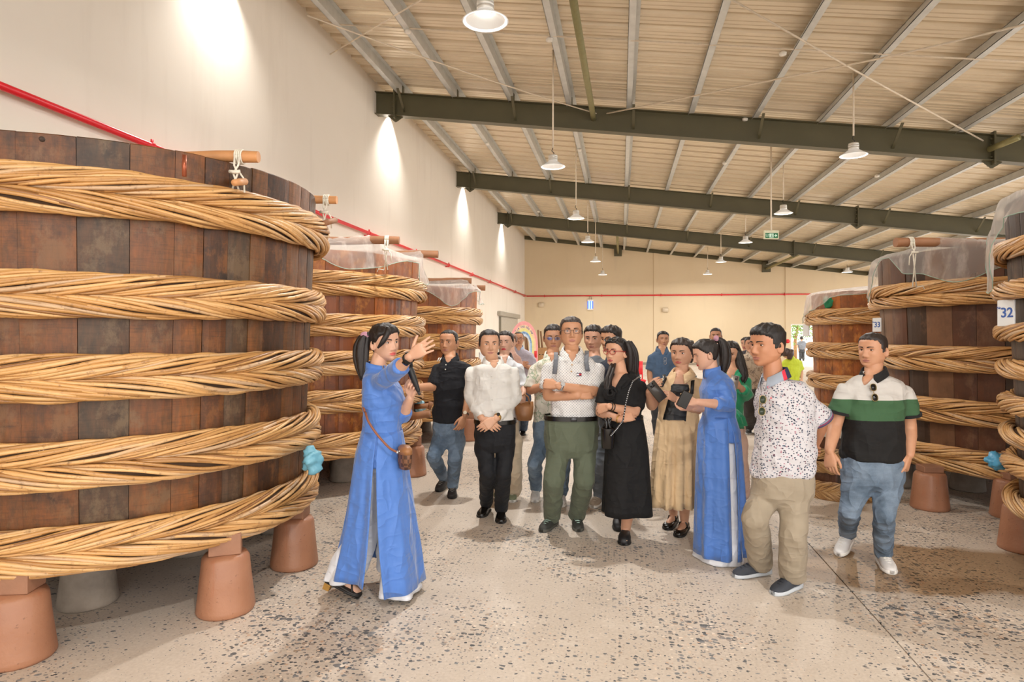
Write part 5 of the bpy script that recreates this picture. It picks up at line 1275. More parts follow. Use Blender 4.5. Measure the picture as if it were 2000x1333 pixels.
# ------------------------------------------------ 1 guide in blue with microphone
def guide():
    s = Person(735, 1160, 'woman in blue tunic and ponytail pointing, holding a microphone', tone='e3b396', seed=11, female=True)
    s.gaze = -.003
    s.head(766, 669, 70, 38, 2, -3, d=.03, eyes='normal', neck=(733, 724, .0))
    s.hair(th_top=.016, th_side=.013, front=.058, side_len=.0, nape=-.075, bang=.012, part=.03)
    mane(s, [(722, 652, 0), (711, 657, 0), (706, 675, 0), (705, 697, 0), (706, 718, .01), (707, 740, .02)], [.02, .03, .046, .048, .036, .016], 12, 3)
    plock(s, [(757, 640, .09), (758, 650, .105), (748, 668, .115), (738, 680, .10)], [.012, .018, .016, .006], 8)
    s.lip = plain('lips_coral', 'd0605a', .35)
    BL = cloth('ao_dai_blue', '4a78c4', .55, .05, .3); WH = cloth('white_satin', 'dfe1e6', .45, .03, .2)
    t = Geo()
    secs = [(717, 719, 746, .05, .05), (726, 714, 757, .085, .10), (737, 711, 767, .14, .15), (752, 710, 778, .165, .165), (770, 710, 787, .165, .165), (783, 709, 792, .16, .165), (795, 710, 789, .145, .15), (812, 711, 783, .135, .14), (836, 710, 782, .125, .13), (862, 704, 786, .155, .155), (888, 697, 790, .175, .175), (905, 697, 790, .17, .17)]
    s.torso(secs, t); s.torso(secs[:-2], s.body, .9)
    s.arm((741, 742, .13), (777, 722, .33), (801, 697, .45), (845, 670, .52), 'R', (0, .1, 1), 'flat', slv=1.3, slv_r=(.066, .058, .056), shirt=t, hk=1.02)
    s.arm((752, 746, -.12), (788, 812, -.02), (801, 778, .10), (811, 746, .13), 'L', (.55, 0, -.85), 'grip', hk=1.0, slv=1.3, slv_r=(.062, .05, .048), shirt=t)
    s.garment('tunic', t, BL, .003, .009, wl=(.05, .16))
    s.collar((733, 722, 0), 50, BL, r=.056, hgt=.035, gap=6, drop=.012, stand=True)
    lv = [(840, 708, 785, .135, .135), (885, 696, 792, .18, .18), (930, 690, 797, .20, .20), (1000, 680, 806, .23, .22), (1060, 668, 815, .25, .24)]
    obj('tunic_panel', skirt(s, lv + [(1138, 660, 825, .27, .26)], lambda t_: -92, lambda t_: 88 - 15 * t_ ** 1.6, folds=7, amp=.006, seed=3), BL, s.root)
    obj('tunic_panel', skirt(s, lv + [(1114, 655, 820, .26, .25)], lambda t_: 91 + 3 * t_, lambda t_: 270, folds=8, amp=.012, seed=5), BL, s.root)
    h1, t1 = fl(748, 1153), fl(815, 1153); h2, t2 = fl(652, 1163), fl(694, 1166)
    a1, a2 = anklept(h1, t1, .05), anklept(h2, t2, .045)
    tr = Geo(); s.leg((755, 895, -.03), (768, 1015, .0), a1, tr, (.085, .085, .09)); s.leg((727, 905, .05), (716, 1015, .03), a2, tr, (.08, .06, .06)); s.torso([(838, 716, 778, .10, .10), (890, 708, 780, .13, .13), (915, 710, 780, .13, .13)], tr)
    for px, py, d0, r_ in ((779, 1150, .02, .125), (672, 1140, .05, .11)):
        pass
    s.garment('trousers', tr, WH, .006, .011)
    obj('trouser_hem', skirt(s, [(1040, 748, 796, .12, .11), (1100, 746, 808, .15, .13), (1151, 743, 820, .18, .15)], folds=5, amp=.012, seed=2), WH, s.root)
    obj('trouser_hem', skirt(s, [(1015, 700, 744, .07, .07), (1070, 668, 734, .10, .09), (1108, 646, 720, .12, .1), (1129, 637, 707, .12, .1)], folds=5, amp=.012, seed=4), WH, s.root)
    BK = plain('black_sandal', '221d1a', .5)
    for hh, tt, lift in ((h1, t1, .05), (h2, t2, .085)):
        sh, w = shoe(s.root, hh, tt, 'sandal', BK, plain('black_sandal_sole', '1a1715', .5), .245, lift, name='sandal')
        g = Geo(); v = [[-.036, .12, .03], [-.03, .13, .06], [0, .135, .068], [.03, .13, .06], [.036, .12, .03]]; tube(w(v), .007, 6, geo=g)
        for q in (-1, 1): tube(w([[q * .036, .19, .02], [q * .01, .165, .055], [-q * .03, .13, .06]]), .006, 6, geo=g); tube(w([[q * .03, .02, .03], [q * .034, .08, .06], [0, .13, .068]]), .006, 6, geo=g)
        obj('strap', g, BK, sh); g = Geo(); v = box((-.02, .004, -lift * .98), (.02, .045, .012)).verts(); g.add(w(v) if lift < .06 else w(v * np.array([1, 1, .55])), ring_faces(2, 4)); obj('gold_heel', g, GOLD, sh, smooth=False)
        gf = Geo(); cone(w([[0, .06, .05]])[0], w([[0, .2, .025]])[0], .032, .022, 12, s.body)
        for q in range(5): cone(w([[-.026 + q * .013, .2, .024]])[0], w([[-.024 + q * .012, .232 - .004 * abs(q - 1), .018]])[0], .009, .008, 8, s.body)
    s.finish()
    s.watch('R', BLACKP, plain('watch_glass', '0c0c10', .1), r=.030, big=.018, square=True, up=TV * .9 - UP * .2 + RV * .1)
    g = Geo(); ball(s.p((713, 655, 0)), (.03, .022, .022), g); obj('hair_tie', g, plain('pink_tie', 'b9899a', .7), s.root)
    # microphone
    W_, d, f, E = s.wrist['L']; a, b = s.p((800, 719, .165)), s.p((820, 772, .155))
    r = thing('microphone', a, 'black handheld microphone gripped by the woman in blue', 'microphone'); dd = b - a
    obj('handle', tube([a, a + dd * .1, a + dd * .5, a + dd * .82, a + dd * .86], [.019, .021, .018, .0125, .011], 16), BLACKP, r, angle=40)
    obj('antenna_tip', tube([a + dd * .86, a + dd * 1.0], [.009, .0075], 12), plain('mic_tip', '2a2a2c', .4), r)
    g = Geo(); ball(a - unit(dd) * .018, .026, g, 18, 12); obj('grille', g, plain('mic_grille', '2c2c2e', .5, .6, .2, 200, .6), r)
    # shoulder bag
    r = thing('shoulder_bag', s.p((789, 885, .12)), 'small brown checked shoulder bag hanging by the woman in blue', 'bag')
    CH = NT('checked_canvas'); ck = CH.n('ShaderNodeTexChecker'); ck.inputs['Scale'].default_value = 42; ck.inputs['Color1'].default_value = (*srgb('7a5238'), 1); ck.inputs['Color2'].default_value = (*srgb('4a2f20'), 1); CH.l(CH.coord(), ck.inputs['Vector']); CH.base(ck.outputs['Color']); CH.set(Roughness=.5)
    TAN = plain('tan_leather', '96663d', .45); g = Geo(); c = s.p((791, 893, .14)); ax = np.array([unit(RV * .45 + TV * .9), unit(TV * .45 - RV * .9), UP]); v = []
    t_ = np.arange(20) / 20 * 2 * math.pi
    for z, a_, b_ in ((-.075, .02, .012), (-.068, .05, .03), (-.03, .068, .038), (.02, .075, .038), (.05, .07, .034), (.062, .05, .02)):
        v.append(c + np.outer(np.cos(t_) * a_, ax[0]) + np.outer(np.sin(t_) * b_, ax[1]) + UP * z)
    g.add(np.concatenate(v), ring_faces(6, 20)); obj('bag_body', g, CH.m, r)
    g = Geo(); v = [c + np.outer(np.cos(t_) * a_, ax[0]) + np.outer(np.sin(t_) * b_, ax[1]) + UP * z for z, a_, b_ in ((.022, .077, .04), (.052, .073, .037), (.066, .052, .024), (.07, .02, .01))]
    g.add(np.concatenate(v), ring_faces(4, 20)); obj('bag_flap', g, TAN, r)
    st = [(714, 806, .15), (718, 822, .19), (735, 848, .21), (760, 876, .20), (776, 884, .175)]; P = np.array([s.p(q) for q in st]); u = np.linspace(0, 1, 24); Q = np.stack([np.interp(u, np.linspace(0, 1, len(P)), P[:, k]) for k in range(3)], 1)
    for _ in range(3): Q[1:-1] = (Q[:-2] + 2 * Q[1:-1] + Q[2:]) / 4
    g = tube(Q, .007, 8); obj('strap', g, plain('brown_strap', '8a5337', .5), r); g = Geo(); ball(Q[-1], .011, g, 8, 6); tube([Q[-1], c + UP * .05], .005, 6, geo=g); obj('buckle', g, STEEL, r)
    st = [(712, 804, .15), (709, 790, .05), (712, 770, -.14), (730, 735, -.19)]; P = np.array([s.p(q) for q in st]); obj('strap', tube(P, .007, 8), plain('brown_strap2', '8a5337', .5), r)
guide()

# ------------------------------------------------ 2 man in black polo
def shirtman(px, py, label, seed, tone, head, nb, shl, shr, rest, shirt_m, arms, pants_secs, hips, knees, feet, pants_m, shoe_kind, shoe_m, sole_m, slv, slv_r=(.07, .074), hair=None, yaw=0, cut=(.075, .045), collar=True, zc=None, dep=(.10, .11), legr=(.098, .076, .068), female=False, detail=1, wr=.006, collar_m=None, laces=None, names=('shirt', 'trousers'), shoe_name='shoe', shoe_L=.265, cuff=None, lips=None, bodyd=0.0, haircol='1d1613', eyes='narrow', lens=None, collar_kw={}, gaze=0.0, armr=(.052, .042, .028), hide_legs=False):
    s = Person(px, py, label, zc, tone, seed, female, detail); s.gaze = gaze
    if lips: s.lip = lips
    hk = dict(head); s.head(neck=nb, eyes=eyes, **hk); s.hair(col=haircol, **(hair or {}))
    t = Geo(); upper(s, nb, shl, shr, rest, t, dep, bodyd); upper(s, nb, shl, shr, rest, s.body, dep, bodyd, .85)
    for a in arms:
        s.arm(*a['j'], a['side'], a.get('dors', (0, 0, 1)), a.get('pose', 'relaxed'), r=a.get('r', armr), slv=a.get('slv', slv), slv_r=a.get('slv_r', slv_r), shirt=t)
    s.garment(names[0], t, shirt_m, wr, cut=s.vneck(nb, cut[0], cut[1], yaw) if cut else None)
    if collar: s.collar(nb, yaw, collar_m or shirt_m, **collar_kw)
    if not hide_legs:
        tr = Geo(); s.torso(pants_secs, tr); s.torso(pants_secs, s.body, .88)
        for hp, kn, (h, to, lift) in zip(hips, knees, feet):
            hw, tw = fl(*h), fl(*to); an = anklept(hw, tw, lift, .075); s.leg(hp, kn, an, tr, legr, cuff=cuff)
            shoe(s.root, hw, tw, shoe_kind, shoe_m, sole_m, shoe_L, lift, name=shoe_name, lacem=laces)
        s.garment(names[1], tr, pants_m, .0035, squash=(.6, .6, 1.8), wl=(.06, .16))
    s.finish(); return s
def belt(s, secs, mat, buckle=None, bm=None, hgt=.017):
    g = Geo(); py, xl, xr, dn, df = secs; t = np.arange(40) / 40 * 2 * math.pi; v = []
    c = s.p(((xl + xr) / 2, py)); a = (xr - xl) / 2 * s.k
    for z, o in ((-hgt, .0), (-hgt, .007), (hgt, .007), (hgt, .0)):
        cs, sn = np.cos(t), np.sin(t); v.append(c + UP * z + ((np.sign(cs) * np.abs(cs) ** .82) * (a + o))[:, None] * RV + (np.sign(sn) * np.abs(sn) ** .82 * (np.where(sn > 0, dn, df) + o))[:, None] * TV)
    V_ = np.concatenate(v); n = 40; g.add(V_, [(i * n + j, i * n + (j + 1) % n, ((i + 1) % 4) * n + (j + 1) % n, ((i + 1) % 4) * n + j) for i in range(4) for j in range(n)])
    o = obj('belt', g, mat, s.root, angle=50)
    if buckle: obj('belt_buckle', obox(c + TV * (dn + .009) + RV * buckle * s.k, np.array([RV, FV, UP]), (.024, .005, hgt * .95), bev=.003), bm or STEEL, o)
    return o
def buttons(s, pts, m, r=.006):
    for q in pts:
        p = s.p(q); obj('button', tube([p, p + TV * .006], r, 10), m, s.root)
NAVYK = cloth('black_polo', '0e1018', .85, .05, .02)
s = shirtman(866, 980, 'man in black polo shirt and faded jeans beside the guide\'s raised hand', 21, 'd09a76',
    dict(px=870, py=669, h=49, yaw=-24, fat=.002, jaw=.003), (879, 701, .0), (853, 712), (913, 713), [(735, 849, 911, .115, .12), (760, 848, 908, .125, .12), (790, 846, 907, .135, .12), (814, 844, 907, .13, .12), (824, 845, 906, .12, .115)], NAVYK,
    [dict(j=((854, 716, .0), (848, 756, .06), (808, 757, .22), (798, 757, .26)), side='R', dors=(0, 1, .3), pose='hold'), dict(j=((912, 717, .0), (917, 770, .0), (908, 813, .09), (899, 836, .13)), side='L', dors=(.6, .1, .8), pose='relaxed')],
    [(816, 846, 906, .115, .115), (838, 845, 907, .125, .13), (862, 846, 906, .11, .12), (872, 858, 894, .08, .08)], [(860, 862, .02), (892, 862, .0)], [(847, 893, .10), (889, 895, .06)],
    [((876, 948), (850, 966), .03), ((886, 955), (881, 985), 0)], jeans('jeans_faded', '4d5f73', '8296ab'), 'sneaker', plain('trail_shoe', '2d2725', .7), SOLE_B, .95, (.066, .07), hair=dict(th_top=.008, th_side=.004, front=.072, temple=.010), yaw=-15, cut=(.05, .035), legr=(.09, .068, .055), laces=plain('grey_lace', '8a857d', .8), haircol='221d1b')
buttons(s, [(871, 713, .115), (870, 722, .12)], WHITE)
g = Geo()
for k in (0, 1):
    P = [s.p((858 + k * 4, 698 + 1, .05)), s.p((854 + k * 4, 706, .07))]; tube(P, .0045, 6, geo=g)
obj('shoulder_stripe', g, WHITE, s.root)
s.watch('L', plain('brown_strap_w', '5a3d2b', .5), plain('watch_cream', 'd8cbb6', .3), r=.032, big=.017)

# ------------------------------------------------ 3 man in white shirt
WSH = cloth('white_shirt', 'd6d3cd', .8, .03, .1)
s = shirtman(957, 1028, 'man in white long-sleeved shirt and black trousers, hands clasped', 31, 'dcab8b',
    dict(px=958, py=672, h=54, yaw=8, pitch=3, fat=.003, jaw=.002), (963, 708, .0), (921, 717), (1003, 717), [(745, 921, 1004, .12, .12), (775, 922, 1003, .135, .125), (800, 925, 1003, .145, .12), (822, 928, 1004, .145, .12), (832, 930, 1004, .13, .115)], WSH,
    [dict(j=((921, 722, .0), (917, 776, .02), (941, 818, .16), (957, 829, .19)), side='R', dors=(-.1, .3, 1), pose='tuck'), dict(j=((1003, 722, .0), (1007, 780, .0), (969, 818, .18), (949, 832, .22)), side='L', dors=(.2, .3, 1), pose='tuck')],
    [(818, 928, 1006, .135, .12), (840, 926, 1008, .14, .13), (868, 927, 1006, .12, .13), (882, 940, 992, .09, .1)], [(945, 868, .0), (988, 868, .0)], [(951, 925, .04), (984, 925, .05)],
    [((955, 996), (936, 1014), 0), ((979, 1000), (978, 1033), 0)], cloth('black_trousers', '0f1015', .8, .05, .0), 'leather', LEATHER, SOLE_B, 1.92, (.063, .054, .042), hair=dict(th_top=.015, th_side=.009, front=.070, temple=.008, bang=.0), yaw=5, cut=(.06, .035), legr=(.084, .064, .057), collar_kw=dict(hgt=.045, flare=.03))
belt(s, (822, 927, 1007, .142, .125), LEATHER); buttons(s, [(960, 735, .125), (960, 758, .132), (961, 781, .142), (961, 803, .148)], WSH, .005)
s.watch('L', GOLD, plain('watch_dark', '2a2622', .2), r=.030, big=.014)
plock(s, [(962, 645, .10), (966, 652, .13), (967, 659, .125)], [.012, .009, .003], 8) if False else None

# ------------------------------------------------ 4 tall man, arms crossed
LAT = lattice('lattice_jersey', 'dedcd9', '5c6675', .021)
s = shirtman(1098, 1050, 'tall man in white patterned polo and olive trousers, arms crossed', 41, 'cf9a76',
    dict(px=1117, py=649, h=59, yaw=4, pitch=-5, fat=.003, jaw=.004), (1117, 690, .0), (1073, 709), (1166, 709), [(735, 1074, 1165, .125, .12), (765, 1075, 1166, .135, .12), (795, 1076, 1166, .14, .12), (808, 1075, 1167, .132, .118), (815, 1079, 1163, .125, .11), (825, 1080, 1162, .11, .10)], LAT,
    [dict(j=((1073, 716, .0), (1070, 774, .05), (1128, 774, .17), (1152, 770, .15)), side='R', dors=(.1, .3, 1), pose='tuck', slv=.72), dict(j=((1166, 717, .0), (1159, 766, .10), (1090, 754, .22), (1068, 750, .20)), side='L', dors=(-.2, .5, 1), pose='grip', slv=.85)],
    [(814, 1065, 1168, .13, .125), (838, 1062, 1169, .14, .14), (875, 1064, 1168, .13, .14), (892, 1080, 1152, .1, .1)], [(1091, 880, .0), (1141, 880, .0)], [(1081, 940, .06), (1141, 940, .05)],
    [((1092, 1020), (1050, 1046), 0), ((1122, 1012), (1134, 1051), 0)], cloth('olive_chinos', '59604d', .8, .06, .05), 'sneaker', plain('hiking_shoe', '34342f', .7), plain('hiking_sole', '4c4a42', .7), .85, (.074, .078), hair=dict(th_top=.016, th_side=.008, front=.064, temple=.004), yaw=3, cut=(.075, .042), legr=(.098, .082, .07), haircol='3a312c', laces=plain('mint_lace', 'a9c4b4', .8), shoe_L=.28, gaze=.002, collar_kw=dict(hgt=.045, flare=.034, drop=.06))
s.glasses(plain('thin_bronze', '6e5646', .3, .6), LENS, .022, .0165)
belt(s, (815, 1064, 1168, .142, .13), LEATHER, 1, plain('gunmetal', '4a4a4c', .3, .7)); buttons(s, [(1117, 713, .11), (1116, 726, .12)], plain('amber_button', 'c09a68', .4))
s.watch('L', STEEL, plain('watch_silver', 'c9ccd0', .2, .4), r=.031, big=.018)
for a_, b_ in (((1086, 693), (1083, 731)), ((1146, 690), (1148, 726))):
    P = [s.p((a_[0], a_[1] - 4, -.02)), s.p((a_[0], a_[1] + 2, .07)), s.p((a_[0] - 1, (a_[1] + b_[1]) / 2, .135)), s.p((b_[0], b_[1], .135))]; g = Geo(); v = []
    for q in P: v += [q - RV * .017, q + RV * .017]
    g.add(np.array(v), [(0, 1, 3, 2), (2, 3, 5, 4), (4, 5, 7, 6)]); obj('backpack_strap', solid(g.mesh('x'), .006, 0), cloth('grey_strap', '6d7178', .8), s.root)
p = s.p((1131, 732, .142)); g1 = obox(p, np.array([RV, FV, UP]), (.018, .004, .011)); e_ = obj('chest_emblem', g1, plain('emblem_white', 'e6e6ea', .7), s.root, smooth=False)
obj('emblem_red', obox(p + RV * .009 + TV * .002, np.array([RV, FV, UP]), (.009, .004, .0075)), plain('emblem_red', 'b3202c', .7), e_, smooth=False)
for zz in (.0092, -.0092): obj('emblem_navy', obox(p + UP * zz + TV * .003, np.array([RV, FV, UP]), (.018, .004, .0026)), plain('emblem_navy', '1d2440', .7), e_, smooth=False)

# ------------------------------------------------ 5 man in leafy shirt with blue lenses, behind the tall man
LEAFY = leafy('leafy_shirt', 'dcd8cb', 'b9b79a', '8fa487', 13)
s = shirtman(1066, 990, 'man in pale leafy shirt and blue-tinted glasses behind the tall man', 51, 'd09a78',
    dict(px=1081, py=659, h=50, yaw=2, pitch=6, fat=.003), (1080, 697, .0), (1042, 710), (1118, 710), [(740, 1043, 1117, .115, .12), (770, 1044, 1116, .125, .12), (800, 1043, 1116, .125, .12), (820, 1042, 1116, .12, .12), (829, 1043, 1115, .11, .11)], LEAFY,
    [dict(j=((1044, 717, .0), (1036, 763, .04), (1068, 752, .19), (1085, 748, .2)), side='R', dors=(0, .3, 1), pose='tuck'), dict(j=((1117, 717, .0), (1124, 766, .03), (1085, 760, .19), (1066, 762, .17)), side='L', dors=(0, .3, 1), pose='tuck')],
    [(812, 1043, 1115, .115, .12), (838, 1040, 1117, .125, .13), (868, 1042, 1116, .11, .12), (880, 1055, 1102, .08, .09)], [(1060, 868, .0), (1098, 868, .0)], [(1044, 905, .1), (1100, 910, .05)],
    [((1049, 964), (1043, 990), .02), ((1097, 972), (1096, 999), 0)], jeans('jeans_light', '5b7086', '93a8bd'), 'sneaker', plain('white_trainer', 'd9d6d2', .6), SOLE_W, .9, (.068, .072), hair=dict(th_top=.013, th_side=.005, front=.062), yaw=2, cut=(.08, .04), legr=(.088, .066, .056), eyes='down')
s.glasses(plain('thin_silver', '8a8a90', .3, .7), LENSB, .0205, .0125)

# ------------------------------------------------ 6, 7 two young men behind the woman in black
s = shirtman(1166, 972, 'young man with short cropped hair, his face showing behind the tall man\'s shoulder', 61, 'd8a58a', dict(px=1155, py=661, h=50, yaw=-14, pitch=4), (1162, 700, .0), (1133, 712), (1198, 712), [(745, 1134, 1197, .11, .11), (790, 1136, 1195, .115, .11), (815, 1136, 1195, .11, .11)], cloth('grey_tee', '6b7078', .85),
    [dict(j=((1135, 718, 0), (1131, 765, 0), (1150, 790, .15), (1160, 795, .18)), side='R', pose='tuck'), dict(j=((1197, 718, 0), (1201, 768, 0), (1196, 810, .05), (1195, 830, .06)), side='L')],
    [(806, 1136, 1195, .11, .11), (840, 1134, 1197, .12, .12), (862, 1140, 1190, .1, .1)], [(1150, 855, 0), (1180, 855, 0)], [(1148, 905, .05), (1182, 905, .05)], [((1146, 962), (1142, 982), 0), ((1184, 962), (1186, 982), 0)], cloth('dark_trousers', '32343a', .8), 'sneaker', plain('tan_shoe', 'b59b82', .7), SOLE_W, .9, (.066, .07), hair=dict(th_top=.018, th_side=.005, front=.060), yaw=-10, cut=None, collar=False, detail=2)
s = shirtman(1176, 998, 'young man in navy polo looking left, behind the woman in black', 71, 'd09c78', dict(px=1183, py=663, h=51, yaw=-38, pitch=2), (1200, 703, .0), (1166, 715), (1237, 715), [(745, 1167, 1236, .115, .115), (790, 1170, 1233, .12, .12), (815, 1170, 1233, .12, .12), (825, 1171, 1232, .11, .11)], cloth('navy_polo', '1d2536', .85),
    [dict(j=((1168, 720, .02), (1166, 768, .05), (1164, 768, .27), (1166, 760, .35)), side='R', dors=(0, 1, .3), pose='tuck'), dict(j=((1236, 720, 0), (1243, 772, 0), (1225, 800, .15), (1212, 800, .2)), side='L', pose='tuck')],
    [(815, 1170, 1234, .115, .12), (845, 1168, 1236, .125, .13), (868, 1176, 1228, .1, .11)], [(1186, 862, 0), (1220, 862, 0)], [(1170, 915, .06), (1220, 915, .05)], [((1180, 978), (1152, 997), 0), ((1200, 984), (1194, 1000), 0)], jeans('jeans_grey', '555d66', '8a939c'), 'sneaker', plain('beige_shoe', 'b3a390', .7), SOLE_W, .9, (.068, .072), hair=dict(th_top=.022, th_side=.009, front=.056, bang=.004), yaw=-30, cut=(.05, .035), laces=plain('beige_lace', 'd9cfc0', .8), legr=(.088, .066, .058))
p = s.p((1167, 752, .33)); r = thing('phone', p, 'dark phone held by the young man in navy, behind the tall man\'s elbow', 'phone'); obj('phone_body', obox(p, np.array([unit(RV + UP * .5), FV, unit(UP - RV * .5)]), (.075, .005, .037), bev=.004), BLACKP, r); obj('phone_screen', obox(p - FV * .0055, np.array([unit(RV + UP * .5), FV, unit(UP - RV * .5)]), (.07, .001, .034)), plain('screen_dark', '0e0f12', .1), r, smooth=False)

# ------------------------------------------------ 8 woman in black dress
def black_dress():
    s = Person(1215, 1062, 'woman in black dress with red glasses and long hair, arms crossed', tone='d9a686', seed=81, female=True)
    BD = cloth('black_crepe', '090809', .85, .08, .0)
    s.head(px=1193, py=688, h=55, yaw=-36, pitch=-2, neck=(1214, 733, .0)); s.hair(th_top=.014, th_side=.012, front=.060, side_len=-.01, nape=-.08, part=-.02, bang=-.004)
    mane(s, [(1222, 668, -.02), (1231, 688, -.02), (1233, 712, -.03), (1233, 735, -.04), (1232, 758, -.08)], [.04, .05, .05, .045, .03], 14, 5); mane(s, [(1220, 690, -.06), (1222, 720, -.08), (1224, 752, -.1)], [.05, .055, .04], 8, 6)
    mane(s, [(1204, 676, -.06), (1199, 702, -.05), (1195, 724, .04), (1187, 746, .125), (1185, 770, .15)], [.02, .026, .028, .032, .02], 10, 7)
    t = Geo(); rest = [(770, 1180, 1254, .125, .115), (785, 1182, 1253, .12, .11), (812, 1184, 1252, .11, .11), (828, 1184, 1255, .115, .12), (850, 1184, 1260, .13, .14)]
    nb, a, b = (1214, 734, 0), (1182, 745), (1252, 743)
    upper(s, nb, a, b, rest, t, (.095, .1)); upper(s, nb, a, b, rest, s.body, (.095, .1), 0, .88)
    s.arm((1184, 752, .02), (1172, 806, .06), (1212, 820, .17), (1232, 814, .15), 'R', (.1, .4, 1), 'tuck', slv=.68, slv_r=(.062, .066), shirt=t); s.arm((1251, 752, .0), (1240, 806, .09), (1189, 794, .20), (1170, 800, .14), 'L', (-.2, .5, .9), 'tuck', slv=.8, slv_r=(.064, .07), shirt=t)
    s.garment('bodice', t, BD, .003, cut=s.vneck(nb, .13, .035, -30), wl=(.08, .2)); s.collar(nb, -30, BD, r=.062, hgt=.03, flare=.05, gap=30, drop=.09)
    obj('skirt', skirt(s, [(812, 1182, 1254, .112, .112), (845, 1183, 1261, .135, .14), (880, 1182, 1266, .14, .15), (940, 1179, 1269, .15, .15), (1003, 1176, 1273, .16, .16)], folds=4, amp=.01, seed=6), BD, s.root)
    belt(s, (815, 1182, 1254, .114, .114), LEATHER, hgt=.012)
    g = Geo()
    for k in range(3):                                                      # fabric rose
        c = s.p((1191, 768, .135 + .012 * k)); tt = np.linspace(0, 5.5, 20); tube(c + np.outer(np.cos(tt + k) * (.045 - .012 * k) , RV) + np.outer(np.sin(tt + k) * (.045 - .012 * k), UP), .011, 8, geo=g)
    obj('fabric_rose', g, BD, s.root)
    CL = plain('black_clog', '1b1a1b', .5); h1, t1 = fl(1224, 1045), fl(1217, 1071); h2, t2 = fl(1212, 1020), fl(1206, 1044)
    for i, (h, t_, lift) in enumerate(((h1, t1, 0), (h2, t2, .06))):
        an = anklept(h, t_, lift, .07); s.leg((1240 if i == 0 else 1210, 870, 0), (1234 if i == 0 else 1211, 945, .06 - .03 * i), an); sh, w = shoe(s.root, h, t_, 'clog', CL, SOLE_B, .245, lift, name='clog', wide=1.05)
        cone(w([[0, .05, .07]])[0], w([[0, .12, .05]])[0], .034, .03, 12, s.body)
        for (x_, y_, c_) in ((.016, .20, 'd99ab5'), (-.018, .19, 'c9c4bf'), (.0, .222, 'd9b08a'), (-.02, .225, 'd9b08a'), (.022, .172, '7f9cc4')): obj('charm', Geo().add(ball(w([[x_, y_, .062 - (y_ - .17) * .45]])[0], .0085, n=8, k=6).verts(), ring_faces(6, 8)), plain('charm_' + c_, c_, .4), sh)
    s.finish(); s.glasses(plain('red_frame', '9c2f2b', .3), LENS, .022, .018, thick=.0022)
    BR = plain('black_beads', '2a211d', .3)
    for sd, k in (('L', 2), ('R', 1)):
        W_, d, f, E = s.wrist[sd]; a_, b_ = frame(f)
        for q in range(k): c = W_ - f * (.015 + .02 * q); tt = np.linspace(0, 2 * math.pi, 20)[:-1]; tube(c + np.outer(np.cos(tt), a_) * .029 + np.outer(np.sin(tt), b_) * .029, .0045, 6, geo=(g := Geo()), closed=True); obj('bracelet', g, BR if sd == 'L' else GOLD, s.root)
    # sunglasses pushed up into the hair
    hd = s.hd; r = thing('sunglasses', hd.w([[0, .05, .1]])[0], 'sunglasses pushed up on the hair of the woman in black', 'sunglasses'); g = Geo(); L = Geo(); tt = np.arange(20) / 20 * 2 * math.pi
    for sx in (-1, 1):
        P = np.stack([sx * .032 + np.cos(tt) * .026, .078 - np.sin(tt) * .018, .102 + np.sin(tt) * .020], 1); tube(hd.w(P), .003, 6, geo=g, closed=True); L.add(hd.w(np.concatenate([P, P.mean(0)[None]])), [(i, (i + 1) % 20, 20) for i in range(20)])
        tube(hd.w([[sx * .058, .07, .11], [sx * .085, .03, .095], [sx * .094, -.03, .06]]), .003, 6, geo=g)
    tube(hd.w([[-.008, .08, .105], [.008, .08, .105]]), .003, 6, geo=g); obj('frame', g, BLACKP, r); obj('lens', L, m_lens('smoke_lens', '8a8480', .05, .6), r)
    # bucket bag on a chain
    c = s.p((1187, 853, .17)); r = thing('bucket_bag', c, 'small black cylindrical bag on a chain at the woman in black\'s hip', 'bag')
    obj('bag_body', lathe([(.0, -.085), (.042, -.085), (.046, -.08), (.05, .05), (.05, .06), (.046, .062), (.0, .062)], c, 24), LEATHER, r, angle=40)
    g = Geo()
    for k in range(6): a_ = k * 1.05; tube([c + UP * .06 + RV * .03 * math.cos(a_) + TV * .03 * math.sin(a_), c + UP * .1 + RV * .012 * math.cos(a_), c + UP * (.135) + RV * .03 * math.cos(a_ + .5) + TV * .02 * math.sin(a_)], [.012, .009, .006], 7, geo=g)
    obj('gathered_top', g, LEATHER, r)
    st = [(1192, 853, .235), (1205, 838, .235), (1217, 822, .24), (1222, 790, .225), (1228, 765, .17), (1236, 745, .13), (1247, 737, .06), (1250, 738, -.03)]; P = np.array([s.p(q) for q in st]); N = 90; u = np.linspace(0, 1, N); Q = np.stack([np.interp(u, np.linspace(0, 1, len(P)), P[:, k]) for k in range(3)], 1); g = Geo(); gl = Geo()
    for i in range(N - 1):
        ball((Q[i] + Q[i + 1]) / 2, .0065, g if i % 2 else gl, 6, 5)
    obj('chain', g, STEEL, r); obj('chain_leather', gl, LEATHER, r)
black_dress()

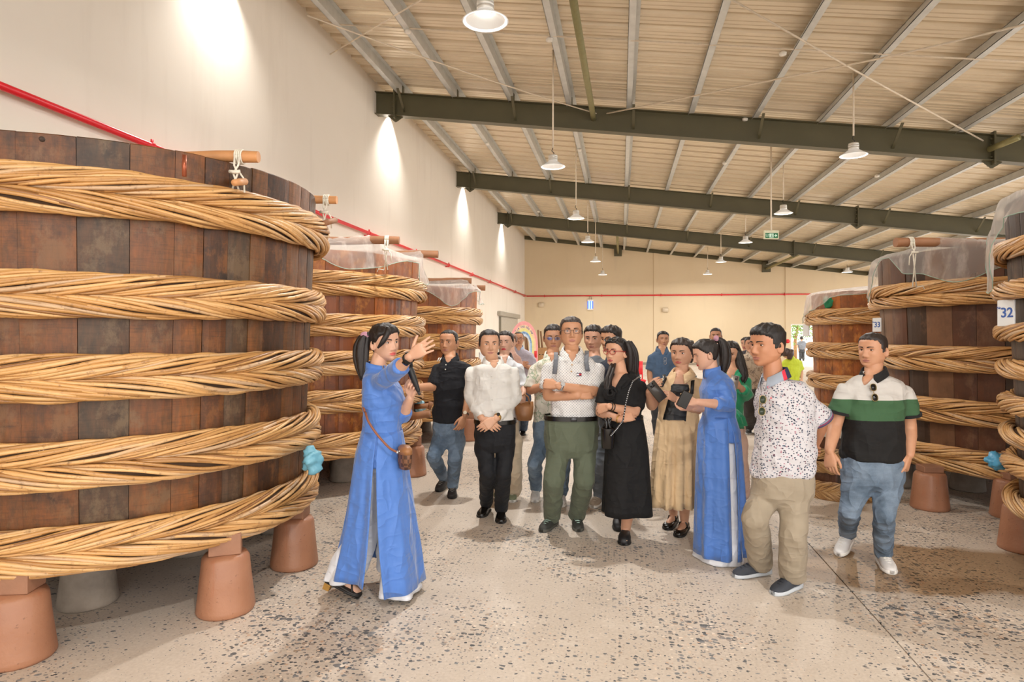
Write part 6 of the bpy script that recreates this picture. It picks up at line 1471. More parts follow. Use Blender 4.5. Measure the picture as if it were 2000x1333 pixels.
# ------------------------------------------------ 9 woman in beige with a phone
def beige():
    s = Person(1320, 1050, 'woman in beige shirt and pleated skirt holding up a phone', tone='d2a183', seed=91, female=True)
    BG = cloth('beige_cotton', 'd2b48c', .85, .05, .1); BK = cloth('black_camisole', '141518', .5, .1, .05)
    s.head(px=1325, py=690, h=56, yaw=-20, pitch=2, fat=.004, jaw=.004, neck=(1331, 731, .0), neck_r=.052); s.hair(th_top=.014, th_side=.010, front=.060, side_len=.0, nape=-.06, col='2a1e18')
    plock(s, [(1346, 668, -.03), (1350, 688, -.05), (1346, 708, -.06)], [.035, .04, .025])
    nb, a, b = (1331, 732, 0), (1291, 741), (1368, 741)
    t = Geo(); rest = [(775, 1287, 1366, .12, .11), (800, 1286, 1364, .115, .11), (830, 1284, 1362, .12, .12), (845, 1283, 1362, .12, .12)]
    inner = Geo(); ir = [(772, 1293, 1361, .105, .1), (800, 1290, 1358, .105, .1), (822, 1288, 1358, .112, .11), (834, 1288, 1358, .11, .11)]
    s.torso([(749, 1300, 1350, .105, .08), (760, 1295, 1357, .112, .09)] + ir, inner); upper(s, nb, a, b, ir, s.body, (.09, .1), 0, .93)
    upper(s, nb, a, b, rest, t, (.09, .1))
    s.arm((1292, 748, .0), (1273, 792, .08), (1268, 765, .25), (1279, 752, .30), 'R', (-.6, .0, .6), 'hold', slv=.55, slv_r=(.064, .07), shirt=t, r=(.058, .05, .03)); s.arm((1367, 748, .0), (1362, 800, .05), (1322, 781, .22), (1300, 769, .28), 'L', (.2, .5, .8), 'hold', slv=.6, slv_r=(.066, .076), shirt=t, r=(.058, .05, .03))
    c0 = s.p((1306, 780, 0)); fx = unit(RV)
    def cut(q):
        r = q - c0; lx = r @ RV; ly = r @ TV; z = q[:, 2] - s.p((1306, 845))[2]
        zt = s.p(nb)[2] - s.p((1306, 845))[2]; hw = np.interp(z, [0, zt * .7, zt], [.088, .072, .035]); cx = np.interp(z, [0, zt], [0.0, (1326 - 1306) * s.k])
        return (ly > .0) & (np.abs(lx - cx) < hw)
    s.garment('camisole', inner, BK, .002); s.garment('shirt', t, BG, .005, cut=cut)
    me = s.last
    s.collar(nb, -18, BG, r=.062, hgt=.045, flare=.045, gap=30, drop=.05)
    obj('pleated_skirt', skirt(s, [(818, 1284, 1360, .108, .108), (850, 1281, 1364, .14, .14), (900, 1276, 1366, .16, .16), (985, 1270, 1368, .185, .18)], folds=13, amp=.016, seed=8), BG, s.root)
    h1, t1 = fl(1324, 1020), fl(1296, 1040); h2, t2 = fl(1346, 1032), fl(1317, 1056)
    for i, (h, t_) in enumerate(((h1, t1), (h2, t2))):
        an = anklept(h, t_, .02, .07); s.leg((1305 + 30 * i, 880, 0), (1309 + 28 * i, 950, .04), an, rb=(.075, .05, .034)); sh, w = shoe(s.root, h, t_, 'mary', LEATHER, SOLE_B, .24, .02, name='mary_jane_shoe')
        cone(w([[0, .05, .05]])[0], w([[0, .17, .035]])[0], .03, .026, 12, s.body); g = Geo(); tube(w([[-.036, .085, .03], [-.028, .085, .068], [0, .087, .08], [.028, .085, .068], [.036, .085, .03]]), .006, 7, geo=g); obj('strap', g, LEATHER, sh)
    s.finish()
    p = s.p((1282, 765, .33)); ax = np.array([unit(RV * .62 - UP * .78), TV, unit(UP * .62 + RV * .78)]); ax[1] = unit(np.cross(ax[2], ax[0])); r = thing('phone', p, 'dark grey phone with camera bump held by the woman in beige', 'phone')
    obj('phone_body', obox(p, ax, (.078, .005, .038), bev=.004), plain('phone_grey', '3e3a36', .3, .3), r)
    q = p + ax[1] * .006 * np.sign(ax[1] @ TV) - ax[0] * .055
    bmp = obj('camera_bump', obox(q, ax, (.017, .003, .018), bev=.002), plain('bump_grey', '2c2a28', .3), r)
    for dx, dz in ((-.008, .008), (.008, .008), (0, -.008)): obj('camera_lens', tube([q + ax[0] * dx + ax[2] * dz, q + ax[0] * dx + ax[2] * dz + ax[1] * .006 * np.sign(ax[1] @ TV)], .006, 10), plain('lens_black', '08080a', .08), bmp)
    for a_, b_, c_ in (((1297, 733, -.02), (1299, 741, .07), (1292, 756, .1)), ((1358, 735, -.02), (1353, 745, .08), (1351, 770, .12))):
        P = [s.p(q) for q in (a_, b_, c_)]; g = Geo(); v = []
        for q in P: v += [q - RV * .013, q + RV * .013]
        g.add(np.array(v), [(0, 1, 3, 2), (2, 3, 5, 4)]); obj('backpack_strap', solid(g.mesh('x'), .008, 0), BLACKP, s.root)
    buttons(s, [(1330, 770, .12), (1333, 800, .125), (1338, 825, .125)], BG)
beige()

# ------------------------------------------------ 10 second woman in blue tunic
def guide2():
    s = Person(1405, 1090, 'woman in blue tunic seen from the side, leaning towards the woman in beige', tone='e0b197', seed=101, female=True)
    BL = cloth('ao_dai_blue', '4a78c4'); WH = cloth('white_satin', 'dfe1e6')
    s.head(px=1359, py=692, h=56, yaw=-78, pitch=14, neck=(1391, 732, .0)); s.hair(th_top=.012, th_side=.011, front=.058, side_len=.0, nape=-.07)
    s.lip = LIPW
    mane(s, [(1398, 668, 0), (1405, 661, 0), (1413, 672, 0), (1416, 692, 0), (1415, 712, 0), (1412, 728, 0)], [.02, .026, .036, .042, .034, .02], 10, 8)
    t = Geo(); secs = [(722, 1379, 1405, .05, .05), (731, 1378, 1418, .09, .09), (744, 1375, 1428, .14, .14), (762, 1369, 1434, .155, .155), (778, 1369, 1435, .155, .155), (795, 1374, 1433, .135, .14), (812, 1374, 1434, .13, .135), (840, 1366, 1440, .16, .16), (860, 1364, 1443, .165, .165)]
    s.torso(secs, t); s.torso(secs[:-1], s.body, .9)
    s.arm((1410, 750, .12), (1424, 792, .17), (1362, 786, .27), (1338, 783, .30), 'L', (.1, .6, .7), 'hold', slv=1.45, slv_r=(.062, .052, .05), shirt=t); s.arm((1400, 750, -.13), (1395, 796, -.10), (1352, 797, .05), (1335, 796, .10), 'R', (0, -.5, .5), 'hold', slv=1.3, slv_r=(.062, .052, .05), shirt=t)
    s.garment('tunic', t, BL, .003, .009, wl=(.05, .16)); s.collar((1391, 730, 0), -65, BL, r=.054, hgt=.04, gap=6, drop=.012, stand=True)
    lv = [(812, 1374, 1434, .135, .135), (841, 1365, 1441, .17, .17), (900, 1362, 1445, .19, .19), (980, 1360, 1450, .2, .2), (1078, 1357, 1456, .215, .21)]
    obj('tunic_panel', skirt(s, lv, lambda t_: 83, lambda t_: 270, folds=9, amp=.007, seed=13), BL, s.root); obj('tunic_panel', skirt(s, lv, lambda t_: -92, lambda t_: 77 - 13 * math.sin(t_ * 3.0), folds=7, amp=.010, seed=15), BL, s.root)
    obj('trousers', skirt(s, [(808, 1378, 1432, .12, .12), (850, 1371, 1436, .145, .145), (980, 1368, 1442, .17, .17), (1060, 1364, 1447, .19, .18), (1091, 1358, 1450, .20, .19)], folds=5, amp=.005, seed=3), WH, s.root)
    h1, t1 = fl(1415, 1088), fl(1362, 1086); h2, t2 = fl(1440, 1082), fl(1398, 1078)
    for h, t_ in ((h1, t1), (h2, t2)): s.leg((1400, 870, 0), (1405, 970, 0), anklept(h, t_, .02)); shoe(s.root, h, t_, 'leather', plain('cream_shoe', 'd9c9b4', .5), plain('cream_sole', 'b9a58c', .6), .24, .02)
    s.finish()
    p = s.p((1337, 781, .33)); ax = np.array([unit(RV * .45 + UP * .9), TV, unit(UP * .45 - RV * .9)]); ax[1] = unit(np.cross(ax[2], ax[0])); r = thing('phone', p, 'black phone held by the second woman in blue tunic', 'phone')
    obj('phone_body', obox(p, ax, (.055, .006, .036), bev=.004), plain('phone_black', '1e1a18', .2), r); obj('phone_screen', obox(p + ax[1] * .0065 * np.sign(ax[1] @ TV), ax, (.051, .001, .032)), plain('screen_dark', '0e0f12'), r, smooth=False)
    obj('hair_tie', ball(s.p((1399, 662, 0)), (.02, .022, .024)), plain('pink_tie', 'b9899a'), s.root)
guide2()

# ------------------------------------------------ 11 man in white dotted polo
DOT = printed('dotted_polo', 'c9c6c9', ['353d4d', '4a566b', '3c4050', '6a4454', '454a5a', '5a6678', '3e4454', 'a87a86'], 62, .34, (1, 1, 1.3), .014)
s = shirtman(1512, 1155, 'man in white dotted polo and beige trousers, hands behind his back', 111, 'c98f6c',
    dict(px=1478, py=674, h=80, yaw=-47, pitch=2, fat=.001, jaw=.003), (1513, 738, .0), (1486, 752), (1574, 752), [(790, 1484, 1586, .15, .15), (830, 1481, 1588, .16, .15), (870, 1476, 1588, .165, .15), (905, 1471, 1587, .165, .15), (922, 1469, 1587, .16, .15), (932, 1470, 1586, .14, .14)], DOT,
    [dict(j=((1566, 764, .06), (1602, 824, .0), (1591, 868, -.16), (1594, 884, -.24)), side='L', dors=(.5, 0, 1), pose='relaxed', slv=.86), dict(j=((1495, 762, -.14), (1500, 820, -.22), (1560, 866, -.26), (1592, 876, -.22)), side='R', dors=(0, 0, -1), pose='hold', slv=.8)],
    [(912, 1476, 1584, .15, .14), (935, 1472, 1586, .16, .15), (965, 1470, 1585, .15, .16), (985, 1490, 1566, .11, .11)], [(1500, 962, -.04), (1552, 962, .04)], [(1474, 1010, .06), (1549, 1040, .09)],
    [((1508, 1123), (1428, 1130), .01), ((1563, 1146), (1507, 1165), 0)], cloth('beige_trousers', '9d907c', .8, .05, .05), 'sneaker', plain('dark_knit_shoe', '3a3e46', .8), plain('pale_sole', 'c4cad0', .5), .86, (.078, .088), hair=dict(th_top=.020, th_side=.007, front=.052, temple=.0), yaw=-55, cut=(.03, .03), collar=True, legr=(.094, .08, .08), haircol='1b1614', laces=plain('dark_lace', '2c2f36', .8), shoe_L=.275, collar_m=plain('collar_grey', '9aa3b0', .8), collar_kw=dict(hgt=.048, flare=.03, drop=.05), dep=(.13, .13), armr=(.056, .048, .03))
# coloured collar blocks and cuff stripes
NV, RD = plain('collar_navy', '2b3350', .8), plain('collar_red', 'd63446', .8)
cme = [o for o in s.root.children if o.name.startswith('collar')][0].data
cme.materials.append(NV); cme.materials.append(RD); cc = s.p((1513, 738, 0)); off = s.root.location
for pl in cme.polygons:
    q = np.array(pl.center[:]) + np.array(off[:]) - cc; a_ = q @ RV
    pl.material_index = 1 if a_ > .038 else (2 if a_ > .018 else 0)
def cuff(s, sh, el, u, r, mats, w=.012, name='sleeve_cuff'):
    a, b = s.p(sh), s.p(el); d = unit(b - a); c = a + (b - a) * u
    for i, m in enumerate(mats): obj(name, tube([c + d * w * i, c + d * (w * (i + 1) - .001)], r + .001, 24), m, s.root, angle=40)
cuff(s, (1566, 764, .06), (1602, 824, .0), .83, .0875, [plain('cuff_grey', '8a93a0', .8), plain('cuff_wine', '8a3a5a', .8), plain('cuff_navy', '39405c', .8)], .009)
def hung_sunglasses(s, p1, p2, label, lens, m):
    a, b = np.asarray(p1), np.asarray(p2); r = thing('sunglasses', (a + b) / 2, label, 'sunglasses'); d = unit(b - a); x = unit(np.cross(d, TV)); g = Geo(); L = Geo(); tt = np.arange(20) / 20 * 2 * math.pi
    for c in (a, b):
        P = c + np.outer(np.sign(np.cos(tt)) * np.abs(np.cos(tt)) ** .8 * .023, d) + np.outer(np.sign(np.sin(tt)) * np.abs(np.sin(tt)) ** .8 * .019, x); tube(P, .002, 6, geo=g, closed=True)
        L.add(np.concatenate([P + TV * .0015, P - TV * .0015]), ring_faces(2, 20))
    tube([a + d * .022, (a + b) / 2 + x * .004, b - d * .022], .0022, 6, geo=g); tube([b + d * .023, b + d * .02 - TV * .04, a - TV * .05 - d * .02], .002, 6, geo=g)
    obj('frame', g, m, r); obj('lens', L, lens, r)
GL = plain('green_lens', '2f3a2e', .05); hung_sunglasses(s, s.p((1490, 781, .205)), s.p((1488, 804, .215)), 'dark green sunglasses hanging on the white dotted polo', GL, plain('thin_gold', 'a08a5a', .3, .8))
for txt, q in (('C', (1501, 757, .16)), ('A', (1506, 778, .168))): text_on('shirt_lettering', txt, .022, s.p(q), RV, UP, RD, s.root)

# ------------------------------------------------ 12 man in grey, green and black polo
sh12 = None
s = Person(1690, 1118, 'probe'); zg, zb = s.p((1705, 779))[2], s.p((1705, 818))[2]
for o in [s.root]: bpy.data.objects.remove(o)
BLOCK = zbands('colour_block_polo', [(0, '121111'), (zb, '3c5f3f'), (zg, 'c9c5bf')])
s = shirtman(1690, 1118, 'man in grey, green and black polo and blue-grey jeans, walking', 121, 'd49e7b',
    dict(px=1692, py=684, h=66, yaw=-30, pitch=1, fat=.002, jaw=.005), (1706, 731, .0), (1648, 751), (1769, 753), [(780, 1650, 1763, .13, .13), (820, 1650, 1760, .14, .13), (860, 1647, 1760, .15, .13), (886, 1645, 1762, .15, .13), (897, 1646, 1761, .14, .12)], BLOCK,
    [dict(j=((1649, 760, .0), (1631, 832, -.02), (1620, 880, .07), (1622, 915, .1)), side='R', dors=(-.8, .1, .6), pose='relaxed'), dict(j=((1768, 762, .0), (1777, 838, -.02), (1776, 888, .07), (1768, 925, .1)), side='L', dors=(.7, 0, .7), pose='relaxed')],
    [(885, 1648, 1760, .13, .13), (915, 1645, 1762, .14, .14), (940, 1647, 1761, .13, .14), (955, 1664, 1742, .1, .1)], [(1673, 952, .0), (1733, 952, .0)], [(1659, 1000, .0), (1727, 1005, .12)],
    [((1660, 1072), (1638, 1088), .05), ((1714, 1092), (1748, 1130), 0)], jeans('jeans_bluegrey', '5a6b7d', '8b9cae'), 'sneaker', plain('white_leather', 'dedad6', .5), SOLE_W, .6, (.072, .08), hair=dict(th_top=.012, th_side=.006, front=.062, temple=.006), yaw=-22, cut=(.085, .038), collar=True, collar_m=cloth('black_rib', '1a1919', .9, .06, .02), legr=(.097, .066, .057), armr=(.056, .044, .03), haircol='2b2320', shoe_L=.27, cuff=1.06)
BR_ = cloth('black_rib', '282728'); cuff(s, (1649, 760, 0), (1631, 832, -.02), .60, .0795, [BR_], .02); cuff(s, (1768, 762, 0), (1777, 838, -.02), .60, .0795, [BR_], .02)
hung_sunglasses(s, s.p((1706, 757, .125)), s.p((1709, 777, .135)), 'dark sunglasses hanging from the grey, green and black polo', plain('black_lens', '121212', .05), plain('thin_gold', 'a08a5a'))
W_, d, f, E = s.wrist['L']; obj('ring', tube([W_ + d * .095 + RV * .004, W_ + d * .098 + RV * .004], .0095, 12), GOLD, s.root)

# ------------------------------------------------ people farther back
s = shirtman(1295, 881, 'man in blue short-sleeved shirt standing behind the woman in beige', 131, 'd29d7b', dict(px=1297, py=663, h=31, yaw=12), (1293, 684, .0), (1272, 693), (1315, 693), [(715, 1271, 1315, .12, .12), (745, 1272, 1315, .125, .12), (770, 1272, 1315, .12, .12)], cloth('steel_blue_shirt', '48617f', .8),
    [dict(j=((1273, 697, 0), (1269, 730, 0), (1272, 760, .05), (1274, 775, .08)), side='R'), dict(j=((1314, 697, 0), (1318, 730, 0), (1312, 757, .1), (1308, 770, .12)), side='L')],
    [(762, 1273, 1314, .12, .12), (790, 1273, 1315, .12, .13), (800, 1278, 1310, .1, .1)], [(1284, 795, 0), (1304, 795, 0)], [(1285, 835, .03), (1305, 835, .03)], [((1290, 872), (1290, 884), 0), ((1306, 872), (1307, 884), 0)], cloth('dark_trousers', '32343a'), 'leather', LEATHER, SOLE_B, .75, (.07, .078), hair=dict(th_top=.014, th_side=.007, front=.062), yaw=8, cut=(.09, .035), detail=2)
hung_sunglasses(s, s.p((1299, 702, .14)), s.p((1299, 709, .14)), 'clear glasses hanging on the steel blue shirt', LENS, STEEL)
s = shirtman(1397, 868, 'man whose head shows above the second woman in blue', 141, 'd09a78', dict(px=1398, py=656, h=30, yaw=0), (1398, 677, 0), (1379, 685), (1418, 685), [(710, 1379, 1418, .12, .12), (750, 1380, 1417, .12, .12)], cloth('grey_tee', '6b7078'),
    [dict(j=((1380, 690, 0), (1377, 722, 0), (1380, 750, .05), (1381, 763, .05)), side='R'), dict(j=((1417, 690, 0), (1420, 722, 0), (1417, 750, .05), (1416, 763, .05)), side='L')],
    [(748, 1380, 1417, .12, .12), (775, 1380, 1417, .12, .12), (783, 1385, 1412, .1, .1)], [(1389, 780, 0), (1408, 780, 0)], [(1389, 820, 0), (1408, 820, 0)], [((1389, 860), (1388, 872), 0), ((1408, 860), (1409, 872), 0)], cloth('dark_trousers', '32343a'), 'leather', LEATHER, SOLE_B, .8, (.068, .075), hair=dict(th_top=.01, th_side=.005, front=.062), cut=None, collar=False, detail=3, eyes='force')

def green_woman():
    s = Person(1436, 995, 'woman in green wrap blouse with long wavy hair, looking at a phone', tone='d2a080', seed=151, female=True)
    GR = cloth('emerald_satin', '0f8f62', .5, .12, .3)
    s.head(px=1424, py=690, h=45, yaw=-12, pitch=14, eyes='down', neck=(1430, 724, 0)); s.hair(th_top=.012, th_side=.012, front=.064, side_len=-.01, nape=-.08, part=0)
    mane(s, [(1436, 674, -.02), (1443, 698, -.02), (1446, 716, .02), (1452, 732, .05), (1449, 745, .07)], [.03, .045, .05, .045, .03], 12, 9); mane(s, [(1416, 678, -.05), (1411, 705, -.06), (1410, 730, -.06)], [.03, .04, .03], 7, 10); mane(s, [(1432, 690, -.07), (1438, 720, -.09), (1442, 738, -.09)], [.05, .055, .04], 8, 11)
    nb, a, b = (1430, 725, 0), (1398, 736), (1457, 736); t = Geo(); rest = [(765, 1400, 1454, .115, .11), (795, 1404, 1450, .105, .1), (815, 1402, 1452, .115, .12), (828, 1402, 1453, .115, .12)]
    upper(s, nb, a, b, rest, t, (.09, .1)); upper(s, nb, a, b, rest, s.body, (.09, .1), 0, .88)
    s.arm((1400, 742, 0), (1398, 784, .02), (1412, 775, .15), (1420, 765, .18), 'R', (0, .4, 1), 'hold', slv=1.85, slv_r=(.062, .056, .045), shirt=t); s.arm((1456, 742, 0), (1457, 772, .08), (1447, 757, .18), (1436, 752, .2), 'L', (.1, -.2, .9), 'hold', slv=1.7, slv_r=(.062, .062, .05), shirt=t)
    s.garment('blouse', t, GR, .006, cut=s.vneck(nb, .12, .04, -10)); s.collar(nb, -10, GR, r=.06, hgt=.03, flare=.04, gap=32, drop=.08)
    for k, (x0, y1) in enumerate(((1441, 838), (1448, 833))):
        P = [s.p((1436, 800, .11)), s.p((x0, 815, .13)), s.p((x0 + 3, y1, .13))]; g = Geo(); v = []
        for i, q in enumerate(P): w_ = .02 + .012 * i; v += [q - RV * w_, q + RV * w_]
        g.add(np.array(v), [(0, 1, 3, 2), (2, 3, 5, 4)]); obj('sash_end', solid(g.mesh('x'), .006, 0), GR, s.root)
    tr = Geo(); s.torso([(805, 1405, 1450, .1, .1), (835, 1402, 1453, .12, .13), (862, 1406, 1450, .11, .12)], tr)
    for hp, kn, h, to in (((1416, 860, 0), (1418, 915, .04), (1420, 975), (1418, 993)), ((1441, 860, 0), (1443, 915, .03), (1446, 978), (1447, 995))):
        hw, tw = fl(*h), fl(*to); s.leg(hp, kn, anklept(hw, tw), tr, (.09, .085, .09)); shoe(s.root, hw, tw, 'leather', plain('beige_shoe2', 'b59a84', .5), SOLE_B, .24)
    s.garment('trousers', tr, cloth('pale_pink', 'd3b4a4', .8)); s.finish()
    p = s.p((1434, 747, .23)); ax = np.array([unit(RV * .97 - UP * .2), TV, unit(UP * .97 + RV * .2)]); ax[1] = unit(np.cross(ax[2], ax[0])); r = thing('phone', p, 'pale grey phone held by the woman in green', 'phone')
    obj('phone_body', obox(p, ax, (.036, .005, .06), bev=.004), plain('phone_silver', '9d958e', .3, .4), r); obj('camera_bump', obox(p + RV * .017 + UP * .035 + TV * .006, ax, (.013, .003, .018), bev=.002), plain('bump_grey2', '4a4644', .3), r)
green_woman()

CAMO = leafy('camo_shirt', 'c0ae98', '9a8470', '6f6258', 11)
s = shirtman(1469, 850, 'man in brown patterned shirt and dark trousers standing far back', 161, 'd29c7c', dict(px=1466, py=672, h=27, yaw=10), (1468, 690, 0), (1447, 696), (1491, 696), [(715, 1446, 1491, .13, .13), (740, 1446, 1491, .13, .13), (760, 1446, 1491, .13, .13)], CAMO,
    [dict(j=((1448, 700, 0), (1444, 730, 0), (1447, 757, .05), (1448, 768, .05)), side='R'), dict(j=((1490, 700, 0), (1493, 730, 0), (1490, 757, .05), (1489, 768, .05)), side='L')],
    [(752, 1449, 1488, .12, .12), (775, 1449, 1488, .12, .12), (782, 1453, 1484, .1, .1)], [(1459, 779, 0), (1479, 779, 0)], [(1462, 812, .03), (1479, 812, .03)], [((1465, 843), (1460, 852), 0), ((1479, 842), (1481, 851), 0)], cloth('charcoal_trousers', '3d3a38', .8), 'sneaker', plain('dark_trainer', '2a2a2a', .7), SOLE_G, .85, (.08, .09), hair=dict(th_top=.014, th_side=.007, front=.06), cut=(.07, .035), detail=2)
s = shirtman(1455, 836, 'woman with dark hair half hidden behind the man in brown patterned shirt', 171, 'd8a88c', dict(px=1453, py=672, h=25, yaw=-30), (1457, 689, 0), (1441, 694), (1474, 694), [(712, 1442, 1473, .11, .11), (740, 1444, 1471, .11, .11), (758, 1443, 1472, .12, .12)], cloth('dark_blouse', '2e2a30', .8),
    [dict(j=((1443, 698, 0), (1440, 722, 0), (1443, 745, .05), (1444, 755, .05)), side='R'), dict(j=((1472, 698, 0), (1475, 722, 0), (1472, 745, .05), (1471, 755, .05)), side='L')],
    [(750, 1444, 1471, .11, .11), (770, 1443, 1472, .12, .12), (778, 1447, 1468, .1, .1)], [(1450, 775, 0), (1465, 775, 0)], [(1450, 805, 0), (1465, 805, 0)], [((1450, 832), (1449, 840), 0), ((1465, 832), (1466, 840), 0)], cloth('charcoal_trousers', '3d3a38'), 'leather', LEATHER, SOLE_B, .9, (.06, .065), hair=dict(th_top=.014, th_side=.012, front=.06, side_len=-.02), cut=None, collar=False, female=True, detail=3, eyes='force')

LAV = cloth('lavender_shirt', 'aaa3ae', .85)
s = shirtman(1017, 853, 'man in lavender-grey shirt and glasses before the rainbow arch', 181, 'cf9874', dict(px=1013, py=662, h=27, yaw=0, fat=.004), (1013, 681, 0), (992, 688), (1037, 689), [(712, 992, 1036, .13, .12), (735, 993, 1036, .14, .12), (757, 993, 1036, .135, .12)], LAV,
    [dict(j=((993, 693, 0), (989, 722, .05), (1012, 716, .2), (1022, 713, .22)), side='R', pose='tuck'), dict(j=((1036, 693, 0), (1040, 722, .05), (1026, 714, .2), (1016, 713, .23)), side='L', pose='tuck')],
    [(750, 994, 1035, .12, .12), (772, 994, 1036, .12, .13), (780, 998, 1032, .1, .1)], [(1005, 778, 0), (1026, 778, 0)], [(1005, 812, .03), (1024, 812, .03)], [((1006, 842), (1004, 852), 0), ((1022, 844), (1021, 855), 0)], jeans('jeans_dark', '2e3a4e', '48566c'), 'leather', LEATHER, SOLE_B, .8, (.08, .088), hair=dict(th_top=.007, th_side=.007, front=.078, temple=.012), cut=(.06, .035), collar_m=cloth('pale_blue_collar', '9fb0c6', .85), detail=2)
s.glasses(plain('thin_bronze', '6e5646'), LENS, .02, .013); s.watch('R', LEATHER, STEEL)

s = shirtman(990, 988, 'woman in white blouse and cream trousers behind the white-shirted man', 191, 'e0b49c', dict(px=984, py=669, h=43, yaw=-12), (984, 700, 0), (958, 710), (1013, 710), [(745, 960, 1012, .115, .11), (775, 962, 1010, .105, .1), (800, 960, 1014, .12, .12), (825, 960, 1014, .12, .12)], cloth('white_blouse', 'd8dbe0', .8),
    [dict(j=((960, 716, 0), (955, 755, 0), (957, 790, .05), (957, 806, .05)), side='R'), dict(j=((1012, 716, 0), (1022, 752, 0), (1023, 768, .12), (1022, 778, .16)), side='L', dors=(.8, .2, .5), pose='grip')],
    [(815, 961, 1012, .11, .11), (845, 958, 1014, .13, .13), (865, 962, 1011, .11, .11)], [(972, 862, 0), (1000, 862, 0)], [(972, 915, 0), (1000, 915, 0)], [((975, 962), (972, 982), 0), ((998, 965), (1001, 988), 0)], cloth('cream_trousers', 'd9c7ac', .8), 'sneaker', plain('olive_trainer', '7d8468', .7), SOLE_W, 1.5, (.064, .06, .055), hair=dict(th_top=.012, th_side=.010, front=.066, side_len=.0, nape=-.07), cut=(.12, .035), collar=True, collar_m=cloth('black_lapel', '2a2426', .8), female=True, legr=(.1, .095, .1), lips=LIPW)
c = s.p((1024, 800, .16)); r = thing('handbag', c, 'tan leather handbag carried by the woman in white blouse', 'bag'); TAN = plain('tan_leather', 'b5743f')
g = Geo(); v = []
tt = np.arange(20) / 20 * 2 * math.pi
for z, a_, b_ in ((-.1, .055, .04), (-.095, .065, .05), (-.04, .08, .055), (.02, .085, .035), (.07, .082, .015)): v.append(c + np.outer(np.sign(np.cos(tt)) * np.abs(np.cos(tt)) ** .7 * a_, RV) + np.outer(np.sin(tt) * b_, TV) + UP * z)
g.add(np.concatenate(v), ring_faces(5, 20)); obj('bag_body', g, TAN, r)
for sy in (-.02, .02): obj('handle', tube([c + RV * x_ + UP * z_ + TV * sy for x_, z_ in ((-.05, .05), (-.035, .11), (0, .14), (.035, .11), (.05, .05))], .007, 8), TAN, r)

s = shirtman(998, 868, 'visitor with reddish brown hair almost hidden behind the woman in white blouse', 201, 'e2b398', dict(px=996, py=667, h=28, yaw=-20), (998, 688, 0), (984, 695), (1014, 695), [(720, 985, 1013, .1, .1), (750, 986, 1012, .1, .1)], cloth('peach_top', 'c9a090', .8),
    [dict(j=((985, 699, 0), (983, 725, 0), (985, 745, .05), (985, 757, .05)), side='R'), dict(j=((1013, 699, 0), (1015, 725, 0), (1013, 745, .05), (1013, 757, .05)), side='L')],
    [(745, 986, 1012, .1, .1), (770, 985, 1013, .11, .11), (780, 989, 1009, .09, .09)], [(992, 776, 0), (1006, 776, 0)], [(992, 815, 0), (1006, 815, 0)], [((992, 862), (991, 872), 0), ((1006, 862), (1007, 872), 0)], cloth('charcoal_trousers', '3d3a38'), 'leather', LEATHER, SOLE_B, .7, (.055, .06), hair=dict(th_top=.014, th_side=.012, front=.05, side_len=-.03), cut=None, collar=False, female=True, detail=3, haircol='6b4a38', eyes='force')

s = shirtman(1546, 800, 'woman in lime green top near the open back door', 211, 'd8a888', dict(px=1538, py=690, h=19, yaw=150), (1545, 700, 0), (1531, 704), (1563, 704), [(722, 1531, 1563, .12, .12), (742, 1533, 1561, .11, .11), (755, 1533, 1561, .12, .12)], cloth('lime_top', 'b9c832', .8),
    [dict(j=((1532, 707, 0), (1528, 727, 0), (1531, 745, .05), (1532, 752, .05)), side='L', slv=.8), dict(j=((1562, 707, 0), (1566, 727, 0), (1566, 740, .1), (1564, 748, .12)), side='R', slv=.8)],
    [(748, 1534, 1560, .11, .11), (762, 1533, 1561, .12, .12), (768, 1537, 1557, .1, .1)], [(1540, 765, 0), (1554, 765, 0)], [(1540, 782, 0), (1554, 782, 0)], [((1540, 795), (1539, 801), 0), ((1554, 795), (1555, 801), 0)], cloth('charcoal_trousers', '3d3a38'), 'leather', LEATHER, SOLE_B, .8, (.065, .075), hair=dict(th_top=.014, th_side=.014, front=.06, side_len=-.03), cut=None, collar=False, female=True, detail=3, haircol='3a2820')
plock(s, [(1545, 684, .05), (1543, 692, .08), (1542, 702, .1)], [.06, .08, .04]); obj('long_hair', s.hairgeo, s.hairmat, s.root); bpy.data.objects.remove([o for o in s.root.children if o.name.startswith('hair')][0])
s = shirtman(1566, 706, 'person in grey shirt standing outside the open back door', 221, 'c9a088', dict(px=1566, py=661, h=8, yaw=170), (1566, 666, 0), (1559, 668), (1573, 668), [(676, 1559, 1573, .15, .15), (684, 1560, 1572, .14, .14)], cloth('grey_tee', '6b7078'),
    [dict(j=((1560, 669, 0), (1557, 677, 0), (1559, 683, .1), (1560, 686, .1)), side='L', slv=.7), dict(j=((1572, 669, 0), (1575, 677, 0), (1573, 683, .1), (1572, 686, .1)), side='R', slv=.7)],
    [(682, 1560, 1572, .14, .14), (688, 1560, 1572, .14, .14)], [(1563, 687, 0), (1569, 687, 0)], [(1563, 696, 0), (1569, 696, 0)], [((1563, 703.5), (1562.5, 706), 0), ((1569, 703.5), (1569.5, 706), 0)], cloth('dark_trousers', '32343a'), 'leather', LEATHER, SOLE_B, .7, (.075, .085), hair=dict(th_top=.014, th_side=.01, front=.06), cut=None, collar=False, detail=3)

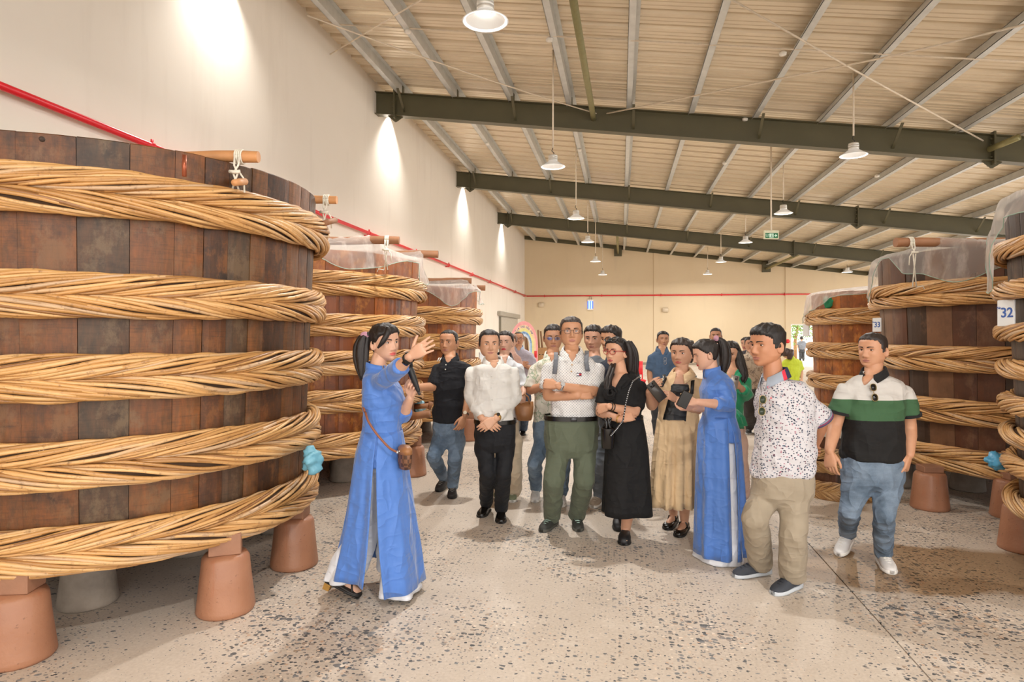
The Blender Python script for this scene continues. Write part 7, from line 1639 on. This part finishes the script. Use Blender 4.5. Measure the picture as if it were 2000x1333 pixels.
# ================================================================== things at the back of the hall and outside the door
# rainbow arch with lettering
ZA = 19.5; sA = ZA / F; base = at(1023, VY + H / sA, ZA); base[2] = 0
ar = thing('rainbow_arch', base, 'cut-out rainbow arch with lettering standing behind the man in lavender', 'arch')
def arch_band(r0, r1, m, name, dz=0.0, th=.03):
    n = 28; zc = 1.25; v = []; pts = [(r, a) for a in np.linspace(0, math.pi, n) for r in (r0, r1)]
    def P(r, x, z): return base + RV * x + UP * z
    prof = []
    for r in (r0, r1):
        k = [(r, 0.0)] + [(r * math.cos(a), zc + (r * 1.72) * math.sin(a)) for a in np.linspace(0, math.pi, n)] + [(-r, 0.0)]; prof.append(k)
    N = len(prof[0])
    for o in (0, th):
        for k in prof: v += [base + RV * x + UP * z + TV * (o + dz) for x, z in k]
    f = []
    for i in range(N - 1):
        f += [(i, i + 1, N + i + 1, N + i), (2 * N + i, 3 * N + i, 3 * N + i + 1, 2 * N + i + 1), (i, 2 * N + i, 2 * N + i + 1, i + 1), (N + i, N + i + 1, 3 * N + i + 1, 3 * N + i)]
    f += [(0, N, 3 * N, 2 * N), (N - 1, 3 * N - 1, 4 * N - 1, 2 * N - 1)]
    return obj(name, Geo().add(np.array(v), f), m, ar, smooth=False)
for k, (r0, r1, c) in enumerate(((.365, .43, 'e8a0a0'), (.305, .365, 'e9c9a8'), (.25, .305, 'e0d890'), (.205, .25, '8fb4d8'), (.165, .205, 'c9d4e4'))): arch_band(r0, r1, plain('arch_' + c, c, .6), 'arch_band')
ABL = plain('arch_letter_blue', '4a5f9a', .6)
def arc_text(txt, r, size, a0, a1):
    n = len(txt)
    for i, ch in enumerate(txt):
        if ch == ' ': continue
        a = math.radians(a0 + (a1 - a0) * i / (n - 1)); c = base + RV * (r * math.cos(a)) + UP * (1.25 + r * 1.72 * math.sin(a)) + TV * .034
        up = unit(RV * math.cos(a) * 1.72 + UP * math.sin(a)); text_on('arch_lettering', ch, size, c, np.cross(up, TV), up, ABL, ar)
arc_text('Trợ thủ của mẹ', .335, .095, 132, 40); arc_text('cho bé ăn ngon', .228, .07, 125, 15)
obj('red_tag', obox(base + RV * .36 + UP * .98 + TV * .036, np.array([RV, FV, UP]), (.04, .006, .10), bev=.02), RED, ar)
obj('red_tag', obox(base + RV * .36 + UP * .68 + TV * .036, np.array([RV, FV, UP]), (.03, .006, .07), bev=.02), RED, ar)
# crate with long poles
BRW = plain('brown_board', '9a7248', .7, 0, .12, 8); c = at(1064, 690, 24.0); c[2] = 0
r = thing('pole_crate', c, 'brown wooden crate by the back wall beside the rainbow arch', 'crate')
for k in range(4):
    q = c + UP * (.16 + .27 * k); obj('plank', obox(q + TV * .25, np.array([RV, FV, UP]), (.5, .015, .12)), BRW, r, smooth=False); obj('plank', obox(q - TV * .25, np.array([RV, FV, UP]), (.5, .015, .12)), BRW, r, smooth=False)
    for sx in (-1, 1): obj('plank', obox(q + RV * .49 * sx, np.array([RV, FV, UP]), (.015, .235, .12)), BRW, r, smooth=False)
obj('bottom_board', obox(c + UP * .03, np.array([RV, FV, UP]), (.48, .235, .02)), BRW, r, smooth=False)
DKW = plain('dark_pole', '7a5636', .7); sp = [(1051, 645, 1054, 700), (1056, 647, 1061, 700), (1025, 652, 1031, 705), (1028, 655, 1035, 705)]
for k, (xa, ya, xb, yb) in enumerate(sp):
    a, b = at(xa, ya, 24.0 + .1 * k), at(xb, yb, 24.0 + .1 * k); b = b + (b - a) * .1
    zc_ = 24.0 + .1 * k; b[2] = max(b[2], .06) if k < 2 else 0.0
    tag(obj('wooden_pole', tube([a, (a + b) / 2, b], .035, 8), DKW), ('long brown pole standing in the crate, %s of two' % ('left' if k == 0 else 'right')) if k < 2 else ('long brown pole seen through the rainbow arch, %s of two' % ('left' if k == 2 else 'right')), 'pole')
# red plastic chair far back
zc_ = 16.0; c = at(1243, VY + H * F / zc_, zc_); c[2] = 0; r = thing('plastic_chair', c, 'red plastic chair standing behind the woman in black dress', 'chair'); RP = plain('red_plastic', 'd8202a', .35); ax = np.array([RV, FV, UP])
obj('seat', obox(c + UP * .44, ax, (.21, .2, .018), bev=.012), RP, r); obj('backrest', obox(c + UP * .74 + FV * .2, ax, (.2, .015, .17), bev=.012), RP, r)
for sx in (-1, 1):
    for sy in (-1, 1): obj('leg', tube([c + RV * sx * .2 + FV * sy * .19, c + RV * sx * .17 + FV * sy * .16 + UP * .43], [.02, .022], 8), RP, r)
    obj('back_post', tube([c + RV * sx * .18 + FV * .17 + UP * .43, c + RV * sx * .19 + FV * .2 + UP * .62], .016, 8), RP, r)
# outside the back door: a tree, a low wall
g = Geo(); rs = np.random.RandomState(4); tc = np.array([DX0 + 2.6, YB + 9.5, 0])
tr = thing('garden_tree', tc, 'green tree outside the open back door', 'tree')
obj('trunk', tube([tc, tc + UP * 1.2, tc + UP * 2.2 + RV * .2], [.12, .1, .07], 8), BRW, tr)
v, f = [], []
for k in range(2600):
    p = tc + UP * 2.6 + rs.normal(size=3) * np.array([.9, .8, .75]); a = unit(rs.normal(size=3)); b = unit(np.cross(a, rs.normal(size=3))); n = len(v); v += [p - a * .1, p + b * .04, p + a * .1, p - b * .04]; f.append((n, n + 1, n + 2, n + 3))
o = obj('foliage', Geo().add(np.array(v), f), plain('leaf_green', '7d9a4a', .6, 0, .4, 3), tr, smooth=False); o['kind'] = 'stuff'
r = thing('white_table', (DX0 + 1.0, YB - 3.2, 0), 'low white table with blue cloth edge before the back door', 'table'); c = np.array([DX0 + 1.1, YB - 3.2, 0])
obj('tabletop', box(c + [-.6, -.3, .68], c + [.6, .3, .72]), WHITE, r, smooth=False)
for sx in (-1, 1):
    for sy in (-1, 1): obj('leg', box(c + [sx * .55 - .02, sy * .26 - .02, 0], c + [sx * .55 + .02, sy * .26 + .02, .68]), WHITE, r, smooth=False)
obj('cloth_skirt', box(c + [-.6, -.31, .42], c + [.6, -.3, .68]), plain('blue_cloth', '4a6a9a', .8), r, smooth=False)

for o in list(TMP.collection.objects): bpy.data.objects.remove(o)
bpy.data.scenes.remove(TMP)
